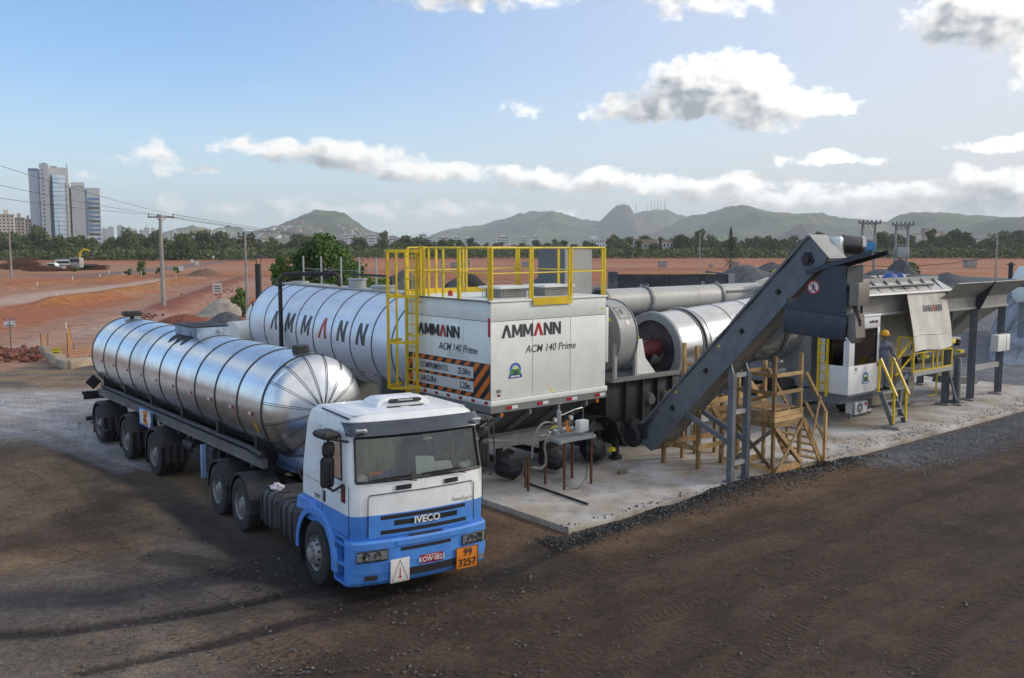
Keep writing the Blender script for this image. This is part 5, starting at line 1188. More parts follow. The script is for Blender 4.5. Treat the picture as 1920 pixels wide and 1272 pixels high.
DR = dict(a0=7.06, b=1.6, z=2.54, R=1.0, k=.059)
def build_drum():
    T = Thing('drying_drum', 'shiny silver clad drying drum with steel running rings tilted beside the conveyor', 'drum', PL, (10,1.6,0))
    ax = V(1,0,DR['k']).normalized(); c = V(DR['a0'],DR['b'],DR['z']); R = DR['R']
    T.part('end_flange', MB().lathe([(.80,.06),(.82,.0),(1.02,.0),(1.06,.03),(1.06,.12),(1.02,.16)], c, ax, 64), M['lgrey'])
    T.part('end_disc', MB().lathe([(.30,.07),(.79,.06),(.80,.0)], c, ax, 48), pmat('dark_end_plate',(.115,.085,.088),.6,var=.4,metal=.3))  # grey-brown disc darkened to stand for the dark drum interior
    T.part('burner_collar', MB().lathe([(.30,-.35),(.36,-.35),(.36,.12)], c+V(0,0,-.1), ax, 24), M['grey'])
    segs = [(.16,1.02),(1.42,2.55),(2.58,3.70),(3.73,4.80),(5.20,6.12)]
    for s0, s1 in segs: T.part('cladding_sheet', MB().lathe([(R-.01,s0),(R,s0+.01),(R,s1-.01),(R-.01,s1)], c, ax, 80), M['drum'])
    for s in (2.565, 3.715): T.part('band', MB().lathe([(R-.01,s-.02),(R+.008,s-.02),(R+.008,s+.02),(R-.01,s+.02)], c, ax, 64), M['grey'])
    T.part('inner_shell', MB().lathe([(R-.10,.2),(R-.10,6.1)], c, ax, 48), M['dark'])
    for s in (1.22, 5.0):
        T.part('running_ring', MB().lathe([(R-.10,-.07),(R+.05,-.07),(R+.06,-.05),(R+.06,.05),(R+.05,.07),(R-.10,.07)], c+ax*s, ax, 72), M['chrome'])
        T.part('ring_skirt', MB().lathe([(R-.06,-.18),(R+.0,-.18),(R+.01,-.10)], c+ax*s, ax, 64), M['grey']); T.part('ring_skirt', MB().lathe([(R+.01,.10),(R+.0,.18),(R-.06,.18)], c+ax*s, ax, 64), M['grey'])
        for sg in (-1, 1):
            q = c + ax*s + V(0, sg*.62, -(R+.06)*.86)
            T.part('support_roller', MB().lathe([(.05,-.16),(.20,-.12),(.21,-.1),(.21,.1),(.20,.12),(.05,.16)], q+V(0,sg*.06,-.13), ax, 24), M['chrome'])
            T.part('roller_mount', MB().box(q.x-.28,q.x+.28,q.y-.16+sg*.06,q.y+.16+sg*.06,q.z-.50,q.z-.28,.02), M['lgrey'])
            T.part('roller_pedestal', MB().box(q.x-.3,q.x+.3,q.y-.2+sg*.06,q.y+.2+sg*.06,.96,q.z-.50,.02), M['dark'])
    T.part('end_hood', MB().box(13.2,14.1,.45,2.75,1.0,4.0,.02), M['bgrey'])
    T.part('hood_edge', MB().box(13.12,13.195,.42,2.78,1.0,4.02), M['lgrey'])
    for b in (.50, 2.70): T.part('chassis_rail', MB().box(6.95,19.0,b-.05,b+.05,.55,.92).box(6.95,19.0,b-.12,b+.12,.92,.945).box(6.95,19.0,b-.12,b+.12,.53,.55), M['lgrey'])
    for a in (7.2,9.0,11.0,13.0,15.0,17.0): T.part('cross_member', MB().box(a-.06,a+.06,.56,2.64,.60,.88), M['grey'])
    for a in (7.3, 15.2, 16.5, 17.8):
        if a > 10:
            for b, s in ((.20,1),(3.0,-1)): w = T.inst('wheel', RIMR, (a,b,.50), (0,a,0 if s>0 else PI)); T.inst('tyre', TYRE, parent=w)
            T.part('axle', MB().cyl((a,.4,.5),(a,2.8,.5),.07,n=10), M['dark'])
        else:
            for b in (.5, 2.7): T.part('foot', MB().box(a-.07,a+.07,b-.07,b+.07,.04,.53).box(a-.18,a+.18,b-.18,b+.18,0,.04), M['grey'])
    T.part('drive_gearbox', MB().box(11.3,11.7,.2,.6,1.0,1.45,.03).cyl((11.7,.4,1.25),(12.1,.4,1.25),.14,n=14), M['dark'])
    return T
build_drum()
def build_duct():
    T = Thing('exhaust_duct', 'long pale grey round exhaust duct lying above the drum', 'duct', PL, (9.5,2.6,3.4))
    b, z, R = 2.85, 3.84, .365
    pts = [6.2, 8.05, 10.2, 11.4, 13.6]
    for x0, x1 in zip(pts[:-1], pts[1:]): T.part('duct_section', MB().lathe([(R,x0+.006),(R,x1-.006)], (0,b,z), (1,0,0), 40), M['lgrey'] if False else pmat('pale_grey_duct_paint',(.44,.44,.42),.5,var=.06,dirt=.2))
    for x in (6.2, 8.05, 11.4): T.part('duct_flange', MB().lathe([(R-.02,x-.05),(R+.05,x-.05),(R+.05,x+.05),(R-.02,x+.05)], (0,b,z), (1,0,0), 40), M['grey'])
    for x in (7.95,8.2,10.8,11.5,12.2): T.part('lifting_eye', MB().tube([V(x,b+.05*math.cos(t),z+R+.05+.05*math.sin(t)) for t in [2*PI*i/10 for i in range(10)]], .012, 5, closed=True), M['lgrey'])
    T.part('elbow', MB().lathe([(R,13.6),(R+.05,13.8),(R+.16,14.3),(R+.16,14.8),(0,14.8)], (0,b,z), (1,0,0), 40), pmat('pale_grey_duct_paint',(.44,.44,.42)))
    T.part('side_rail', MB().box(11.5,12.8,b-.42,b-.36,z+.14,z+.18), M['grey'])
    for x in (6.6, 10.2, 13.2): T.part('duct_support', MB().bar((x,b,z-R),(x,b,.95),.12,.12), M['grey'])
    return T
build_duct()

def build_conveyor():
    T = Thing('slat_conveyor', 'inclined blue-grey slat conveyor rising at forty-five degrees from the mixer', 'conveyor', PL, (5.0,-.6,0))
    al, ar = 4.65, 5.30
    poly = [(.10,.62),(-.58,.33),(-5.33,5.22),(-4.87,5.68)]     # (b, z) outline of a side plate
    for a in (al, ar): T.part('side_plate', MB().prism(poly, (a,0,0), (0,1,0), (0,0,1), (.02,0,0)), M['bgrey'])
    T.part('bottom_plate', MB().loft([[V(al+.022,b,z),V(ar-.002,b,z)] for b, z in ((-.58,.345),(-5.33,5.235))], closed=False), pmat('worn_under_plate',(.20,.19,.165),.6,var=.3,dirt=.4,dcol=(.08,.07,.06)))
    T.part('top_plate', MB().loft([[V(al+.022,b,z),V(ar-.002,b,z)] for b, z in ((.08,.62),(-4.87,5.665))], closed=False), M['grey'])
    T.part('head_cover', MB().loft([[V(al+.0,b,z),V(ar+.02,b,z)] for b, z in ((-4.86,5.69),(-5.36,5.20),(-5.30,5.14))], closed=False), M['lgrey'])
    for a in (al-.02,):
        T.part('edge_angle', MB().bar((a,-.6,.36),(a,-5.3,5.19),.05,.05), M['bgrey']); T.part('edge_angle', MB().bar((a,.06,.64),(a,-4.86,5.66),.05,.05), M['bgrey'])
    sl = MB()
    for i in range(24): q = i/23; sl.box(al+.03,ar-.01,-.4-4.3*q-.02,-.4-4.3*q+.02,.85+4.43*q,.95+4.43*q)
    T.part('slat_chain', sl, M['dark'], kind='stuff')
    for b, z in ((-1.25,1.52),(-2.24,2.54),(-3.23,3.54),(-4.16,4.46)):
        T.part('roller_bearing', MB().prism([(-.075,0),(0,-.075),(.075,0),(0,.075)], (al-.025,b,z), (0,1,0), (0,0,1), (.024,0,0)).cyl((al-.07,b,z),(al,b,z),.042,n=10), M['black'])
    T.part('head_bearing', MB().prism([(-.15,-.05),(-.05,-.15),(.10,-.15),(.16,0),(.08,.14),(-.06,.14)], (al-.03,-4.87,5.18), (0,1,0), (0,0,1), (.028,0,0)).cyl((al-.10,-4.87,5.18),(al,-4.87,5.18),.075,n=14), M['black'])
    T.part('tensioner', MB().box(al-.08,al-.002,-.45,-.15,.62,.98,.02).tube([(al-.05,-.62,1.15),(al-.05,-.22,.80)], .02, 6).tube([(al-.05,-.85,1.42),(al-.05,-.6,1.15)], .012, 6), M['dark'])
    T.part('tail_housing', MB().lathe([(0,-.06),(.24,-.06),(.28,0),(.28,.09)], (al-.09,.0,.62), (1,0,0), 20), M['dark'])
    for k, (b, z) in enumerate(((-2.6,3.12),(-1.35,1.9))): tri_sign(T, (al-.003,b,z), (0,-1,0), (0,0,1), .085)
    T.part('lifting_ring', MB().tube([V(al+.1,-1.1+.07*math.cos(t),1.86+.07*math.sin(t)) for t in [2*PI*i/12 for i in range(12)]], .018, 6, closed=True), M['signyel'])
    T.part('lifting_ring', MB().tube([V(al+.1,-4.0+.07*math.cos(t),4.85+.07*math.sin(t)) for t in [2*PI*i/12 for i in range(12)]], .018, 6, closed=True), M['signyel'])
    # drive motor on the head
    T.part('gearbox', MB().box(ar+.03,ar+.30,-5.15,-4.75,5.2,5.65,.06), M['panel'])
    T.part('drive_motor', MB().lathe([(0,0),(.16,0),(.17,.03),(.17,.10),(.21,.12),(.21,.48),(.19,.52),(0,.52)], (ar+.24,-4.95,5.50), (.75,-.62,-.1), 22), pmat('motor_steel',(.10,.10,.10),.35,metal=.7)); T.part('motor_cap', MB().lathe([(.2,.5),(.215,.5),(.215,.58),(0,.60)], (ar+.24,-4.95,5.50), (.75,-.62,-.1), 22), M['chrome'])
    bt = MB()
    for i in range(26):
        q = i/25; bt.cyl((al-.012,-.75-4.45*q,.62+4.50*q),(al+.0,-.75-4.45*q,.62+4.50*q),.014,n=6); bt.cyl((al-.012,-.10-4.65*q,.92+4.66*q),(al+.0,-.10-4.65*q,.92+4.66*q),.012,n=6)
    T.part('edge_bolts', bt, M['dark'], kind='stuff')
    T.part('power_cable', MB().tube([V(al-.03,-.5-4.3*q,1.22+4.36*q-.04*math.sin(q*PI*5)**2) for q in [i/40 for i in range(41)]], .012, 5), M['black'])
    # supporting legs and brace
    for a in (4.66, 5.22):
        T.part('leg', MB().box(a,a+.13,-3.02,-2.88,.0,2.55), M['bgrey']); T.part('leg_top', MB().prism([(-2.88,2.50),(-3.02,2.50),(-2.92,2.78),(-2.76,2.92),(-2.62,2.80)], (a+.02,0,0), (0,1,0), (0,0,1), (.04,0,0)), M['bgrey'])
        T.part('leg_foot', MB().box(a-.06,a+.19,-3.10,-2.80,.0,.02), M['bgrey'])
        T.part('brace', MB().bar((a+.06,-2.88,.92),(a+.06,-1.65,1.42),.07,.11), M['bgrey']); T.part('brace_plate', MB().prism([(-1.75,1.32),(-1.55,1.36),(-1.38,1.66),(-1.55,1.80),(-1.70,1.55)], (a-.005 if a < 5 else a+.10,0,0), (0,1,0), (0,0,1), (.02,0,0)), M['bgrey'])
    for z in (.38, 1.58, 2.44): T.part('leg_tie', MB().box(4.79,5.22,-2.99,-2.91,z,z+.10), M['lgrey'])
    return T
build_conveyor()
def build_hood():
    T = Thing('discharge_hood', 'dark blue-grey discharge hood with a no-entry pedestrian sign at the conveyor head', 'hood', PL, (5.1,-5.4,3.6))
    al, ar = 4.42, 5.04
    up = [(-4.52,4.22),(-4.50,4.17),(-5.90,4.06),(-5.88,5.04),(-5.45,5.00),(-4.75,4.52)]
    for a in (al, ar):
        T.part('side_plate', MB().prism([(-4.50,4.16),(-5.92,4.06),(-5.88,5.06),(-5.44,5.02),(-4.80,4.36)], (a,0,0), (0,1,0), (0,0,1), (.015,0,0)), M['dblue'])
        T.part('lower_apron', MB().grid(lambda u, v: V(a-.02-.03*math.sin(v*PI)*(-1 if a > 5 else 1)+.012*math.sin(u*31)*v, -4.50-u*1.46+.02*v, 4.17-u*.10-v*.54+u*v*.03), 40, 8), M['dblue'])
        T.part('apron_edge', MB().tube([(a-.03,-4.50,4.16),(a-.03,-5.94,4.05)], .018, 6), M['dblue']); T.part('apron_bar', MB().tube([(a-.02,-4.48,3.63),(a-.02,-5.95,3.56)], .018, 6), M['black'])
    T.part('rear_plate', MB().box(al+.016,ar,-4.56,-4.52,3.7,4.35), M['dblue'])
    fr = T.part('front_plate', MB().loft([[V(al+.016,b,z),V(ar,b,z)] for b,z in ((-5.90,4.55),(-5.90,5.05))], closed=False), M['dblue'])
    T.part('hood_channel', MB().loft([[V(al-.03,b,z),V(al-.03,b,z+.10),V(al+.05,b,z+.10),V(al+.05,b,z)] for b, z in ((-4.98,4.86),(-6.44,5.28))], cap0=True, cap1=True), M['dblue'])
    T.part('hood_channel', MB().loft([[V(ar-.03,b,z),V(ar-.03,b,z+.10),V(ar+.05,b,z+.10),V(ar+.05,b,z)] for b, z in ((-4.98,4.86),(-6.44,5.28))], cap0=True, cap1=True), M['dblue'])
    T.part('hood_roof', MB().loft([[V(al+.05,b,z),V(ar-.03,b,z)] for b, z in ((-4.98,4.93),(-6.40,5.34))], closed=False), M['grey'])
    T.part('hood_back', MB().box(al+.02,ar-.02,-5.88,-5.84,3.9,4.56), M['grey'])
    T.part('flap_box', MB().box(al+.0,al+.45,-6.16,-5.96,4.26,4.72,.02), pmat('tan_grey_steel',(.19,.175,.15),.6,var=.2,dirt=.5))
    T.part('cylinder_mount', MB().prism([(-6.10,4.1),(-5.95,4.1),(-5.94,3.62),(-6.04,3.50),(-6.14,3.62)], (al+.02,0,0), (0,1,0), (0,0,1), (.35,0,0)), pmat('tan_grey_steel',(.19,.175,.15)))
    T.part('pneumatic_cylinder', MB().cyl((al+.1,-6.05,4.25),(al+.2,-6.10,3.85),.05,n=10).tube([(al+.1,-5.96,4.3),(al+.05,-6.1,4.1),(al+.2,-6.14,3.95),(al+.1,-6.0,3.8)],.015,6), M['dark'])
    # pedestrian prohibition sign
    c = V(al-.004,-5.16,4.60); n = V(-1,0,0); ex, ey = V(0,-1,0), V(0,0,1)
    def disc(r, d, m, name, r0=0.0): return T.part(name, MB().lathe([(r0,.0),(r,.0),(r,.002),(r0,.002)], c+n*d, n, 32, closed=r0 > 0), M[m], s)
    s = None; s = disc(.145, 0, 'signwhite', 'pedestrian_sign'); disc(.145, .003, 'redtape', 'sign_ring', .115)
    fig = [((0,.078),(0,.078)),]
    T.part('sign_figure', MB().bar(c+n*.004+ey*.05, c+n*.004-ey*.015, .034, .004, up=n).bar(c+n*.004-ey*.015, c+n*.004-ey*.085+ex*.05, .020, .004, up=n).bar(c+n*.0045-ey*.015, c+n*.0045-ey*.08-ex*.055, .020, .004, up=n).bar(c+n*.005+ey*.045, c+n*.005+ey*.0+ex*.055, .014, .004, up=n).bar(c+n*.0055+ey*.045, c+n*.0055-ey*.005-ex*.05, .014, .004, up=n).cyl(c+n*.003+ey*.078, c+n*.006+ey*.078, .020, n=12), M['ink'], s)
    T.part('sign_bar', MB().bar(c+n*.009+(ey-ex)*.085, c+n*.009-(ey-ex)*.085, .024, .003, up=n), M['redtape'], s)
    return T
build_hood()

# ------------------------------------------------------------------ timber scaffold towers
def plank(T, p0, p1, w=.022, h=.10, m=None, up=(0,0,1), name='plank'):
    T.part(name, MB().bar(p0, p1, w, h, up), m or random.choice((M['wood'], M['wood2'], M['wood2'])))
def build_tower():
    T = Thing('timber_stair_tower', 'raw timber access tower with a stair beside the conveyor leg', 'timber tower', PL, (6.4,-2.8,0))
    a0, a1, b0, b1 = 5.86, 6.93, -3.30, -2.28
    for a, b, zt in ((a0,b0,2.88),(a1,b0,2.88),(a0,b1,3.02),(a1,b1,2.6)): plank(T, (a,b,0), (a,b,zt), .075, .075, name='post')
    for z in (1.50, 1.37, 1.24):
        w = .028
        plank(T, (a0-.05,b0-.05,z), (a1+.05,b0-.05,z), w, .115, M['wood2']); plank(T, (a0-.052,b0-.05,z-.004), (a0-.052,b1+.3,z-.004), w, .112, M['wood'])
    for k in range(8): plank(T, (a0+.04+k*.125,b0,1.585), (a0+.04+k*.125,b1,1.585), .115, .022, M['wood'])
    for z in (2.0, 2.42):
        plank(T, (a0,b0-.05,z), (a1,b0-.05,z), .022, .085, M['wood2']); plank(T, (a0-.05,b0,z), (a0-.05,b1+.25,z), .022, .085, M['wood'])
        plank(T, (a0,b1+.05,z-.03), (a1,b1+.05,z-.03), .022, .085, M['wood'])
    plank(T, (a0-.05,b0,.19), (a0-.05,b1+.4,.19), .022, .14, M['wood2']); plank(T, (a0,b0-.05,.16), (a1,b0-.05,.17), .022, .16, M['wood']); plank(T, (a0,b1+.05,.16), (a1,b1+.05,.17), .022, .16, M['wood'])
    plank(T, (a0,b0-.075,1.18), (a1+.03,b0-.075,.22), .022, .09, M['wood2']); plank(T, (a1+.02,b0-.10,1.30), (a0-.06,b0-.10,.04), .022, .08, M['wood2'])
    plank(T, (a0-.075,b0,.22), (a0-.075,b1,1.15), .022, .09, M['wood']); plank(T, (a0-.10,b0,1.12), (a0-.10,b1,.25), .022, .09, M['wood3'])
    plank(T, (a1+.05,b0,.2), (a1+.05,b1,1.1), .022, .09, M['wood'])
    plank(T, (a0,b0-.02,2.0), (a0+.5,b1,1.65), .022, .09, M['wood2']); plank(T, (a0+.2,b1-.05,2.3), (a1-.1,b1-.05,1.62), .022, .12, M['wood2'])
    # stair to the right
    for b in (b0-.10, b1-.12):
        plank(T, (a1+.0,b,1.28), (7.80,b,.05), .035, .15, M['wood'], name='stringer')
    for k in range(6):
        q = (k+.6)/6; plank(T, (a1+.02+q*.86,b0-.08,1.30-q*1.22), (a1+.02+q*.86,b1-.14,1.30-q*1.22), .17, .025, M['wood'], name='tread')
    for b in (b0-.14, b1-.08):
        plank(T, (7.83,b,0), (7.83,b,1.36), .07, .07, name='post'); plank(T, (a1,b,2.42), (7.86,b,1.33), .05, .075, M['wood2'], name='handrail')
    plank(T, (a1,b0-.15,1.70), (7.86,b0-.15,.62), .022, .085, M['wood']); plank(T, (7.15,b0-.18,.65), (7.52,b0-.18,1.80), .022, .08, M['wood2'])
    plank(T, (6.95,b0-.06,.10), (7.85,b0-.06,.10), .022, .09, M['wood3'])
    return T
build_tower()
def build_trestle():
    T = Thing('timber_trestle', 'raw timber trestle platform standing behind the conveyor under the drum', 'timber tower', PL, (5.9,-1.0,0))
    pts = [(5.16,-1.65,1.5),(6.10,-1.62,1.75),(5.0,-.68,1.45),(5.80,-.62,2.98),(6.95,-.75,2.5),(6.45,-.5,2.85),(6.85,-1.55,2.6)]
    for a, b, zt in pts: plank(T, (a,b,0), (a,b,zt), .085, .085, M['wood'], name='post')
    for z in (.52,): 
        plank(T, (5.1,-1.70,z), (6.15,-1.67,z+.03), .025, .13, M['wood2']); plank(T, (5.0,-.73,z), (6.9,-.80,z), .025, .13, M['wood']); plank(T, (5.10,-1.65,z), (4.95,-.65,z), .025, .13, M['wood'])
    for k, z in enumerate((1.20,1.40,1.62)): plank(T, (5.5,-1.70,z), (6.95,-1.63,z+.03), .025, .14, M['wood2'] if k else M['wood'])
    for k in range(6): plank(T, (5.6+k*.22,-1.7,1.30), (5.6+k*.22,-.55,1.30), .19, .025, M['wood'])
    plank(T, (5.9,-1.72,.3), (6.8,-1.70,1.2), .025, .10, M['wood3']); plank(T, (5.4,-1.74,1.75), (6.1,-1.72,.9), .025, .12, M['wood2'])
    for z in (2.0, 2.4): plank(T, (5.80,-.57,z), (6.95,-.70,z), .022, .09, M['wood']); plank(T, (6.85,-1.60,z), (6.95,-.7,z), .022, .09, M['wood2'])
    for k in range(4): plank(T, (6.2,-1.72,.25+k*.28), (6.85,-1.70,.27+k*.28), .022, .07, M['wood3'])
    return T
build_trestle()
# ------------------------------------------------------------------ bitumen tank with big letters
AT = Frame(-2.638, 25.361, -36.67)           # x along the tank axis, away to the left; y towards the camera side
def build_bitumen():
    T = Thing('bitumen_tank', 'large pale silver bitumen storage tank with big spaced letters along its side', 'tank', AT, (3.5,0,0))
    R, z, s0, s1 = 1.354, 2.808, -1.95, 8.63
    bands = [8.63,7.35,6.11,4.83,3.63,2.41,1.24,0.0,-1.07]
    ed = [-1.95] + bands[::-1]
    for x0, x1 in zip(ed[:-1], ed[1:]): T.part('cladding_sheet', MB().lathe([(R,x0+.012),(R,x1-.012)], (0,0,z), (1,0,0), 72), M['tankclad'])
    for x in bands: T.part('hoop', MB().lathe([(R-.02,x-.022),(R+.010,x-.022),(R+.010,x+.022),(R-.02,x+.022)], (0,0,z), (1,0,0), 72), M['band'])
    for x, s in ((s1,1),(-1.95,-1)): T.part('tank_head', MB().lathe([(R*math.cos(t), x+s*.30*math.sin(t)) for t in [PI/2*i/8 for i in range(9)]], (0,0,z), (1,0,0), 48), M['tankclad'])
    xs = [6.75,5.60,4.40,3.18,1.98,.80]
    for i, (ch, x) in enumerate(zip('AMMANN', xs)):
        poly, w = GLY[ch]; h = .60
        b = bmesh.new(); b.faces.new([b.verts.new((px*h*.98+.14*py*h, py*h, 0)) for px, py in poly])
        for k in range(1, 10): bmesh.ops.bisect_plane(b, geom=b.verts[:]+b.edges[:]+b.faces[:], plane_co=(0,h*k/10,0), plane_no=(0,1,0))
        b.verts.index_update(); mb = MB(); rr = R+.004
        mb.add([V(x+.10-v.co.x, rr*math.cos(-.03+v.co.y/R), z+rr*math.sin(-.03+v.co.y/R)) for v in b.verts], [tuple(v.index for v in f.verts) for f in b.faces]); b.free()
        T.part('letter', mb, M['red'] if i == 3 else M['gprint'])
    for x in (.25,.95,1.65,2.3):
        for c, d in (('whitetape',0),('redtape',-.14)): T.part('reflector_strip', MB().grid(lambda u, v: V(x-d-u*.13, (R+.004)*math.cos(-.70+v*.05), z+(R+.004)*math.sin(-.70+v*.05)), 1, 2), M[c])
    T.part('top_walkway', MB().box(-1.5,8.3,-.32,.32,z+R-.02,z+R+.02), M['lgrey'])
    T.part('manhole', MB().lathe([(.26,0),(.26,.26),(.30,.28),(.30,.32),(0,.32)], (3.36,0,z+R-.02), (0,0,1), 24), M['lgrey']); T.part('manhole', MB().lathe([(.34,0),(.34,.10),(.38,.12),(.38,.17),(0,.17)], (1.75,0,z+R-.02), (0,0,1), 24), M['lgrey']); T.part('manhole', MB().lathe([(.30,0),(.30,.10),(0,.10)], (7.5,0,z+R-.02), (0,0,1), 24), M['lgrey'])
    for x in (7.87,6.48,5.03,3.79,2.73,.4,-.9): T.part('handrail_post', MB().bar((x,-.30,z+R),(x,-.30,z+R+.92),.045,.045), M['lgrey'])
    T.part('cable', MB().tube([(7.87,-.30,z+R+.5),(2.73,-.30,z+R+.5)], .008, 4), M['lgrey'])
    T.part('fill_pipe', MB().tube([(4.55,.0,z+R),(4.55,.02,z+R+.30),(4.62,.12,z+R+.40),(4.95,.5,z+R+.40),(5.35,1.0,z+R+.40),(5.60,1.35,z+R+.38),(5.70,1.46,z+R+.22),(5.70,1.48,1.2)], .066, 12), M['black'])
    for p in ((4.75,.27,z+R+.40),(5.02,.58,z+R+.40)): T.part('pipe_flange', MB().cyl(V(*p)-V(.05,.04,0), V(*p)+V(.05,.04,0), .14, n=14), M['black'])
    T.part('pipe_flange', MB().cyl((5.70,1.47,z+R+.02),(5.70,1.47,z+R+.08),.16,n=14), M['black'])
    T.part('vent_pipe', MB().tube([(4.2,-.2,z+R+.40),(1.9,-.2,z+R+.40),(1.65,-.2,z+R+.34),(1.6,-.2,z+R)], .035, 8), M['black'])
    T.part('hose_coil', MB().tube([V(6.2+.2*math.cos(t), -.1, z+R+.18+.16*math.sin(t)) for t in [PI*i/12 for i in range(13)]], .025, 6), M['lgrey'])
    for x in (0,3.0,6.0,8.2): T.part('saddle', MB().loft([[V(x-.08,y,.62),V(x-.08,y,z-math.sqrt(R*R-y*y)+.03),V(x+.08,y,z-math.sqrt(R*R-y*y)+.03),V(x+.08,y,.62)] for y in [-1.1+.22*i for i in range(11)]], cap0=True, cap1=True), M['grey'])
    for y in (-.8,.8): T.part('skid_beam', MB().box(-2.0,8.9,y-.08,y+.08,.30,.62), M['grey'])
    for x in (-1.6,2,5.5,8.4):
        for y in (-.8,.8): T.part('skid_foot', MB().box(x-.2,x+.2,y-.2,y+.2,0,.30), M['concrete'])
    return T
build_bitumen()
def build_heater():
    T = Thing('oil_heater', 'white round oil heater with a tall black chimney behind the lettered tank', 'heater', AT, (10.6,-.2,0))
    T.part('heater_shell', MB().lathe([(0,-.95),(.5,-.9),(.72,-.6),(.72,.6),(.5,.9),(0,.95)], (10.7,-.25,2.75), (1,0,0), 32), M['panel'])
    T.part('chimney', MB().cyl((11.45,-.1,3.2),(11.45,-.1,4.75),.11,n=16), M['black']); T.part('chimney_cap', MB().lathe([(0,.10),(.20,.0),(.20,-.02)], (11.45,-.1,5.02), (0,0,1), 16), M['dark'])
    for t in (0,2.1,4.2): T.part('cap_strut', MB().cyl((11.45+.09*math.cos(t),-.1+.09*math.sin(t),4.74),(11.45+.14*math.cos(t),-.1+.14*math.sin(t),5.01),.01,n=5), M['black'])
    T.part('access_ladder', MB().bar((9.75,.8,1.0),(9.75,.8,3.5),.04,.04).bar((9.75,.5,1.0),(9.75,.5,3.5),.04,.04), M['black'], kind='stuff')
    T.part('skid', MB().box(9.6,12.0,-1.0,.8,.4,2.1,.03), M['grey']); T.part('skid_leg', MB().box(9.8,11.8,-.8,.6,0,.4), M['dark'])
    T.part('burner_can', MB().lathe([(0,-.35),(.45,-.3),(.5,0),(.5,.8),(.0,.8)], (9.5,.95,2.35), (-.2,1,0), 28), M['panel'])
    T.part('burner', MB().box(8.9,9.7,1.75,2.25,1.78,2.12,.03), M['dred'])
    T.part('burner_pipe', MB().tube([(8.6,1.9,1.7),(8.95,1.95,1.92),(8.2,2.0,1.85)], .05, 8), M['black'])
    return T
build_heater()

# ------------------------------------------------------------------ control cabin, walkway, feed bins
def build_cabin():
    T = Thing('control_cabin', 'small white operator cabin with large dark windows on the plant', 'cabin', PL, (13.1,-.6,1.0))
    a0, a1, b0, b1, z0, z1 = 12.25, 13.95, -1.42, -.40, 1.05, 3.32
    wm = pmat('white_cabin_paint',(.72,.73,.74),.4,var=.04,dirt=.12,dcol=(.45,.43,.4),streak=.08)
    t = .06
    def face_b(name, zz0, zz1, x0, x1): T.part(name, MB().box(x0,x1,b0,b0+t,zz0,zz1,.008), wm)
    face_b('lower_panel', z0, 1.90, a0, a1); face_b('upper_panel', 2.98, z1, a0, a1); face_b('corner_post', 1.901, 2.979, a0, a0+.30); face_b('corner_post', 1.901, 2.979, a1-.16, a1)
    T.part('lower_panel', MB().box(a0,a0+t,b0+t+.002,b1,z0,1.90,.008), wm); T.part('upper_panel', MB().box(a0,a0+t,b0+t+.002,b1,2.98,z1,.008), wm)
    T.part('corner_post', MB().box(a0,a0+t,b0+t+.002,b0+.18,1.901,2.979), wm); T.part('corner_post', MB().box(a0,a0+t,-.62,b1,1.901,2.979), wm)
    T.part('side_wall', MB().box(a1-t,a1,b0+t+.002,b1,z0,z1,.008), wm); T.part('back_wall', MB().box(a0+t,a1-t,b1-t,b1,z0,z1), wm)
    T.part('roof', MB().box(a0-.03,a1+.03,b0-.03,b1+.03,z1+.002,z1+.06,.015), wm); T.part('floor', MB().box(a0,a1,b0,b1,z0-.06,z0-.003), M['bgrey'])
    T.part('window', MB().box(a0+.301,a1-.161,b0+.02,b0+.03,1.902,2.978), M['dglass']); T.part('window', MB().box(a0+.02,a0+.03,b0+.181,-.621,1.902,2.978), M['dglass'])
    T.part('window_frame', MB().tube([V(a,b0-.002,z) for a,z in ((a0+.31,1.91),(a1-.17,1.91),(a1-.17,2.97),(a0+.31,2.97))], .014, 4, closed=True), M['ink'])
    T.part('control_desk', MB().box(a0+.1,a1-.4,b0+.12,-.7,1.75,1.84).box(a0+.3,a0+.8,-1.0,-.95,1.86,2.2), M['dark'])
    T.part('inner_lining', MB().box(a0+.07,a1-.07,b1-.09,b1-.065,1.1,3.25), pmat('cabin_lining',(.10,.10,.10),.8))
    logo(T, (13.30,b0-.001,3.12), (1,0,0), (0,0,1), .085, gap=.06, mats=M['ink'])
    T.part('number_sticker', MB().box(12.56,12.73,b0-.004,b0-.001,1.66,1.86), M['signwhite']); text(T, 'lettering', '381', .085, (12.645,b0-.006,1.79), (1,0,0), (0,0,1), M['ink'], bold=.012)
    emblem(T, (13.20,b0-.002,1.50), (1,0,0), (0,0,1), .34)
    T.part('support_beam', MB().box(12.2,14.0,-1.2,-1.05,.76,.985).box(12.2,12.35,-1.05,.6,.76,.985), M['bgrey'])
    T.part('support_bracket', MB().box(12.25,12.35,.35,.6,.45,.76), M['bgrey'])
    ac = T.part('air_conditioner', MB().box(12.75,13.45,-1.22,-.92,.44,.96,.02) if False else MB().box(12.85,13.52,-1.34,-1.22,.40,.75,.0).box(12.85,13.52,-1.338,-1.0,.40,.753,.015), wm)
    T.part('fan_grille', MB().lathe([(0,.0),(.15,.0),(.16,.012)], (13.08,-1.345,.58), (0,-1,0), 24), M['grey'], ac); T.part('fan_hub', MB().lathe([(0,.02),(.03,.018),(.035,0)], (13.08,-1.347,.58), (0,-1,0), 12), M['signwhite'], ac)
    T.part('ac_sticker', MB().box(13.36,13.48,-1.3445,-1.341,.62,.72), M['redtape'], ac)
    return T
build_cabin()
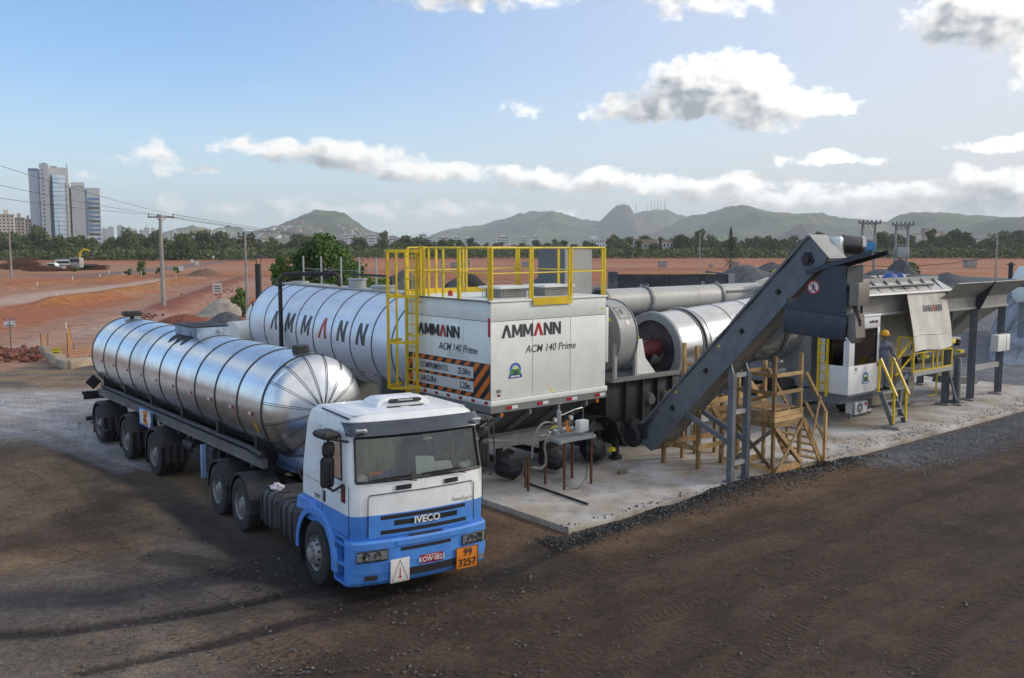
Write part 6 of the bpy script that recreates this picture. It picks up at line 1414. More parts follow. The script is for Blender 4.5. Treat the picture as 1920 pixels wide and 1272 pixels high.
def build_cab_ladder():
    T = Thing('wall_ladder', 'straight yellow ladder fixed to the left wall of the white cabin', 'ladder', PL, (12.17,-.6,.95))
    for b in (-.47,-.76): T.part('ladder_rail', MB().box(12.14,12.20,b-.03,b+.03,.95,3.25), M['yellow'])
    for k in range(8): T.part('rung', MB().cyl((12.17,-.73,1.12+k*.28),(12.17,-.50,1.12+k*.28),.02,n=8), M['yellow'])
    for z in (1.3,2.8): T.part('bracket', MB().box(12.20,12.249,-.64,-.58,z,z+.05), M['yellow'])
build_cab_ladder()
def build_walk():
    T = Thing('cabin_stair', 'steep grey metal stair with yellow handrails beside the white cabin', 'stair', PL, (14.0,-1.9,0))
    for a in (13.62,14.30): T.part('stringer', MB().bar((a,-2.12,.10),(a,-1.70,1.03),.035,.15), M['bgrey'])
    for k in range(4): z = .28+k*.24; T.part('tread', MB().box(13.64,14.28,-2.12+k*.11,-1.94+k*.11,z-.015,z+.015), M['lgrey'])
    T.part('landing', MB().box(13.98,15.6,-1.66,-.35,.99,1.05).box(13.6,14.34,-1.68,-1.45,.985,1.045), M['grey']); T.part('landing_leg', MB().box(14.0,14.08,-.5,-.42,0,.99), M['grey']); T.part('landing_leg', MB().box(15.4,15.48,-1.4,-1.32,0,.99), M['grey'])
    for a in (13.60,14.32):
        T.part('handrail', MB().bar((a,-2.22,.98),(a,-1.66,2.06),.06,.06), M['yellow']); T.part('handrail_post', MB().bar((a,-2.14,.12),(a,-2.14,1.14),.055,.055), M['yellow']); T.part('handrail_post', MB().bar((a,-1.64,1.04),(a,-1.64,2.05),.055,.055), M['yellow'])
    T.part('foot_block', MB().box(13.4,14.5,-2.42,-1.95,.0,.10,.02), M['concrete'])
    T.part('upper_stair', MB().bar((15.0,-1.42,1.05),(15.9,-1.42,1.40),.04,.16).bar((15.0,-.6,1.05),(15.9,-.6,1.40),.04,.16), M['bgrey'], kind='stuff')
    T.part('upper_handrail', MB().bar((14.95,-1.44,1.9),(15.95,-1.44,2.5),.05,.05), M['yellow']); T.part('upper_handrail', MB().bar((14.95,-1.44,1.4),(15.95,-1.44,1.95),.04,.04), M['yellow'])
    P2 = Thing('service_walkway', 'raised grey service walkway with yellow guard rail under the canvas sheet', 'walkway', PL, (17.2,-.9,1.35))
    a0, a1, b0, b1, z = 15.9, 18.52, -1.50, -.12, 1.40
    P2.part('deck', MB().box(a0,a1,b0,b1,z-.04,z).box(a0,a1,b0-.03,b0,z-.12,z+.02).box(a0-.03,a0,b0,b1,z-.12,z+.02), M['lgrey'])
    for zz in (z+.62, z+.04): P2.part('rail', MB().bar((a0,b0,zz),(a1,b0,zz),.045,.045), M['yellow'])
    for a in (16.55,17.2,17.85,18.50,17.5): P2.part('post', MB().bar((a,b0,z),(a,b0,z+.64),.045,.045), M['yellow'])
    P2.part('rail', MB().bar((a0,b0,z+1.12),(a0,b0+.5,z+1.12),.05,.05), M['yellow']); P2.part('rail', MB().bar((a0,b0,z+.55),(a0,b0+.5,z+.55),.04,.04), M['yellow'])
    for b in (b0, b0+.5): P2.part('post', MB().bar((a0,b,z),(a0,b,z+1.13),.06,.06), M['yellow'])
    P2.part('end_rail', MB().bar((a1,b0,z+.62),(a1,b1,z+.62),.045,.045), M['yellow'])
    P2.part('strut', MB().bar((18.4,-1.45,1.3),(19.2,-1.40,.15),.06,.08), M['bgrey']); P2.part('column', MB().box(18.0,18.14,-.3,-.16,.05,1.28).box(17.85,18.3,-.45,0,.0,.05), M['grey'])
    P2.part('toe_frame', MB().bar((18.3,-.9,.35),(18.75,-.9,.35),.04,.04).bar((18.75,-.9,.35),(18.75,-.9,1.3),.04,.04), M['yellow'])
    P2.part('compressor', MB().box(17.25,17.6,-.7,-.4,z,z+.32,.03).cyl((17.7,-.62,z+.18),(17.98,-.62,z+.18),.13,n=14), M['dark'])
    P2.part('skirt_wall', MB().box(15.2,19.0,.0,.06,.1,1.36), pmat('mud_splashed_panel',(.30,.27,.22),.8,var=.4,dirt=.7,dcol=(.13,.105,.08),streak=.6))
build_walk()
def build_cabinets():
    T = Thing('switch_cabinets', 'row of beige electrical switch cabinets behind the canvas sheet', 'cabinet', PL, (16.6,.3,1.36))
    cm = pmat('beige_cabinet_paint',(.50,.49,.43),.5,var=.05,dirt=.25,dcol=(.3,.27,.22),streak=.2)
    for k in range(5): a = 14.6+k*.82; T.part('cabinet_door', MB().box(a+.01,a+.81,.0,.5,1.40,3.12,.012), cm)
    T.part('plinth', MB().box(14.6,18.7,.02,.5,1.30,1.395), M['grey'])
    w = T.part('display_window', MB().box(15.62,15.98,-.02,-.002,2.40,2.86,.01), cm); T.part('display_glass', MB().box(15.66,15.94,-.028,-.021,2.46,2.82), M['dglass'], w)
    for a in (15.65,15.85): T.part('switch', MB().prism([(-.06,0),(.06,0),(0,.28)], (a,-.002,1.95), (1,0,0), (0,0,1), (0,-.02,0)), M['ink'])
    T.part('cable_bundle', MB().tube([V(14.7+q*3.6,-.05+.05*math.sin(q*17),3.28+.06*math.sin(q*11)) for q in [i/24 for i in range(25)]], .13, 8), M['dark'])
    T.part('cabinet_post', MB().box(14.30,14.52,-.1,.12,1.0,3.9), M['bgrey'])
    T.part('mud_flap', MB().box(14.55,15.25,-.52,-.50,.06,.56), M['ink']); logo(T, (14.62,-.523,.12), (1,0,0), (0,0,1), .10, mats=M['signwhite'], gap=.08)
build_cabinets()
def build_canvas():
    rows = []
    T = Thing('canvas_sheet', 'off-white canvas sheet with printed lettering hung from the plant roof edge', 'tarpaulin', PL, (17.1,-1.4,2.1))
    def f(u, v):
        a = 15.78+u*2.56; b = -1.24-.38*v - .02*math.sin(u*7+v*2.2)*v - .022*math.sin((u-v*.55)*12)*(.3+.7*v) - .006*math.sin(u*31)
        return V(a + .05*math.sin(v*5), b, 3.98-1.88*v - .02*math.sin(u*PI)*0 + .03*math.sin(u*7)*v)
    sh = T.part('sheet', MB().grid(f, 60, 30), M['cloth'], sharp=80)
    T.part('hem', MB().tube([f(i/40,.74)+V(0,-.012,0) for i in range(41)], .012, 5), M['cloth'])
    def wrap(x, y):
        p = f(.30+x/2.56, .36-y/1.88); return p + V(0,-.012,0)
    logo(T, None if False else (0,0,0), (1,0,0), (0,0,1), .22, gap=.06, wrap=wrap, mats=M['gprint'], parent=sh)
build_canvas()
GRAVEL = pmat('crushed_stone', (.165,.17,.18), .9, var=.5, vscale=14, bump=.4, bscale=28, col2=(.07,.073,.08))
def heap_mb(cx, cy, rx, ry, z0, h, seed, n=28, sharp=1.0):
    r, t = np.meshgrid(np.arange(n+1)/n, 2*PI*np.arange(48)/48, indexing='ij')
    nz = fbm(3*np.cos(t)*r+seed*7.3, 3*np.sin(t)*r+seed, 4, seed)-.5
    k = r*(1+.25*nz); prof = (1-k**1.15) if sharp else .5+.5*np.cos(PI*np.minimum(k, 1))
    X = cx+rx*r*np.cos(t)*(1+.2*nz); Y = cy+ry*r*np.sin(t)*(1+.2*nz); Z = z0+h*np.maximum(0, prof)*(1+.35*nz)*(r < 1)
    rows = [[V(*p) for p in zip(X[q].tolist(), Y[q].tolist(), Z[q].tolist())] for q in range(n+1)]
    m = MB(); m.loft(rows, cap0=False); return m
def build_bins():
    lab = ['cold feed bin of grey-beige steel nearest the white cabin, heaped with gravel', 'middle cold feed bin of grey-beige steel above the canvas sheet edge', 'cold feed bin at the far right end standing on tall posts']
    bm = pmat('bin_steel_paint',(.27,.265,.24),.55,var=.1,dirt=.4,dcol=(.17,.15,.125),streak=.25)
    for k, (a0, a1) in enumerate(((12.9,17.75),(17.85,20.45),(20.6,23.0))):
        T = Thing('feed_bin', lab[k], 'bin', PL, ((a0+a1)/2,.3,0), 'cold feed bins')
        b0, b1 = -1.30, 1.9
        zt, zb = 3.66, 3.28
        if k == 0: b0 = -.90; zt, zb = 3.95, 3.3
        T.part('rim_band', MB().box(a0,a1,b0,b0+.05,zb,zt).box(a0,a1,b1-.05,b1,zb,zt).box(a0,a0+.05,b0+.05,b1-.05,zb,zt).box(a1-.05,a1,b0+.05,b1-.05,zb,zt), bm)
        T.part('rim_ledge', MB().box(a0-.02,a1+.02,b0-.06,b0-.004,zb-.04,zb+.03), M['lgrey'])
        ex = .62 if k else .32
        T.part('flared_wall', MB().loft([[V(a0,b0,zt+.002),V(a1,b0,zt+.002)],[V(a0-(.0 if k else .2),b0-ex,4.19),V(a1+(.45 if k==2 else 0),b0-ex,4.19)],[V(a0-(.0 if k else .2),b0-ex+.03,4.22),V(a1+(.45 if k==2 else 0),b0-ex+.03,4.22)]], closed=False), bm)
        T.part('flared_wall', MB().loft([[V(a0,b1,zt+.002),V(a1,b1,zt+.002)],[V(a0,b1+.5,4.3),V(a1,b1+.5,4.3)]], closed=False), bm)
        if k == 2: T.part('end_wall', MB().loft([[V(a1,b0,zt+.002),V(a1,b1,zt+.002)],[V(a1+.45,b0-ex,4.19),V(a1+.45,b1+.5,4.3)]], closed=False), bm)
        if k == 2: T.part('gusset_plate', MB().prism([(b0-.02,zb-.06),(b0-.02,zt+.02),(b0-ex-.03,4.22),(b0-.34,3.60),(b0-.16,zb-.06)], (a0-.10,0,0), (1e-9,1,0), (0,0,1), (.03,0,0)), M['dark'])
        T.part('hopper', MB().loft([[V(a0+.06,b0+.06,zb),V(a1-.06,b0+.06,zb),V(a1-.06,b1-.06,zb),V(a0+.06,b1-.06,zb)],[V(a0+.75,.0,2.15),V(a1-.75,.0,2.15),V(a1-.75,.7,2.15),V(a0+.75,.7,2.15)]]) if k else MB().loft([[V(a0+.06,b0+.3,zb),V(a1-.06,b0+.3,zb),V(a1-.06,b1-.06,zb),V(a0+.06,b1-.06,zb)],[V(a0+.5,.55,3.2),V(a1-.5,.55,3.2),V(a1-.5,1.2,3.2),V(a0+.5,1.2,3.2)]]), bm)
        if k == 0:
            # sheet-metal canopy edge with gussets
            T.part('canopy_sheet', MB().loft([[V(13.2,-.92,4.27),V(18.5,-.92,4.27)],[V(13.2,-1.32,3.98),V(18.75,-1.32,3.98)],[V(13.2,-1.34,3.93),V(18.75,-1.34,3.93)]], closed=False), M['lgrey'] if False else pmat('pale_canopy_sheet',(.50,.50,.48),.45,var=.06,dirt=.2))
            for i in range(7): a = 13.4+i*.78; T.part('canopy_gusset', MB().prism([(-.90,4.275),(-.90,4.40),(-1.30,4.0)], (a,0,0), (1e-9,1,0), (0,0,1), (.025,0,0)), M['grey'])
            T.part('canopy_back', MB().box(13.2,18.5,-.92,-.88,4.15,4.42), M['lgrey'])
            T.part('back_panel', MB().box(13.9,18.7,.52,.56,1.0,3.3), M['dark'])
        else:
            T.part('feeder_belt', MB().box(a0+.4,a1-.4,.1,.6,1.75,2.0,.02), M['lgrey']); T.part('feeder_motor', MB().cyl(((a0+a1)/2-.3,-.35,1.9),((a0+a1)/2-.3,.05,1.9),.12,n=14), M['dark'])
            T.part('motor_guard', MB().box((a0+a1)/2-.05,(a0+a1)/2+.25,-.3,-.1,1.5,1.6), M['signyel'])
            T.part('collecting_belt', MB().box(a0-.05,a1+.05,.05,.75,1.22,1.36), M['dark'])
        T.part('gravel_heap', heap_mb((a0+a1)/2,.35,(a1-a0)*.52,1.55,3.98 if k else 4.10,.42 if k else .40,31+k, sharp=0), GRAVEL)
        posts = {0:(), 1:((19.0,-1.1),(18.9,1.7),(20.3,1.7)), 2:((20.62,-1.22),(22.85,-1.22),(20.7,1.7),(22.8,1.7))}[k]
        for a, b in posts:
            zf = 0.0
            T.part('post', MB().box(a-.09,a-.078,b-.10,b+.10,.06,3.24).box(a+.078,a+.09,b-.10,b+.10,.06,3.24).box(a-.078,a+.078,b-.01,b+.01,.06,3.24), M['bgrey'])
            T.part('post_base', MB().box(a-.26,a+.26,b-.24,b+.24,0,.058,.01), M['concrete'])
        if k == 2:
            T.part('tie_beam', MB().box(20.72,22.76,-1.27,-1.17,1.02,1.20), M['lgrey'])
            e = T.part('control_box', MB().box(21.75,22.72,-1.62,-1.34,1.66,2.24,.015), M['panel'])
            T.part('box_hinge', MB().box(22.40,22.41,-1.628,-1.621,1.68,2.22), M['gprint'], e)
            T.part('end_chute', MB().box(20.9,22.9,.1,.7,.62,.82), M['grey']); T.part('spill_tray', MB().prism([(20.9,.45),(22.5,.30),(22.7,.40),(22.5,.55),(21,.68)], (0,-.6,0), (1,0,0), (0,0,1), (0,.9,0)), M['grey'])
        if k == 1:
            T.part('landing_leg', MB().box(19.26,19.44,-1.44,-1.22,.12,1.62,.05).box(19.18,19.52,-1.52,-1.14,.06,.14,.02), M['bgrey']); T.part('leg_pad', MB().box(19.05,19.65,-1.65,-1.02,0,.06,.01), M['concrete'])
            T.part('valve_cluster', MB().cyl((19.6,-.9,1.55),(19.6,-.9,1.9),.11,n=12).box(19.5,19.75,-1.0,-.8,1.9,2.05,.02), M['dark'])
            T.part('valve_guard', MB().box(19.3,19.75,-1.05,-.85,2.06,2.2,.02), M['signyel'])
build_bins()

# ------------------------------------------------------------------ worker
def build_person():
    o = PL.W(14.12, -1.47, 1.05); fr = Frame(o.x, o.y, 172.0)        # local x: the way he faces
    T = Thing('person', 'worker in grey-blue overalls and yellow hard hat standing at the top of the cabin stair', 'person', fr, (0,0,0)); T.o.location.z = 1.05
    J = {'pel':(0,0,.92,.135,.155),'sp':(-.01,0,1.10,.125,.15),'ch':(0,0,1.30,.135,.185),'nk0':(-.01,0,1.46,.075,.085),'nk':(.005,0,1.53,.052,.055),
         'hl':(0,.09,.86,.10,.10),'kl':(.03,.10,.48,.072,.072),'al':(0,.10,.10,.052,.052),'tl':(.16,.11,.045,.045,.05),
         'hr':(0,-.09,.86,.10,.10),'kr':(.05,-.11,.48,.072,.072),'ar':(.03,-.12,.10,.052,.052),'tr':(.19,-.13,.045,.045,.05),
         'sl':(0,.19,1.40,.072,.072),'el':(.03,.27,1.12,.052,.052),'wl':(.22,.30,.98,.036,.036),
         'sr':(0,-.19,1.40,.072,.072),'er':(-.03,-.26,1.12,.052,.052),'wr':(.08,-.27,.88,.036,.036)}
    E = [('pel','sp'),('sp','ch'),('ch','nk0'),('nk0','nk'),('pel','hl'),('hl','kl'),('kl','al'),('al','tl'),('pel','hr'),('hr','kr'),('kr','ar'),('ar','tr'),('ch','sl'),('sl','el'),('el','wl'),('ch','sr'),('sr','er'),('er','wr')]
    def skin(J, E, root, sub=2):
        ks = list(J); me = bpy.data.meshes.new('skin'); me.from_pydata([J[k][:3] for k in ks], [(ks.index(a), ks.index(b)) for a, b in E], [])
        ob = bpy.data.objects.new('skin', me); COL.objects.link(ob); md = ob.modifiers.new('s', 'SKIN'); md.use_smooth_shade = True
        for i, k in enumerate(ks): sv = me.skin_vertices[0].data[i]; sv.radius = J[k][3:5]; sv.use_root = (k == root)
        sb = ob.modifiers.new('d', 'SUBSURF'); sb.levels = sb.render_levels = sub
        bpy.context.view_layer.update(); out = bpy.data.meshes.new_from_object(ob.evaluated_get(bpy.context.evaluated_depsgraph_get()))
        bpy.data.objects.remove(ob); bpy.data.meshes.remove(me); return out
    def add(name, me, mat, parent=None):
        me.materials.clear(); me.materials.append(mat); me.shade_smooth(); ob = bpy.data.objects.new(name, me); COL.objects.link(ob); ob.parent = parent or T.o; return ob
    body = add('body', skin(J, E, 'pel'), M['overall'])
    # head with face
    hc = V(.03,0,1.655); rows = []
    for j in range(17):
        ph = PI*j/16; row = []
        for i in range(24):
            t = 2*PI*i/24; x, y, z = math.sin(ph)*math.cos(t), math.sin(ph)*math.sin(t), math.cos(ph)
            rx, ry, rz = .098, .078, .122
            if z < 0: rx *= 1-.10*z*z; ry *= 1+.28*z
            p = V(hc.x+rx*x, hc.y+ry*y, hc.z+rz*z)
            if x > .6:
                p.x += .022*math.exp(-(y/.16)**2)*math.exp(-((z+.12)/.16)**2)      # nose
                p.x -= .008*math.exp(-((abs(y)-.36)/.16)**2)*math.exp(-((z-.12)/.12)**2)
                p.x += .006*math.exp(-(y/.3)**2)*math.exp(-((z+.46)/.08)**2)
            row.append(p)
        rows.append(row)
    head = T.part('head', MB().loft(rows), M['skin'], sharp=180)
    for s in (-1,1):
        T.part('ear', MB().lathe([(0,-.008),(.022,-.006),(.026,.006),(0,.01)], (.02,s*.078,1.65), (0,s,0), 10), M['skin'], head); T.part('eye', MB().lathe([(0,.006),(.009,.003),(.011,-.003)], (.114,s*.030,1.668), (1,0,0), 8), M['ink'], head)
    T.part('mouth', MB().bar((.121,-.022,1.597),(.121,.022,1.597),.006,.008), M['dred'], head); T.part('hair', MB().lathe([(.088,-.03),(.094,.0),(.09,.05)], (.005,0,1.69), (0,0,1), 20), M['ink'], head)
    hm = T.part('hard_hat', MB().lathe([(.118,.0),(.120,.03),(.108,.085),(.075,.125),(.03,.142),(0,.145)], (.03,0,1.70), (.08,0,1), 24), M['helmet'])
    T.part('hat_brim', MB().lathe([(.116,-.004),(.150,-.010),(.150,-.002),(.116,.008)], (.045,0,1.70), (.08,0,1), 24), M['helmet'], hm); T.part('hat_ridge', MB().tube([V(.03+.11*math.sin(t),0,1.71+.14*math.cos(t)) for t in [-.9+.2*i for i in range(10)]], .010, 5), M['helmet'], hm)
    for key, dirv in (('wl', V(.8,.05,-.5)), ('wr', V(.35,0,-1))):
        w = V(*J[key][:3]); d = dirv.normalized(); sd_ = V(0,1,0); up = d.cross(sd_).normalized(); sg = 1 if key == 'wl' else -1
        HJ = {'w':(*w,.030,.022),'p':(*(w+d*.07),.040,.018)}; HE = [('w','p')]
        for i, (off, ln) in enumerate(((-.032,.075),(-.011,.085),(.011,.08),(.032,.062))):
            b0 = w+d*.09+sd_*off; b1 = b0+d*ln*.5-up*.006; b2 = b1+d*ln*.36-up*.035
            HJ[f'a{i}'] = (*b0,.0095,.0095); HJ[f'b{i}'] = (*b1,.009,.009); HJ[f'c{i}'] = (*b2,.0075,.0075); HE += [('p',f'a{i}'),(f'a{i}',f'b{i}'),(f'b{i}',f'c{i}')]
        t0 = w+d*.035-sd_*sg*.035; t1 = t0+d*.03-sd_*sg*.02-up*.015; t2 = t1+d*.03-up*.02
        HJ['t0'] = (*t0,.012,.012); HJ['t1'] = (*t1,.010,.010); HJ['t2'] = (*t2,.008,.008); HE += [('w','t0'),('t0','t1'),('t1','t2')]
        add('hand', skin(HJ, HE, 'w', 1), M['skin'])
    for k in ('l','r'):
        a, tt = V(*J['a'+k][:3]), V(*J['t'+k][:3]); T.part('boot', MB().loft([[V(a.x-.07+x*.30, a.y+(.062 if 0<x<1 else .045)*math.cos(q)*(1 if x<.9 else .8), max(.0, .055+(.055-.03*x)*math.sin(q)+(.05*(1-x)**2 if math.sin(q)>0 else 0))) for q in [2*PI*i/12 for i in range(12)]] for x in (0,.15,.5,.8,1.0)], cap0=True, cap1=True), M['ink'])
    T.part('belt_line', MB().lathe([(.165,-.008),(.168,0),(.165,.008)], (0,0,1.06), (0,0,1), 20), M['gprint']); T.part('collar', MB().lathe([(.062,.03),(.075,0),(.09,-.03)], (0,0,1.49), (0,0,1), 16), M['overall'])
    T.part('breast_pocket', MB().box(.132,.14,-.13,-.04,1.24,1.34).box(.132,.14,.04,.13,1.24,1.34), M['gprint'], kind='stuff')
build_person()
# ------------------------------------------------------------------ hills
HS = FPX/math.cos(PITCH)
def sil(pix, D): return [((x-960)/HS*D, CAM_H+(HOR-y)/HS*D) for x, y in pix]
HILLM = pmat('wooded_hillside', (.046,.064,.036), .95, var=.5, vscale=.012, col2=(.026,.048,.020), dirt=1.0, dcol=(.20,.22,.085), dscale=.0050, world=True, bump=0)  # light grass patches brightened to suggest sunlit slopes
def fbm1(x, y, o, s): return float(fbm(np.array([x]), np.array([y]), o, s)[0])
HILLS = []
def hill(pix, D, w0, w1, seed, rough=1.0, mat=None):
    pts = sil(pix, D); xs = np.array([p[0] for p in pts]); zs = np.array([p[1] for p in pts])
    def H(X, Y):
        t = (Y-D)/np.where(Y < D, w0, w1); fall = np.clip(1-np.abs(t), 0, 1); fall = fall**1.15
        p = np.interp(X, xs, zs, left=0, right=0)
        sp = .30 + 1.4*fbm(X*.0062, Y*.0038, 5, seed)          # spurs and gullies
        k = np.clip(np.abs(t)*2.6, 0, 1)
        n = (fbm(X*.020, Y*.020, 4, seed+3)-.5)*10*rough + (fbm(X*.05, Y*.05, 3, seed+5)-.5)*13*rough
        return np.maximum(p,0)*fall*(1-k+k*sp) + n*np.clip(p/40, 0, 1)*np.clip(fall*3, 0, 1) - 4
    nx, ny = 170, 34
    X, Y = np.meshgrid(np.linspace(xs[0], xs[-1], nx), np.concatenate([np.linspace(D-w0, D, ny-8), np.linspace(D, D+w1, 9)[1:]]))
    Z = H(X, Y); ny = X.shape[0]
    m = MB(); m.v = list(zip(X.ravel().tolist(), Y.ravel().tolist(), Z.ravel().tolist()))
    m.f = [(j*nx+i, j*nx+i+1, (j+1)*nx+i+1, (j+1)*nx+i) for j in range(ny-1) for i in range(nx-1)]
    me = m.mesh('hill', mat or HILLM, sharp=180); o = bpy.data.objects.new('hill', me); COL.objects.link(o); tag(o, 'wooded hill on the horizon', 'hill', kind='structure')
    HILLS.append(H); return H
F1 = hill([(430,452),(470,432),(500,427),(530,420),(550,412),(570,400),(590,394),(610,391),(628,393),(645,399),(665,412),(690,428),(720,438),(760,452)], 2600, 700, 500, 3)
hill([(-500,440),(-200,425),(0,446),(150,450),(290,447),(330,430),(360,421),(385,424),(405,434),(428,423),(448,425),(470,434),(500,452)], 3300, 600, 500, 5)
hill([(780,455),(815,438),(850,427),(900,424),(930,413),(975,400),(1000,397),(1040,395),(1075,406),(1115,414),(1200,430),(1280,455)], 4300, 1300, 900, 7)
hill([(1080,452),(1110,424),(1128,410),(1142,396),(1155,385),(1168,381),(1179,384),(1186,396),(1192,408),(1215,415),(1250,428),(1300,455)], 3900, 420, 500, 9, .35, pmat('bare_rock_dome', (.10,.10,.085), .9, var=.4, vscale=.01, world=True))
A1 = hill([(1140,430),(1180,404),(1205,394),(1225,392),(1250,393),(1275,402),(1320,412),(1380,440)], 4700, 900, 700, 11)
hill([(1200,450),(1240,428),(1285,406),(1330,397),(1360,388),(1390,384),(1430,394),(1470,400),(1500,398),(1545,407),(1590,409),(1640,418),(1720,440),(1780,452)], 3700, 1400, 800, 13)
R1 = hill([(1580,452),(1630,430),(1660,416),(1685,402),(1705,396),(1740,397),(1790,401),(1850,404),(1900,412),(1980,424),(2200,410),(2500,440),(2800,452)], 3000, 1500, 800, 15, .8)
hill([(1440,455),(1470,436),(1485,424),(1500,417),(1513,419),(1525,432),(1545,455)], 2300, 150, 300, 17, .3, pmat('bare_rock_dome', (.10,.10,.085)))
hill([(1240,452),(1290,440),(1340,432),(1380,425),(1420,436),(1480,452)], 2700, 500, 400, 19)
for k, px in enumerate((1192,1212,1220,1226,1232,1238,1245,1247)):
    D = 4700; X = (px-960)/HS*D; z0 = float(A1(np.array([X]), np.array([D]))[0]); h = (55, 40, 48, 45, 50, 38, 46, 30)[k]
    m = MB()
    for q in range(4): a, b = ((-1,-1),(1,-1),(1,1),(-1,1))[q]; m.bar((X+a*1.6,D+b*1.6,z0-4),(X+a*.5,D+b*.5,z0+h),.9,.9)
    for j in range(6): m.box(X-1.5,X+1.5,D-1.5,D+1.5,z0+j*h/6,z0+j*h/6+.6)
    solo('radio_mast', 'radio mast on the distant hilltop, ' + ('leftmost and tallest','second from the left','third from the left','fourth from the left','fifth from the left','sixth from the left','second from the right','rightmost and shortest')[k], 'mast', m, M['grey'], WORLD, (X,D,z0), 'radio masts on the hilltop')

# ------------------------------------------------------------------ foliage
def leaf_mat(name, dark, light):
    m = bpy.data.materials.new(name); m.use_nodes = True; N = NT(m.node_tree); b = N.n['Principled BSDF']
    oi = N.new('ShaderNodeObjectInfo'); pos = N.new('ShaderNodeNewGeometry').outputs['Position']
    n = N.noise(pos, .55, 3.0, .6); f = N.math('ADD', N.math('MULTIPLY', oi.outputs['Random'], .55), N.math('MULTIPLY_ADD', n, 1.3, -.42), clamp=True)
    N.l.new(N.mix(f, (*dark, 1), (*light, 1)), b.inputs['Base Color']); b.inputs['Roughness'].default_value = .65; b.inputs['Specular IOR Level'].default_value = .3
    b.inputs['Subsurface Weight'].default_value = 0.0
    return m
LEAF = leaf_mat('tree_leaves', (.032,.056,.018), (.125,.175,.05)); LEAFB = leaf_mat('bush_leaves', (.048,.10,.016), (.14,.235,.045)); LEAFC = leaf_mat('conifer_needles', (.035,.055,.030), (.075,.10,.05))
BARK = pmat('tree_bark', (.085,.065,.05), .9, var=.4, vscale=6)
def crown_mb(rx, ry, h0, h1, lobes, leaves, size, seed):
    rg = np.random.default_rng(seed); Vs = []; Fs = []; o = 0; cen = []
    for k in range(lobes):
        t = rg.uniform(0, 2*PI); r = rg.uniform(0, .72)**.8; zz = rg.uniform(.1, .9); w = math.sin(PI*min(1, .18+zz*.80))
        cen.append((rx*r*w*math.cos(t), ry*r*w*math.sin(t), h0+(h1-h0)*zz, rg.uniform(.24,.44)*min(rx, (h1-h0)*.6)))
    for k in range(leaves):
        c = cen[k % lobes]; d = rg.normal(size=3); d /= np.linalg.norm(d); rr = c[3]*rg.uniform(.55, 1.12)
        p = np.array(c[:3]) + d*rr*np.array([1,1,.82]); n = d*.7 + rg.normal(size=3)*.55; n /= np.linalg.norm(n)
        u = np.cross(n, rg.normal(size=3)); u /= np.linalg.norm(u); v = np.cross(n, u); s = size*rg.uniform(.6, 1.4)
        Vs += [tuple(p-u*s), tuple(p-v*s*.6), tuple(p+u*s), tuple(p+v*s*.6)]; Fs.append((o, o+1, o+2, o+3)); o += 4
    m = MB(); m.v = Vs; m.f = Fs; return m
def raw_mesh(mb, name, mat):
    me = bpy.data.meshes.new(name); me.from_pydata([tuple(v) for v in mb.v], [], mb.f); me.materials.append(mat); return me
def trunk_mb(h, r, seed, spread):
    rg = random.Random(seed); m = MB(); m.tube([(0,0,-.3),(.03,0,h*.3),(.1*spread,.05,h*.55),(.05,.1,h*.8)], [r,r*.8,r*.55,r*.25], 8)
    for k in range(5):
        t = rg.uniform(0,6.3); z = h*rg.uniform(.28,.5); e = spread*rg.uniform(.4,.75)
        m.tube([(.03,0,z),(e*.5*math.cos(t),e*.5*math.sin(t),z+h*.16),(e*math.cos(t),e*math.sin(t),z+h*.33)], [r*.5,r*.33,r*.12], 6)
    return m
PROTO = []
for k, (rx, h0, h1) in enumerate(((4.6,-.4,8.0),(5.8,-.2,8.8),(3.6,-.3,6.6),(5.4,-.6,5.6),(3.0,.6,10.0),(6.6,-.4,8.0))):
    PROTO.append((raw_mesh(crown_mb(rx, rx*.9, h0, h1, 20, 2000, .44, 100+k), 'crown', LEAF), raw_mesh(trunk_mb(h1*.8, .22, k, rx), 'trunk', BARK)))
def plant_tree(x, y, s, k, label, group, name='tree', rz=None):
    t = bpy.data.objects.new(name, None); COL.objects.link(t); t.location = (x, y, 0); t.scale = (s, s, s*random.uniform(.9,1.1)); t.rotation_euler = (0, 0, random.uniform(0,6.28) if rz is None else rz); tag(t, label, 'tree', group)
    for nm, me in zip(('crown', 'trunk'), PROTO[k]): o = bpy.data.objects.new(nm, me); COL.objects.link(o); o.parent = t
    return t
for row, (Y0, Y1, s0, s1, st) in enumerate(((352,385,.52,.78,17.0), (400,450,.80,1.12,16.0), (470,540,.85,1.2,26.0))):
    px = -70.0
    while px < 2000:
        Y = random.uniform(Y0, Y1); s = random.uniform(s0, s1)*random.choice((.66,.85,1,1.1,1.3))
        if row == 0 and (480 < px < 1180 and random.random() < .45): px += st; continue
        if 860 < px < 1150: s *= .72
        if px < 480: s *= 1.08; Y *= .86
        plant_tree((px-960)/HS*Y, Y, s, random.randrange(6), ('low green tree along the near edge of the far tree belt', 'dark green tree in the main tree belt below the hills', 'dark tree at the back of the far tree belt')[row], ('front trees of the belt','main trees of the belt','back trees of the belt')[row])
        px += st*random.uniform(.7, 1.35)
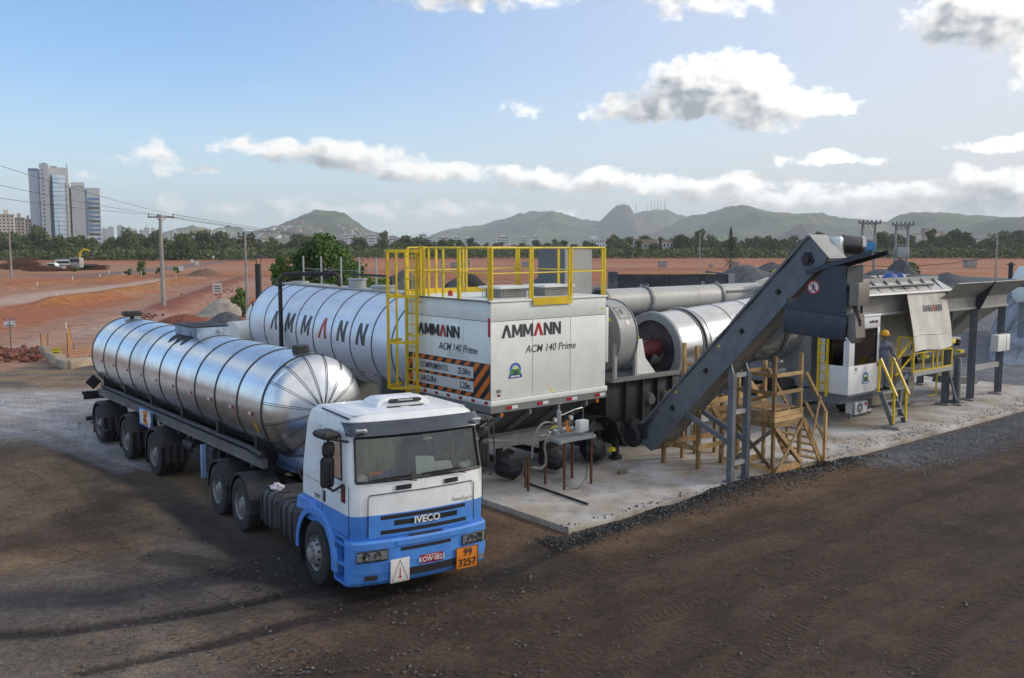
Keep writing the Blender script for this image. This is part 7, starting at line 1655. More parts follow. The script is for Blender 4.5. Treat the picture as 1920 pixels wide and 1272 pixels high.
def undergrowth():
    rg = np.random.default_rng(77); N_ = 26000; px = rg.uniform(-90, 2010, N_); Yv = rg.uniform(342, 400, N_); Yv = np.where(px < 480, Yv*.87, Yv); Xv = (px-960)/HS*Yv
    top = 2.2+2.6*fbm(Xv*.06, Yv*.03, 3, 12); z = rg.uniform(0, 1, N_)**.8*top; vs = []; fs = []
    for i in range(N_):
        p = np.array([Xv[i], Yv[i], z[i]]); u = rg.normal(size=3); u /= np.linalg.norm(u); w = np.cross(u, rg.normal(size=3)); w /= np.linalg.norm(w); s_ = rg.uniform(.35, .8); o = len(vs)
        vs += [tuple(p-u*s_), tuple(p-w*s_*.6), tuple(p+u*s_), tuple(p+w*s_*.6)]; fs.append((o, o+1, o+2, o+3))
    me = bpy.data.meshes.new('undergrowth'); me.from_pydata(vs, [], fs); me.materials.append(LEAF); o = bpy.data.objects.new('undergrowth', me); COL.objects.link(o); tag(o, 'low green scrub filling the foot of the far tree belt', 'scrub', kind='stuff')
undergrowth()
# bushy trees right behind the lettered tank
def big_tree(name, label, px, Y, rx, h0, h1, n, size, seed, mat, lob=18):
    X = (px-960)/HS*Y; T = Thing(name, label, 'tree', WORLD, (X, Y, 0))
    cm = crown_mb(rx, rx*.9, h0, h1, lob, n, size, seed); cm.v = [(a+X, b+Y, c) for a, b, c in cm.v]
    T.part('crown', cm, mat, sharp=180); tm = trunk_mb(h1*.75, .13, seed, rx); tm.v = [(a+X, b+Y, c) for a, b, c in tm.v]; T.part('trunk', tm, BARK)
big_tree('bushy_tree', 'bright green bushy tree rising behind the lettered tank', 592, 58, 2.35, .4, 6.15, 7500, .13, 41, LEAFB, 26)
big_tree('bushy_tree', 'lower bright green bushy tree right of the taller one behind the tank', 668, 56, 2.1, .2, 4.6, 5000, .12, 43, LEAFB, 22)
big_tree('bushy_tree', 'rounded green bush at the right end of the clump behind the tank', 706, 54, 1.3, .2, 4.0, 2200, .12, 53, LEAFB, 14)
big_tree('bushy_tree', 'green tree squeezed between the taller tree and the sapling', 562, 59, 1.5, .3, 5.2, 2800, .12, 55, LEAFB, 16)
big_tree('bushy_tree', 'green tree between the two main bushy trees behind the tank', 636, 60, 1.7, .3, 5.6, 3400, .12, 57, LEAFB, 18)
big_tree('bushy_tree', 'thin leafy sapling at the left of the bushy trees behind the tank', 528, 57, .95, 1.2, 5.0, 1100, .12, 45, LEAFB, 9)
big_tree('shrub', 'round green shrub beside the pole and pale sand pile', 452, 70, 1.0, 0, 2.2, 900, .12, 47, LEAFB, 8)
big_tree('shrub', 'low green shrub on the red earth left of the tall pole', 264, 165, 2.0, 0, 2.4, 500, .22, 49, LEAFB, 8)
big_tree('shrub', 'green shrub at the right of the transformer poles', 1712, 105, 1.8, 0, 3.4, 900, .2, 51, LEAF, 8)
for k, px in enumerate((240,298,330,140)): big_tree('shrub', ('small scrub tuft on the verge of the grey track', 'scrub tuft near the tall pole on the grey track', 'scrub tuft to the right of the tall pole', 'scrub tuft beside the parked van')[k], px, 160+k*8, 1.1, 0, 1.1, 200, .2, 60+k, LEAFB, 6)
def conifer():
    X, Y = (1370-960)/HS*118, 118; T = Thing('conifer_tree', 'thin airy conifer standing behind the dark bay wall', 'tree', WORLD, (X, Y, 0))
    m = MB(); rg = np.random.default_rng(5)
    for i in range(1300):
        q = rg.random()**.8; z = .6+q*6.9; r = (1-q)*2.1*rg.random()**.6+.05; t = rg.uniform(0, 2*PI); c = V(X+r*math.cos(t), Y+r*math.sin(t), z-.25*r)
        d = V(math.cos(t)*.5, math.sin(t)*.5, rg.uniform(-.2,.9)).normalized()*.16; e = V(-math.sin(t), math.cos(t), 0)*.035
        m.add([c-d, c+e, c+d, c-e], [(0,1,2,3)])
    T.part('crown', m, LEAFC, sharp=180); T.part('trunk', MB().tube([(X,Y,-.2),(X,Y,7.3)], [.10,.01], 6), BARK)
conifer()

# ------------------------------------------------------------------ city
def cmat(c): return pmat('plaster_%02d%02d%02d' % tuple(int(x*99) for x in c), c, .8, var=.08, vscale=.3)
WIN = pmat('far_window_glass', (.05,.065,.08), .2, var=.3, vscale=.5); BLUEG = pmat('blue_facade_glass', (.10,.20,.38), .25, var=.1); MIRR = pmat('mirror_facade_glass', (.50,.56,.62), .12, metal=.9, var=.15, vscale=.05)
def block(name, label, px0, px1, ytop, D, col, fl, cols=0, depth=None, group=None, roof=True, cat='building', z0=-1.0, step=None):
    x0, x1 = (px0-960)/HS*D, (px1-960)/HS*D; z1 = CAM_H+(HOR-ytop)/HS*D; w = x1-x0; dp = depth or max(8, w*.6)
    T = Thing(name, label, cat, WORLD, ((x0+x1)/2, D, 0), group)
    T.part('wall', MB().box(x0,x1,D,D+dp,z0,z1), cmat(col))
    if roof: T.part('roof', MB().box(x0-.3,x1+.3,D-.3,D+dp+.3,z1+.01,z1+.6), cmat(tuple(c*.8 for c in col))); T.part('roof_house', MB().box(x0+w*.35,x0+w*.65,D+dp*.3,D+dp*.7,z1+.61,z1+3.2), cmat(col))
    T.o.rotation_euler.z = math.atan2(-(x0+x1)/2, D)*.9
    fh = (z1-1)/fl
    for k in range(fl):
        zb = 1+k*fh+fh*.30
        if cols == 0:
            T.part('window_band', MB().box(x0+w*.08,x1-w*.08,D-.12,D-.02,zb,zb+fh*.45), WIN)
        else:
            for c in range(cols): xx = x0+w*(c+.25)/cols; T.part('window', MB().box(xx,xx+w*.5/cols,D-.12,D-.02,zb,zb+fh*.45), WIN)
    return T
block('apartment_block', 'cream apartment tower at the left edge of the skyline', 0, 27, 404, 560, (.62,.55,.46), 11, 4)
block('apartment_block', 'tan apartment tower second from the left edge', 27.5, 47, 410, 600, (.40,.34,.28), 10, 3)
block('apartment_block', 'brown-grey apartment tower just left of the tall glass tower', 47.5, 61, 413, 640, (.26,.23,.22), 10, 2)
def glass_tower():
    D = 700; X = lambda p: (p-960)/HS*D; Z = lambda y: CAM_H+(HOR-y)/HS*D
    T = Thing('glass_tower', 'tallest tower of the skyline with pale slab, ribbed core and mirrored curved front', 'building', WORLD, (X(97), D, 0))
    T.part('slab', MB().box(X(60),X(78),D+6,D+30,-1,Z(318)), cmat((.52,.57,.64))); T.part('blue_strip', MB().box(X(78.2),X(81),D+5.6,D+28,-1,Z(322)), BLUEG); T.part('blue_cap', MB().box(X(60),X(78),D+5.7,D+5.95,Z(322),Z(317.5)), BLUEG)
    T.part('core', MB().box(X(81),X(97.5),D-2,D+26,-1,Z(310)), cmat((.46,.48,.51)))
    for k in range(17): T.part('window', MB().box(X(85.5),X(88.5),D-2.3,D-2.02,Z(437-k*7.1),Z(437-k*7.1)+1.0), WIN)
    T.part('frame', MB().box(X(97.6),X(133),D+3,D+26,-1,Z(315)), cmat((.62,.63,.62)))
    cx, r = X(114), X(129)-X(114)
    T.part('curved_glazing', MB().grid(lambda u, v: V(cx+r*math.sin(-1.45+2.9*u)*1.0, D+2.9-6*math.cos(-1.45+2.9*u), v*Z(329)), 14, 1), MIRR, sharp=12)
    for k in range(1,18): T.part('glazing_rail', MB().tube([V(cx+r*math.sin(t), D+2.8-6*math.cos(t), Z(329)*k/18) for t in [-1.45+2.9*i/14 for i in range(15)]], .18, 4), BLUEG)
    T.part('dark_bay', MB().box(X(98.5),X(103),D+2.6,D+2.95,-1,Z(352)), WIN)
    T.part('roof_plant', MB().box(X(101),X(112),D+8,D+20,Z(315),Z(312)).box(X(84),X(94),D+6,D+18,Z(310),Z(307)), M['grey']); T.part('antenna', MB().cyl((X(131),D+10,Z(316)),(X(131),D+10,Z(306)),.3,n=5), M['grey'])
    T.o.rotation_euler.z = R_(24); T.o.scale = (.92,1,1)
    T2 = Thing('banded_tower', 'second tower right of the glass tower with dark balcony bands', 'building', WORLD, (X(165), D+10, 0)); D += 20; X2 = lambda p: (p-960)/HS*D
    T2.part('side_wing', MB().box(X2(134.5),X2(140),D+4,D+24,-1,CAM_H+(HOR-354)/HS*D), cmat((.30,.28,.26))); T2.part('core', MB().box(X2(140),X2(162.5),D-2,D+24,-1,CAM_H+(HOR-346)/HS*D), cmat((.48,.49,.50)))
    T2.part('core_cap', MB().box(X2(139.8),X2(162.7),D-2.3,D+24,CAM_H+(HOR-352)/HS*D,CAM_H+(HOR-345)/HS*D), cmat((.62,.63,.62)))
    T2.part('blue_strip', MB().box(X2(162.7),X2(165.5),D-1,D+20,-1,CAM_H+(HOR-356)/HS*D), BLUEG)
    T2.part('office_wing', MB().box(X2(165.7),X2(188),D,D+22,-1,CAM_H+(HOR-354)/HS*D), cmat((.56,.58,.60)))
    for k in range(12):
        zb = 1.5+k*3.35; T2.part('window_band', MB().box(X2(167),X2(187),D-.15,D-.02,zb,zb+1.75), BLUEG if k % 3 else WIN); T2.part('balcony', MB().box(X2(166.5),X2(176),D-.9,D-.16,zb-.5,zb-.1), cmat((.55,.53,.5)))
    for k in range(10): T2.part('window', MB().box(X2(136),X2(138.5),D+3.7,D+3.98,3+k*3.6,4.6+k*3.6), WIN)
    T2.o.rotation_euler.z = R_(23); T2.o.location.x += 5.5
glass_tower()
block('podium_hall', 'long low white hall at the foot of the banded tower', 128, 178, 443, 640, (.62,.62,.60), 1, 0, cat='building', roof=False)
sky_l = [(190,202,430,1500),(203,214,427,1550),(221,232,424,1600),(237,248,428,1500),(249,258,432,1450),(262,270,433,1500),(271,281,428,1600),(284,291,429,1550),(292,301,432,1500),(318,340,437,1200),(340,352,439,1200)]
for k, (a, b, y, D) in enumerate(sky_l): block('apartment_block', ('white apartment block in the row %s' % ('nearest the banded tower','second after the banded tower','of slim white towers','beside the slim white tower','low in the white row','behind the tall pole','with the highest roof left of the tall pole','just left of the tall pole','hard against the tall pole','low and wide right of the tall pole','at the end of the low white row')[k]), a, b, y, D, random.choice(((.66,.66,.66),(.60,.60,.62),(.68,.64,.60))), 8, 3)
block('apartment_block', 'cream yellow terrace block below the small left hills', 358, 396, 431, 1000, (.66,.58,.40), 5, 8); block('apartment_block', 'bright white block with a dark roof right of the cream terrace', 400, 434, 437, 800, (.72,.72,.72), 3, 6)
block('house', 'pale house half hidden in the trees below the cream terrace', 352, 376, 456, 380, (.45,.42,.40), 2, 4, cat='house')
for k, (a, b, y, D) in enumerate(((583,592,438,2200),(596,606,437,2100),(640,654,441,2000),(655,668,440,2100),(672,682,442,2050),(690,704,440,1900),(728,745,443,1800),(745,762,446,1700),(786,800,440,1900),(800,812,445,1700),(820,842,446,1600),(850,864,445,1700),(868,884,447,1500),(930,956,444,1500),(975,990,446,1500),(996,1012,444,1600))):
    block('apartment_block', 'white block of the low town %s' % ('left under the favela hill','under the favela hill crest','right under the favela hill','beside the wide white one','with a narrow front','at the right foot of the favela hill','between the hills, leftmost','between the hills, second','with a flat grey roof between the hills','low between the hills','long and low between the hills','beside the long low one','left above the yellow rail','centred above the yellow rail','right above the yellow rail','rightmost above the yellow rail')[k], a, b, y, D, random.choice(((.66,.66,.66),(.58,.57,.55),(.70,.68,.64))), 4, 0)
block('white_hall', 'long white flat-roofed hall in front of the dome hill', 1093, 1134, 449, 900, (.70,.70,.70), 2, 8); block('white_hall', 'small white block on top of the long hall', 1106, 1118, 444, 905, (.72,.72,.72), 1, 2, roof=False)
def house(name, label, px0, px1, ytop, D, col, roofc, base=None, group=None, fl=2):
    x0, x1 = (px0-960)/HS*D, (px1-960)/HS*D; z1 = CAM_H+(HOR-ytop)/HS*D; zb = -1 if base is None else base; w = x1-x0; dp = w*.7
    T = Thing(name, label, 'house', WORLD, ((x0+x1)/2, D, zb), group); T.part('wall', MB().box(x0,x1,D,D+dp,zb,z1), cmat(col))
    rm = pmat('clay_roof' if roofc == 'clay' else 'flat_roof', (.19,.12,.09) if roofc == 'clay' else (.35,.34,.33), .9, var=.3, vscale=.8)
    T.part('roof', MB().prism([(-.4,0),(dp+.4,0),(dp/2,w*.22 if roofc == 'clay' else .4)], (x0-.3,D,z1+.01), (0,1,0), (0,0,1), (w+.6,0,0)), rm)
    fh = max(2.2, (z1-max(zb,0))/fl)
    for k in range(fl):
        for c in range(3):
            xx = x0+w*(c+.28)/3; zz = z1-(k+1)*fh+fh*.35
            if zz > zb: T.part('window', MB().box(xx,xx+w*.15,D-.10,D-.02,zz,zz+fh*.42), WIN)
for k, a in enumerate(((1180,1206,462,(.62,.63,.66),'flat'),(1206,1232,455,(.50,.44,.32),'clay'),(1228,1256,470,(.62,.60,.57),'flat'),(1256,1270,464,(.60,.64,.70),'flat'),(1188,1200,451,(.66,.64,.6),'clay'),(1243,1262,454,(.62,.58,.54),'clay'),(1338,1356,474,(.34,.36,.4),'flat'),(1330,1372,466,(.38,.30,.28),'clay'),(1500,1520,474,(.4,.4,.4),'flat'),(400,424,470,(.5,.5,.5),'flat'))):
    house('house', 'house %s' % ('with pale blue-white walls in the trees left of the lamp post','with ochre upper floor and clay roof left of the lamp post','long and low in front of the ochre house','small and bluish at the right of the ochre house','with clay roof peeping over the pale house','with clay roof behind the low house','grey and low right of the lamp post','with brown roof behind the lamp post','grey and half hidden behind the conveyor','low and grey at the far left wood edge')[k], a[0], a[1], a[2], 385 if k < 9 else 420, a[3], a[4])
for k in range(26):
    pxh = random.choice((random.uniform(1050,1180), random.uniform(480,720), random.uniform(1270,1480), random.uniform(1700,1900), random.uniform(760,1040))); wd = random.uniform(10,20)
    house('house', 'small pale house half hidden in the far tree belt', pxh, pxh+wd, random.uniform(458,467), random.uniform(455,475), random.choice(((.66,.65,.62),(.62,.60,.58),(.58,.50,.42),(.68,.68,.70))), random.choice(('clay','flat','flat')), group='pale houses in the tree belt')
# favela houses on the hill flank, and the village on the right
hm = [MB().box(-4,4,-3,3,-6,4).mesh('wall', cmat(c)) for c in ((.62,.58,.54),(.45,.33,.26),(.66,.66,.66),(.56,.50,.40),(.30,.22,.19))]; rf = MB().prism([(-3.3,0),(3.3,0),(0,1.4)], (-4.2,0,4.02), (0,1,0), (0,0,1), (8.4,0,0)).mesh('roof', pmat('clay_roof',(.22,.10,.06))); wn = MB().box(-2.6,-1.2,-3.12,-3.02,1,2.6).mesh('window', WIN)
def hhouse(x, y, z, s, label, group):
    t = bpy.data.objects.new('house', None); COL.objects.link(t); t.location = (x, y, z); t.scale = (s*random.uniform(.7,1.4), s, s*random.uniform(.7,1.5)); t.rotation_euler.z = random.uniform(-.6,.6); tag(t, label, 'house', group)
    for nm, me in (('wall', random.choice(hm)), ('roof', rf), ('window', wn)):
        if nm == 'roof' and random.random() < .5: continue
        o = bpy.data.objects.new(nm, me); COL.objects.link(o); o.parent = t
n = 0
while n < 170:
    px = random.uniform(470, 740); py = random.uniform(416, 446); Y = random.uniform(1950, 2500)
    if 590 < px < 650 and py < 430: continue
    X = (px-960)/HS*Y; z = float(F1(np.array([X]), np.array([Y]))[0]); zp = HOR-(z-CAM_H)/Y*HS
    if z < 2 or zp < 412 or (abs(px-615) < 45 and zp < 424): continue
    hhouse(X, Y, z, random.uniform(.7,1.3), 'small house on the flank of the favela hill', 'houses on the favela hill'); n += 1
vn = 0
while vn < 60:
    px = random.uniform(1640, 1860); Y = random.uniform(700, 1250); rise = (1-abs(px-1735)/130)*20; py = random.uniform(0, 1)
    if rise <= 0: continue
    z = max(0, rise*(Y-700)/550*1.1); X = (px-960)/HS*Y
    hhouse(X, Y, z, random.uniform(.7,1.25), 'small house of the hillside village behind the transformer poles', 'houses of the hillside village'); vn += 1
hill([(1600,468),(1650,458),(1690,446),(1735,441),(1790,447),(1840,456),(1900,468)], 1150, 480, 260, 23, .12)
block('school_hall', 'long white institutional building at the right of the hillside village', 1758, 1826, 456, 640, (.66,.68,.70), 2, 10)

# ------------------------------------------------------------------ poles, wires, signs
def pole(label, px, pyb, pyt, r=.13, arms=(), mat='concrete', Y=None, name='utility_pole'):
    p = at(px, pyb) if Y is None else V((px-960)/HS*Y, Y, 0); h = CAM_H+(HOR-pyt)/HS*p.y
    T = Thing(name, label, 'pole', WORLD, (p.x, p.y, 0)); T.part('shaft', MB().tube([(p.x,p.y,-.3),(p.x,p.y,h)], [r,r*.62], 10), M[mat])
    for (dz, L, ang) in arms:
        d = V(math.cos(ang), math.sin(ang), 0); c = V(p.x, p.y, h-dz); e = V(-d.y, d.x, 0)*r
        a = T.part('cross_arm', MB().bar(c-d*L+e, c+d*L+e, .09, .11), M['wood3'])
        for k in (-.92,-.25,.92): T.part('insulator', MB().lathe([(0,.22),(.05,.2),(.06,.12),(.03,.1),(.03,0)], c+d*L*k+e+V(0,0,.05), (0,0,1), 8), M['dark'], a)
        for s in (-1,1): T.part('arm_brace', MB().bar(c+d*L*.38*s+e, c+V(0,0,-.45)+e*.9, .02, .04), M['rust'], a)
    return p, h
pA, hA = pole('tall concrete pole with a wide cross arm standing on the red embankment', 307, 585, 403, .19, ((.20,1.05,.05),))
pB, hB = pole('weathered pole at the far left edge of the site', 22, 522, 428, .17, ())
pC, hC = pole('slim grey pole with two short cross arms beside the black chimney', 465, 633, 441, .10, ((.10,.42,.1),(.55,.42,.1)))
pole('concrete pole with an insulated cross arm at the right end of the site', 1866, 523, 438, .17, ((.15,1.5,.05),))
pole('bare lamp post rising behind the dark bay wall', 1311, 520, 437, .10, (), 'lgrey', name='lamp_post')
def hframe(label, pa, pb, pyt, Y, tcol):
    xa, xb = (pa-960)/HS*Y, (pb-960)/HS*Y; h = CAM_H+(HOR-pyt)/HS*Y; T = Thing('transformer_pole', label, 'pole', WORLD, ((xa+xb)/2, Y, 0))
    for x in (xa, xb): T.part('shaft', MB().tube([(x,Y,-.3),(x,Y,h)], [.17,.12], 10), M['concrete'])
    for z in (h-.15, h-2.9 if tcol else h-.6): T.part('cross_beam', MB().box(xa-.5,xb+.5,Y-.22,Y-.14,z-.08,z+.08), M['grey'])
    for k in range(6): x = xa-.4+(xb-xa+.8)*k/5; T.part('insulator', MB().lathe([(0,.25),(.06,.22),(.07,.1),(.03,0)], (x,Y-.18,h-.07), (0,0,1), 8), M['dark'])
    for k in range(3): x = xa+(xb-xa)*(k+.5)/3; T.part('fuse_loop', MB().tube([V(x+.16*math.cos(t), Y-.2, h-.42+.2*math.sin(t)) for t in [PI*i/8*1.5 for i in range(9)]], .03, 5), M['dark'])
    c = (xa+xb)/2; t = T.part('transformer', MB().box(c-.55,c+.55,Y-.6,Y+.1,h-3.0-(0 if tcol == 'blue' else .3),h-2.0-(0 if tcol == 'blue' else .3),.06), pmat('bright_blue_transformer',(.04,.22,.50),.45) if tcol == 'blue' else M['lgrey'])
    for k in range(3): T.part('bushing', MB().lathe([(0,.35),(.05,.3),(.08,.1),(.05,0)], (c-.3+.3*k,Y-.25,h-2.0-(0 if tcol == 'blue' else .3)), (0,0,1), 8), M['concrete'], t)
hframe('twin concrete poles carrying a bright blue transformer', 1616, 1640, 416, 92, 'blue'); hframe('twin concrete poles carrying a grey transformer', 1679, 1702, 420, 92, 'grey')
def wire(label, p, q, sag, r=.010):
    m = MB().tube([V(*p).lerp(V(*q), i/24)-V(0,0,4*sag*(i/24)*(1-i/24)) for i in range(25)], r, 4); solo('power_line', label, 'wire', m, M['dark'], WORLD, tuple(p))
for k, (x, lab) in enumerate(((-.97,'lowest'),(-.26,'middle'),(.97,'highest'))):
    wire('%s of the three thin wires running from the tall pole up to the left' % lab, (pA.x+x, pA.y-.1, hA+.02), (-19.5+1.6*k, 14.0, hA+.35+.75*k), .35)
    wire('%s of the thin wires running back from the tall pole to the wood' % lab, (pA.x+x, pA.y+.1, hA+.02), (pA.x-3+x*1.2, 330, 9.2), 2.2, .018)
wire('thin cable strung from the chimney to the right pole of the bins', PL.W(21.5,6,4.8), PL.W(30,1.5,5.1), .4, .012)

def board(name, label, px, pyb, w, h, zb, face, lines, cat='sign', stripe=None, tilt=0.0):
    p = at(px, pyb); fr = Frame(p.x, p.y, 90-math.degrees(math.atan2(-p.x, p.y))*0.6); T = Thing(name, label, cat, fr, (0,0,0))
    T.part('post', MB().box(-.025,.025,-.02,.02,-.1,zb+.06), M['wood3'] if zb > .3 else M['wood'])
    f = T.part('face', MB().box(-w/2,w/2,-.045,-.022,zb,zb+h), M[face])
    if stripe: T.part('header', MB().box(-w/2,w/2,-.05,-.0455,zb+h*.70,zb+h), M[stripe], f)
    for k, (t, z, s, mt) in enumerate(lines):
      if t == 'bar': T.part('print_line', MB().box(-w*.36,w*.36,-.0535,-.0505,zb+h*z-s/2,zb+h*z+s/2), M[mt], f)
      elif t == 'man': T.part('print_figure', MB().box(-.02,.02,-.0535,-.0505,zb+h*z-s/2,zb+h*z+s/2), M[mt], f)
      else: text(T, 'lettering', t, s, (0,-.052,zb+h*z), (1,0,0), (0,0,1), M[mt], f, bold=.01)
board('warning_sign', 'white warning sign with a red header on a thin post at the left edge', 21, 660, .52, .46, 1.28, 'signwhite', (('PERIGO',.84,.13,'signwhite'),('bar',.12,.05,'ink'),('man',.42,.2,'ink')), stripe='redtape')
board('caution_sign', 'small yellow notice leaning against the concrete kerb blocks', 107, 680, .36, .46, .22, 'signyel', (('ATENÇÃO',.84,.07,'ink'),('bar',.56,.04,'ink'),('bar',.40,.04,'ink'),('bar',.24,.04,'ink')))
board('site_sign', 'small white site sign on the red embankment near the sand pile', 408, 556, .9, 1.0, .35, 'signwhite', (('bar',.7,.10,'ink'),('bar',.45,.10,'ink'),('bar',.2,.10,'ink')))
for k, (px, py) in enumerate(((361,500),(340,518),(370,505),(400,490))): board('site_sign', 'tiny white site sign %s' % ('beside the dirt pile','left of the dirt pile','right beside the dirt pile','far off on the haul road')[k], px, py, .8, .8, .9, 'signwhite', ())
for k, (px, py) in enumerate(((70,540),(136,527),(188,523),(230,520),(265,517),(106,564),(330,527),(124,616),(205,514),(325,512))):
    p = at(px, py); kk = .55 if k == 7 else 1.0; solo('survey_stake', 'white survey stake on the red earth, number %s from the left' % ('one','four','five','seven','eight','three','ten','lone near the fence,','six','nine')[k] if k != 7 else 'lone white survey stake near the orange net fence', 'stake', MB().box(p.x-.05*kk,p.x+.05*kk,p.y-.05*kk,p.y+.05*kk,-.1,.72*kk,.01), M['whitetape'], WORLD, (p.x,p.y,0), 'survey stakes')
# ------------------------------------------------------------------ middle distance
def pile(label, px, pyt, Y, rx, ry, mat, seed, name='stockpile', cat='pile', sharp=1.0):
    X = (px-960)/HS*Y; h = CAM_H+(HOR-pyt)/HS*Y
    solo(name, label, cat, heap_mb(X, Y, rx, ry, -.1, h+.1, seed, sharp=sharp), mat, WORLD, (X, Y, 0), sharp=60)
GR = pmat('grey_aggregate', (.150,.155,.165), .92, var=.3, vscale=2.5, bump=.3, bscale=14, col2=(.085,.088,.095))
BK = pmat('black_reclaimed_asphalt', (.030,.028,.027), .9, var=.4, vscale=3, bump=.4, bscale=8); SANDM = pmat('pale_sand', (.40,.35,.29), .95, var=.25, vscale=2, bump=.4, bscale=6)
DIRTM = pmat('brown_spoil', (.20,.115,.07), .95, var=.35, vscale=2, bump=.4, bscale=5); DARKG = pmat('dark_grey_aggregate', (.085,.088,.095), .92, var=.3, vscale=2.5, bump=.3, bscale=14)
pile('grey aggregate pile behind the yellow ladder cage', 757, 503, 62, 4.2, 4, GR, 1); pile('black asphalt pile behind the yellow roof rail', 872, 513, 66, 4.6, 4, BK, 2, sharp=0); pile('low grey aggregate pile in front of the black one', 862, 528, 60, 3.6, 3, GR, 3)
pile('grey aggregate pile left of the exhaust stack', 1035, 515, 62, 5.2, 4, GR, 4, sharp=0); pile('dark aggregate pile behind the conveyor belt', 1445, 489, 86, 7.5, 6, DARKG, 5); pile('grey aggregate pile behind the transformer poles', 1690, 491, 84, 4.6, 4, DARKG, 6)
pile('low grey aggregate bank behind the long duct', 1400, 503, 80, 9, 5, GR, 7, sharp=0); pile('wide grey aggregate bank behind the feed bins', 1650, 512, 66, 8, 4, GR, 8, sharp=0)
pile('pale sand pile beside the tall pole', 415, 560, 72, 2.6, 2.2, SANDM, 9, 'sand_pile', sharp=0); pile('low grey spoil heap in front of the sand pile', 420, 585, 62, 2.2, 1.4, GR, 10, 'spoil_heap', sharp=0); pile('brown spoil heap on the haul road', 382, 502, 165, 3.4, 3, DIRTM, 11, 'spoil_heap')
pile('long red spoil bank at the edge of the haul road', 345, 590, 64, 3.4, 1.6, pmat('red_spoil', (.26,.085,.05), .95, var=.35, vscale=2, bump=.4, bscale=5), 12, 'spoil_heap', sharp=0)
P_ = []
for i in range(900):
    px = random.uniform(-120, 78); py = 668+random.gauss(0, 5)-(px*.03); p = at(px, py); P_.append((p.x, p.y, random.uniform(-.02,.22), random.uniform(.06,.2)))
scatter('red_rocks', 'ridge of broken red laterite rocks at the left edge of the site', 'rocks', P_, pmat('red_laterite', (.22,.085,.055), .9, var=.5, vscale=3, world=True), low=False)
P_ = []
for i in range(700):
    px = random.uniform(265, 450); q = (px-265)/185; py = 596-62*q+random.gauss(0, 5); p = at(px, py); P_.append((p.x, p.y, random.uniform(0,.15), random.uniform(.05,.16)))
scatter('red_stones', 'red stones scattered along the haul road embankment', 'rocks', P_, pmat('red_laterite', (.22,.085,.055)), low=False)
def rock_bank():
    # pale quarried bank at the right edge
    def f(u, v):
        Y = 42+v*17; X = 21.6+(Y-42)*.52+u*15; n = fbm1(X*.45, Y*.45, 5, 61)
        z = 4.4*min(1, (v+.02)*2.2)**.7*min(1, (u+.02)*6)*(.65+.7*n) + .9*(fbm1(X*1.6, Y*1.6, 3, 66)-.5)
        return V(X, Y, max(-.2, z-.25))
    solo('rock_bank', 'pale grey quarried rock bank at the right edge behind the feed bins', 'rock bank', MB().grid(f, 70, 50), pmat('pale_quarry_rock', (.40,.41,.44), .9, var=.5, vscale=.8, col2=(.15,.155,.17), bump=.5, bscale=4), WORLD, (26,46,0), sharp=25)
    c = V((1930-960)/HS*44, 44, 0)
    T = Thing('mixer_drum', 'white rounded vessel just visible at the right edge above the rock bank', 'vessel', WORLD, (c.x,c.y,2.6)); T.part('shell', MB().lathe([(0,-.9),(.4,-.85),(.62,-.5),(.65,.3),(.4,.85),(0,.9)], (c.x,c.y,3.55), (.1,.2,1), 28), M['panel']); T.part('stripe', MB().lathe([(.637,-.2),(.662,-.1),(.665,.05),(.65,.12)], (c.x,c.y,3.55), (.1,.2,1), 28), M['gprint']); T.part('stand', MB().cyl((c.x,c.y,0),(c.x,c.y,2.75),.3,n=10), M['grey'])
rock_bank()
def bay_wall():
    Y = 60; X = lambda p: (p-960)/HS*Y; T = Thing('bay_wall', 'dark concrete stockpile bay wall behind the long grey duct', 'wall', WORLD, (X(1260),Y,0)); z = CAM_H+(HOR-514)/HS*Y
    dm = pmat('dark_stained_concrete', (.050,.055,.062), .85, var=.5, vscale=.9, dirt=.5, dcol=(.11,.11,.11), streak=.3)
    for a, b in ((1160,1256),(1257,1366)): T.part('wall_panel', MB().box(X(a),X(b),Y,Y+.3,0,z-.02), dm)
    T.part('end_pillar', MB().box(X(1142),X(1159),Y-.1,Y+.5,0,z+.15), GR); T.part('end_pillar', MB().box(X(1367),X(1379),Y-.1,Y+.5,0,z), M['concrete']); T.part('return_wall', MB().box(X(1366),X(1372),Y+.5,Y+7,0,z), dm); T.part('coping', MB().box(X(1298),X(1345),Y-.02,Y+.35,z-.015,z+.06), M['wood2'])
bay_wall()
for k, (px, py, w) in enumerate(((1166,507,1.4),(1213,513,1.0),(1244,494,1.8),(1335,500,.9),(985,489,1.6),(850,488,1.4),(872,491,2.2),(1450,490,1.2),(1825,497,2.2),(1380,500,1.6))):
    Y = 130 if py > 504 else 215; X = (px-960)/HS*Y; z = CAM_H+(HOR-py)/HS*Y
    T = Thing('concrete_manhole', 'precast concrete box on the red field %s' % ('left of the lamp post, largest','below the ochre house','far off under the ochre house','near the lamp post','behind the roof rail, right','behind the roof rail, left','behind the roof rail, widest','just right of the conveyor','at the far right under the trees','beside the conifer')[k], 'concrete box', WORLD, (X,Y,0), 'precast boxes on the red field')
    T.part('box', MB().box(X-w/2,X+w/2,Y,Y+w,0,w*.75,.04), M['concrete']); T.part('lid', MB().box(X-w*.56,X+w*.56,Y-.06*w,Y+w*1.06,w*.752,w*.86,.02), M['concrete'])
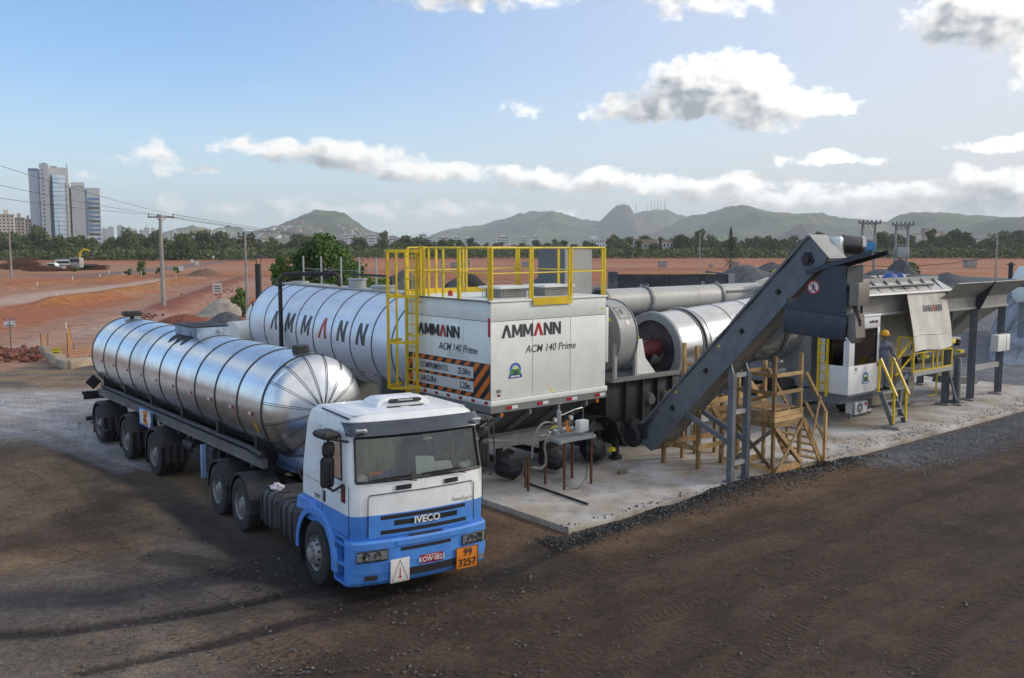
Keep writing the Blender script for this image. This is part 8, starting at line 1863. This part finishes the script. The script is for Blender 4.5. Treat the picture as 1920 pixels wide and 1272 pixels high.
for k, (a_, b_, z_, s_) in enumerate(((17.4,.2,4.42,.55),(18.3,.3,4.38,.42),(14.2,4.4,3.95,.9))):
    w = PL.W(a_, b_, 0)
    solo('blue_tarpaulin', 'crumpled bright blue tarpaulin %s' % ('on the gravel above the canopy, left','on the gravel above the canopy, right','behind the upper end of the duct')[k], 'tarpaulin', heap_mb(w.x,w.y,s_,s_*.8,z_-.25,.36,80+k,n=14,sharp=0), pmat('blue_tarp',(.06,.14,.38),.45,var=.3,vscale=3), WORLD, (w.x,w.y,z_-.25))
w = PL.W(14.2, 4.4, 0); solo('stockpile', 'grey aggregate mound carrying a blue tarpaulin behind the duct', 'pile', heap_mb(w.x,w.y,3.2,2.4,-.1,4.0,90,n=16), GR, WORLD, (w.x,w.y,0))
def fence():
    A = [at(*p) for p in ((78,665),(90,667),(128,680),(140,655))]
    T = Thing('net_fence', 'orange plastic net fence on rusty bars round the concrete kerb blocks', 'fence', WORLD, tuple(A[0])); hs = (1.05,1.1,1.35,1.2); off = ((0,0),(.05,.0),(0,0),(-.35,.2))
    tops = []
    for p, h, o in zip(A, hs, off): T.part('bar', MB().cyl((p.x,p.y,-.1),(p.x+o[0],p.y+o[1],h),.018,n=6), M['rust']); tops.append(V(p.x+o[0],p.y+o[1],h))
    om = pmat('orange_net', (.75,.30,.03), .6)
    for i in range(3):
        m = MB(); p0, p1, t0, t1 = V(*A[i]), V(*A[i+1]), tops[i], tops[i+1]
        for k in range(9): q = .25+.72*k/8; m.bar(p0.lerp(t0,q), p1.lerp(t1,q), .007, .009)
        for k in range(14): q = k/13; m.bar(p0.lerp(p1,q).lerp(t0.lerp(t1,q),.25), t0.lerp(t1,q)*.97+p0.lerp(p1,q)*.03, .006, .008)
        T.part('net', m, om, kind='stuff')
    e = at(178, 668); m = MB(); p0 = V(*A[2])
    for k in range(4): m.tube([p0.lerp(V(*e), i/10)+V(0,0,.55-.12*k-.10*math.sin(i/10*PI)) for i in range(11)], .012, 4)
    T.part('tape', m, om, kind='stuff')
    for k, (px0, py0, px1, py1, h) in enumerate(((92,676,108,684,.42),(110,686,128,692,.34),(128,692,172,684,.36),(78,668,90,671,.5))):
        p, q = at(px0,py0), at(px1,py1); d = (q-p); d.z = 0; n_ = V(-d.y,d.x,0).normalized()
        c = (p+q)/2; ln = d.length; fr = Frame(c.x, c.y, 90-math.degrees(math.atan2(d.y,d.x))); solo('kerb_block', 'precast concrete kerb block %s' % ('with the yellow notice','in front of the yellow notice','longest of the group','at the net fence end')[k], 'block', MB().box(-ln/2,ln/2,-.15,.35,-.05,h,.03), pmat('sandy_concrete',(.40,.32,.24),.9,var=.25,vscale=2), fr, (0,0,0), 'kerb blocks')
fence()
def site_vehicles():
    Y = 195; X = lambda p: (p-960)/HS*Y
    T = Thing('crane_lorry', 'lorry with a yellow loader crane arm on the far red field', 'lorry', WORLD, (X(155),Y,0)); x = X(155)
    T.part('cab', MB().box(x-1.1,x+1.1,Y-4,Y-2.2,.6,2.6,.15), M['lgrey']); T.part('bed', MB().box(x-1.2,x+1.2,Y-2.1,Y+4,.9,1.2), M['dark']); T.part('windscreen', MB().box(x-.95,x+.95,Y-4.05,Y-4.01,1.7,2.4), M['ink'])
    for a in (-3.2,1.0,2.4):
        for s in (-1,1): T.inst('wheel', TYRE, (x+s*.9,Y+a,.5), (0,0,PI/2))
    T.part('crane_column', MB().box(x-.3,x+.3,Y-1.9,Y-1.3,1.2,2.4,.05), M['red']); T.part('crane_boom', MB().tube([(x-.1,Y-1.6,2.3),(x+.1,Y-1.6,3.6),(x+1.0,Y-1.6,4.3),(x+2.2,Y-1.6,4.0)], [.24,.24,.22,.15], 8), M['yellow']); T.part('crane_tip', MB().tube([(x+2.15,Y-1.6,4.02),(x+2.8,Y-1.6,3.6)], .14, 8), M['dark'])
    Y2 = 205; X2 = lambda p: (p-960)/HS*Y2; x = X2(120); T = Thing('parked_van', 'white van parked left of the crane lorry', 'van', WORLD, (x,Y2,0))
    T.part('body', MB().loft([[V(x+a,Y2+b,z) for a,b in ((-2.2,-.9),(2.4,-.9),(2.4,.9),(-2.2,.9))] for z in (.35,1.1)]+[[V(x+a,Y2+b,z) for a,b in ((-1.7,-.85),(1.6,-.85),(1.6,.85),(-1.7,.85))] for z in (1.85,2.0)], cap1=True), M['white']); T.part('window', MB().box(x-1.4,x+1.3,Y2-.93,Y2-.88,1.2,1.7), M['ink'])
    for a in (-1.4,1.5): T.inst('wheel', TYRE, (x+a,Y2-.8,.4), (0,0,0), scl=(.7,.7,.7))
    T = Thing('pickup_truck', 'silver pickup parked in front of the white van', 'pickup', WORLD, (X(124),Y-4,0)); x = X(124); y = Y-6
    T.part('body', MB().box(x-2.4,x+2.4,y-.85,y+.85,.4,.95,.1), M['lgrey']); T.part('cabin', MB().loft([[V(x+a,y+b,z) for a,b in ((-1.2,-.8),(.9,-.8),(.9,.8),(-1.2,.8))] for z in (.955,1.0)]+[[V(x+a,y+b,1.6) for a,b in ((-.8,-.7),(.6,-.7),(.6,.7),(-.8,.7))]], cap1=True), M['white']); T.part('window', MB().box(x-.8,x+.6,y-.82,y-.76,1.05,1.45), M['ink'])
    for a in (-1.5,1.5): T.inst('wheel', TYRE, (x+a,y-.8,.4), (0,0,0), scl=(.7,.7,.7))
    for k, (px, Yp, L, h) in enumerate(((40,200,6,2.6),(75,185,5,1.3),(12,205,4,1.2),(175,198,4,1.0),(105,190,4,1.2))):
        xx = (px-960)/HS*Yp; m = MB(); rg = random.Random(k)
        for i in range(90): z = rg.uniform(.1,h)*rg.uniform(.4,1); a = rg.uniform(-.08,.08); o = rg.uniform(-1,1); y_ = Yp+rg.uniform(-1.2,1.2); m.bar((xx-L/2+o,y_,z),(xx+L/2+o,y_+a*L,z+rg.uniform(-.3,.3)),.09,.09)
        solo('rebar_stack', 'rusty reinforcing steel stack %s' % ('tallest, left of the van','in front of the van','at the far left edge','right of the crane lorry','behind the pickup')[k], 'rebar', m, pmat('brown_rust',(.20,.095,.05),.85,var=.4), WORLD, (xx,Yp,0), 'rebar stacks', kind='stuff')  # stacks in a lighter, browner rust colour
    T = Thing('dump_skip', 'white skip standing before the wood right of the crane lorry', 'skip', WORLD, ((197-960)/HS*330,330,0)); x = (197-960)/HS*330; T.part('body', MB().loft([[V(x-1.6,330,.2),V(x+1.6,330,.2),V(x+1.6,332,.2),V(x-1.6,332,.2)],[V(x-2.4,329.6,2.4),V(x+2.2,329.6,2.4),V(x+2.2,332.4,2.4),V(x-2.4,332.4,2.4)]], cap0=True), M['signwhite'])
    hn = Thing('hooded_vent', 'dark pipe vent with a cap near the right pole', 'pipe', WORLD, ((1898-960)/HS*70,70,0)); x = (1898-960)/HS*70; hn.part('pipe', MB().cyl((x,70,0),(x,70,3.9),.16,n=12), M['dark']); hn.part('cap', MB().lathe([(0,.2),(.3,0),(.3,-.05)], (x,70,3.95), (0,0,1), 12), M['dark'])
site_vehicles()

# ------------------------------------------------------------------ haze
def haze():
    me = MB().box(-6600,6600,-300,7200,-30,270).mesh('haze', None); o = bpy.data.objects.new('haze', me); COL.objects.link(o); tag(o, 'pale haze in the air', 'haze', kind='stuff')
    m = bpy.data.materials.new('pale_air'); m.use_nodes = True; N = NT(m.node_tree); N.n.clear(); out = N.new('ShaderNodeOutputMaterial'); pv = N.new('ShaderNodeVolumePrincipled')
    pv.inputs['Color'].default_value = (.90,.955,1.0,1); pv.inputs['Density'].default_value = HAZE; pv.inputs['Anisotropy'].default_value = .1
    N.l.new(pv.outputs[0], out.inputs['Volume']); me.materials.append(m)
HAZE = .00016
haze()
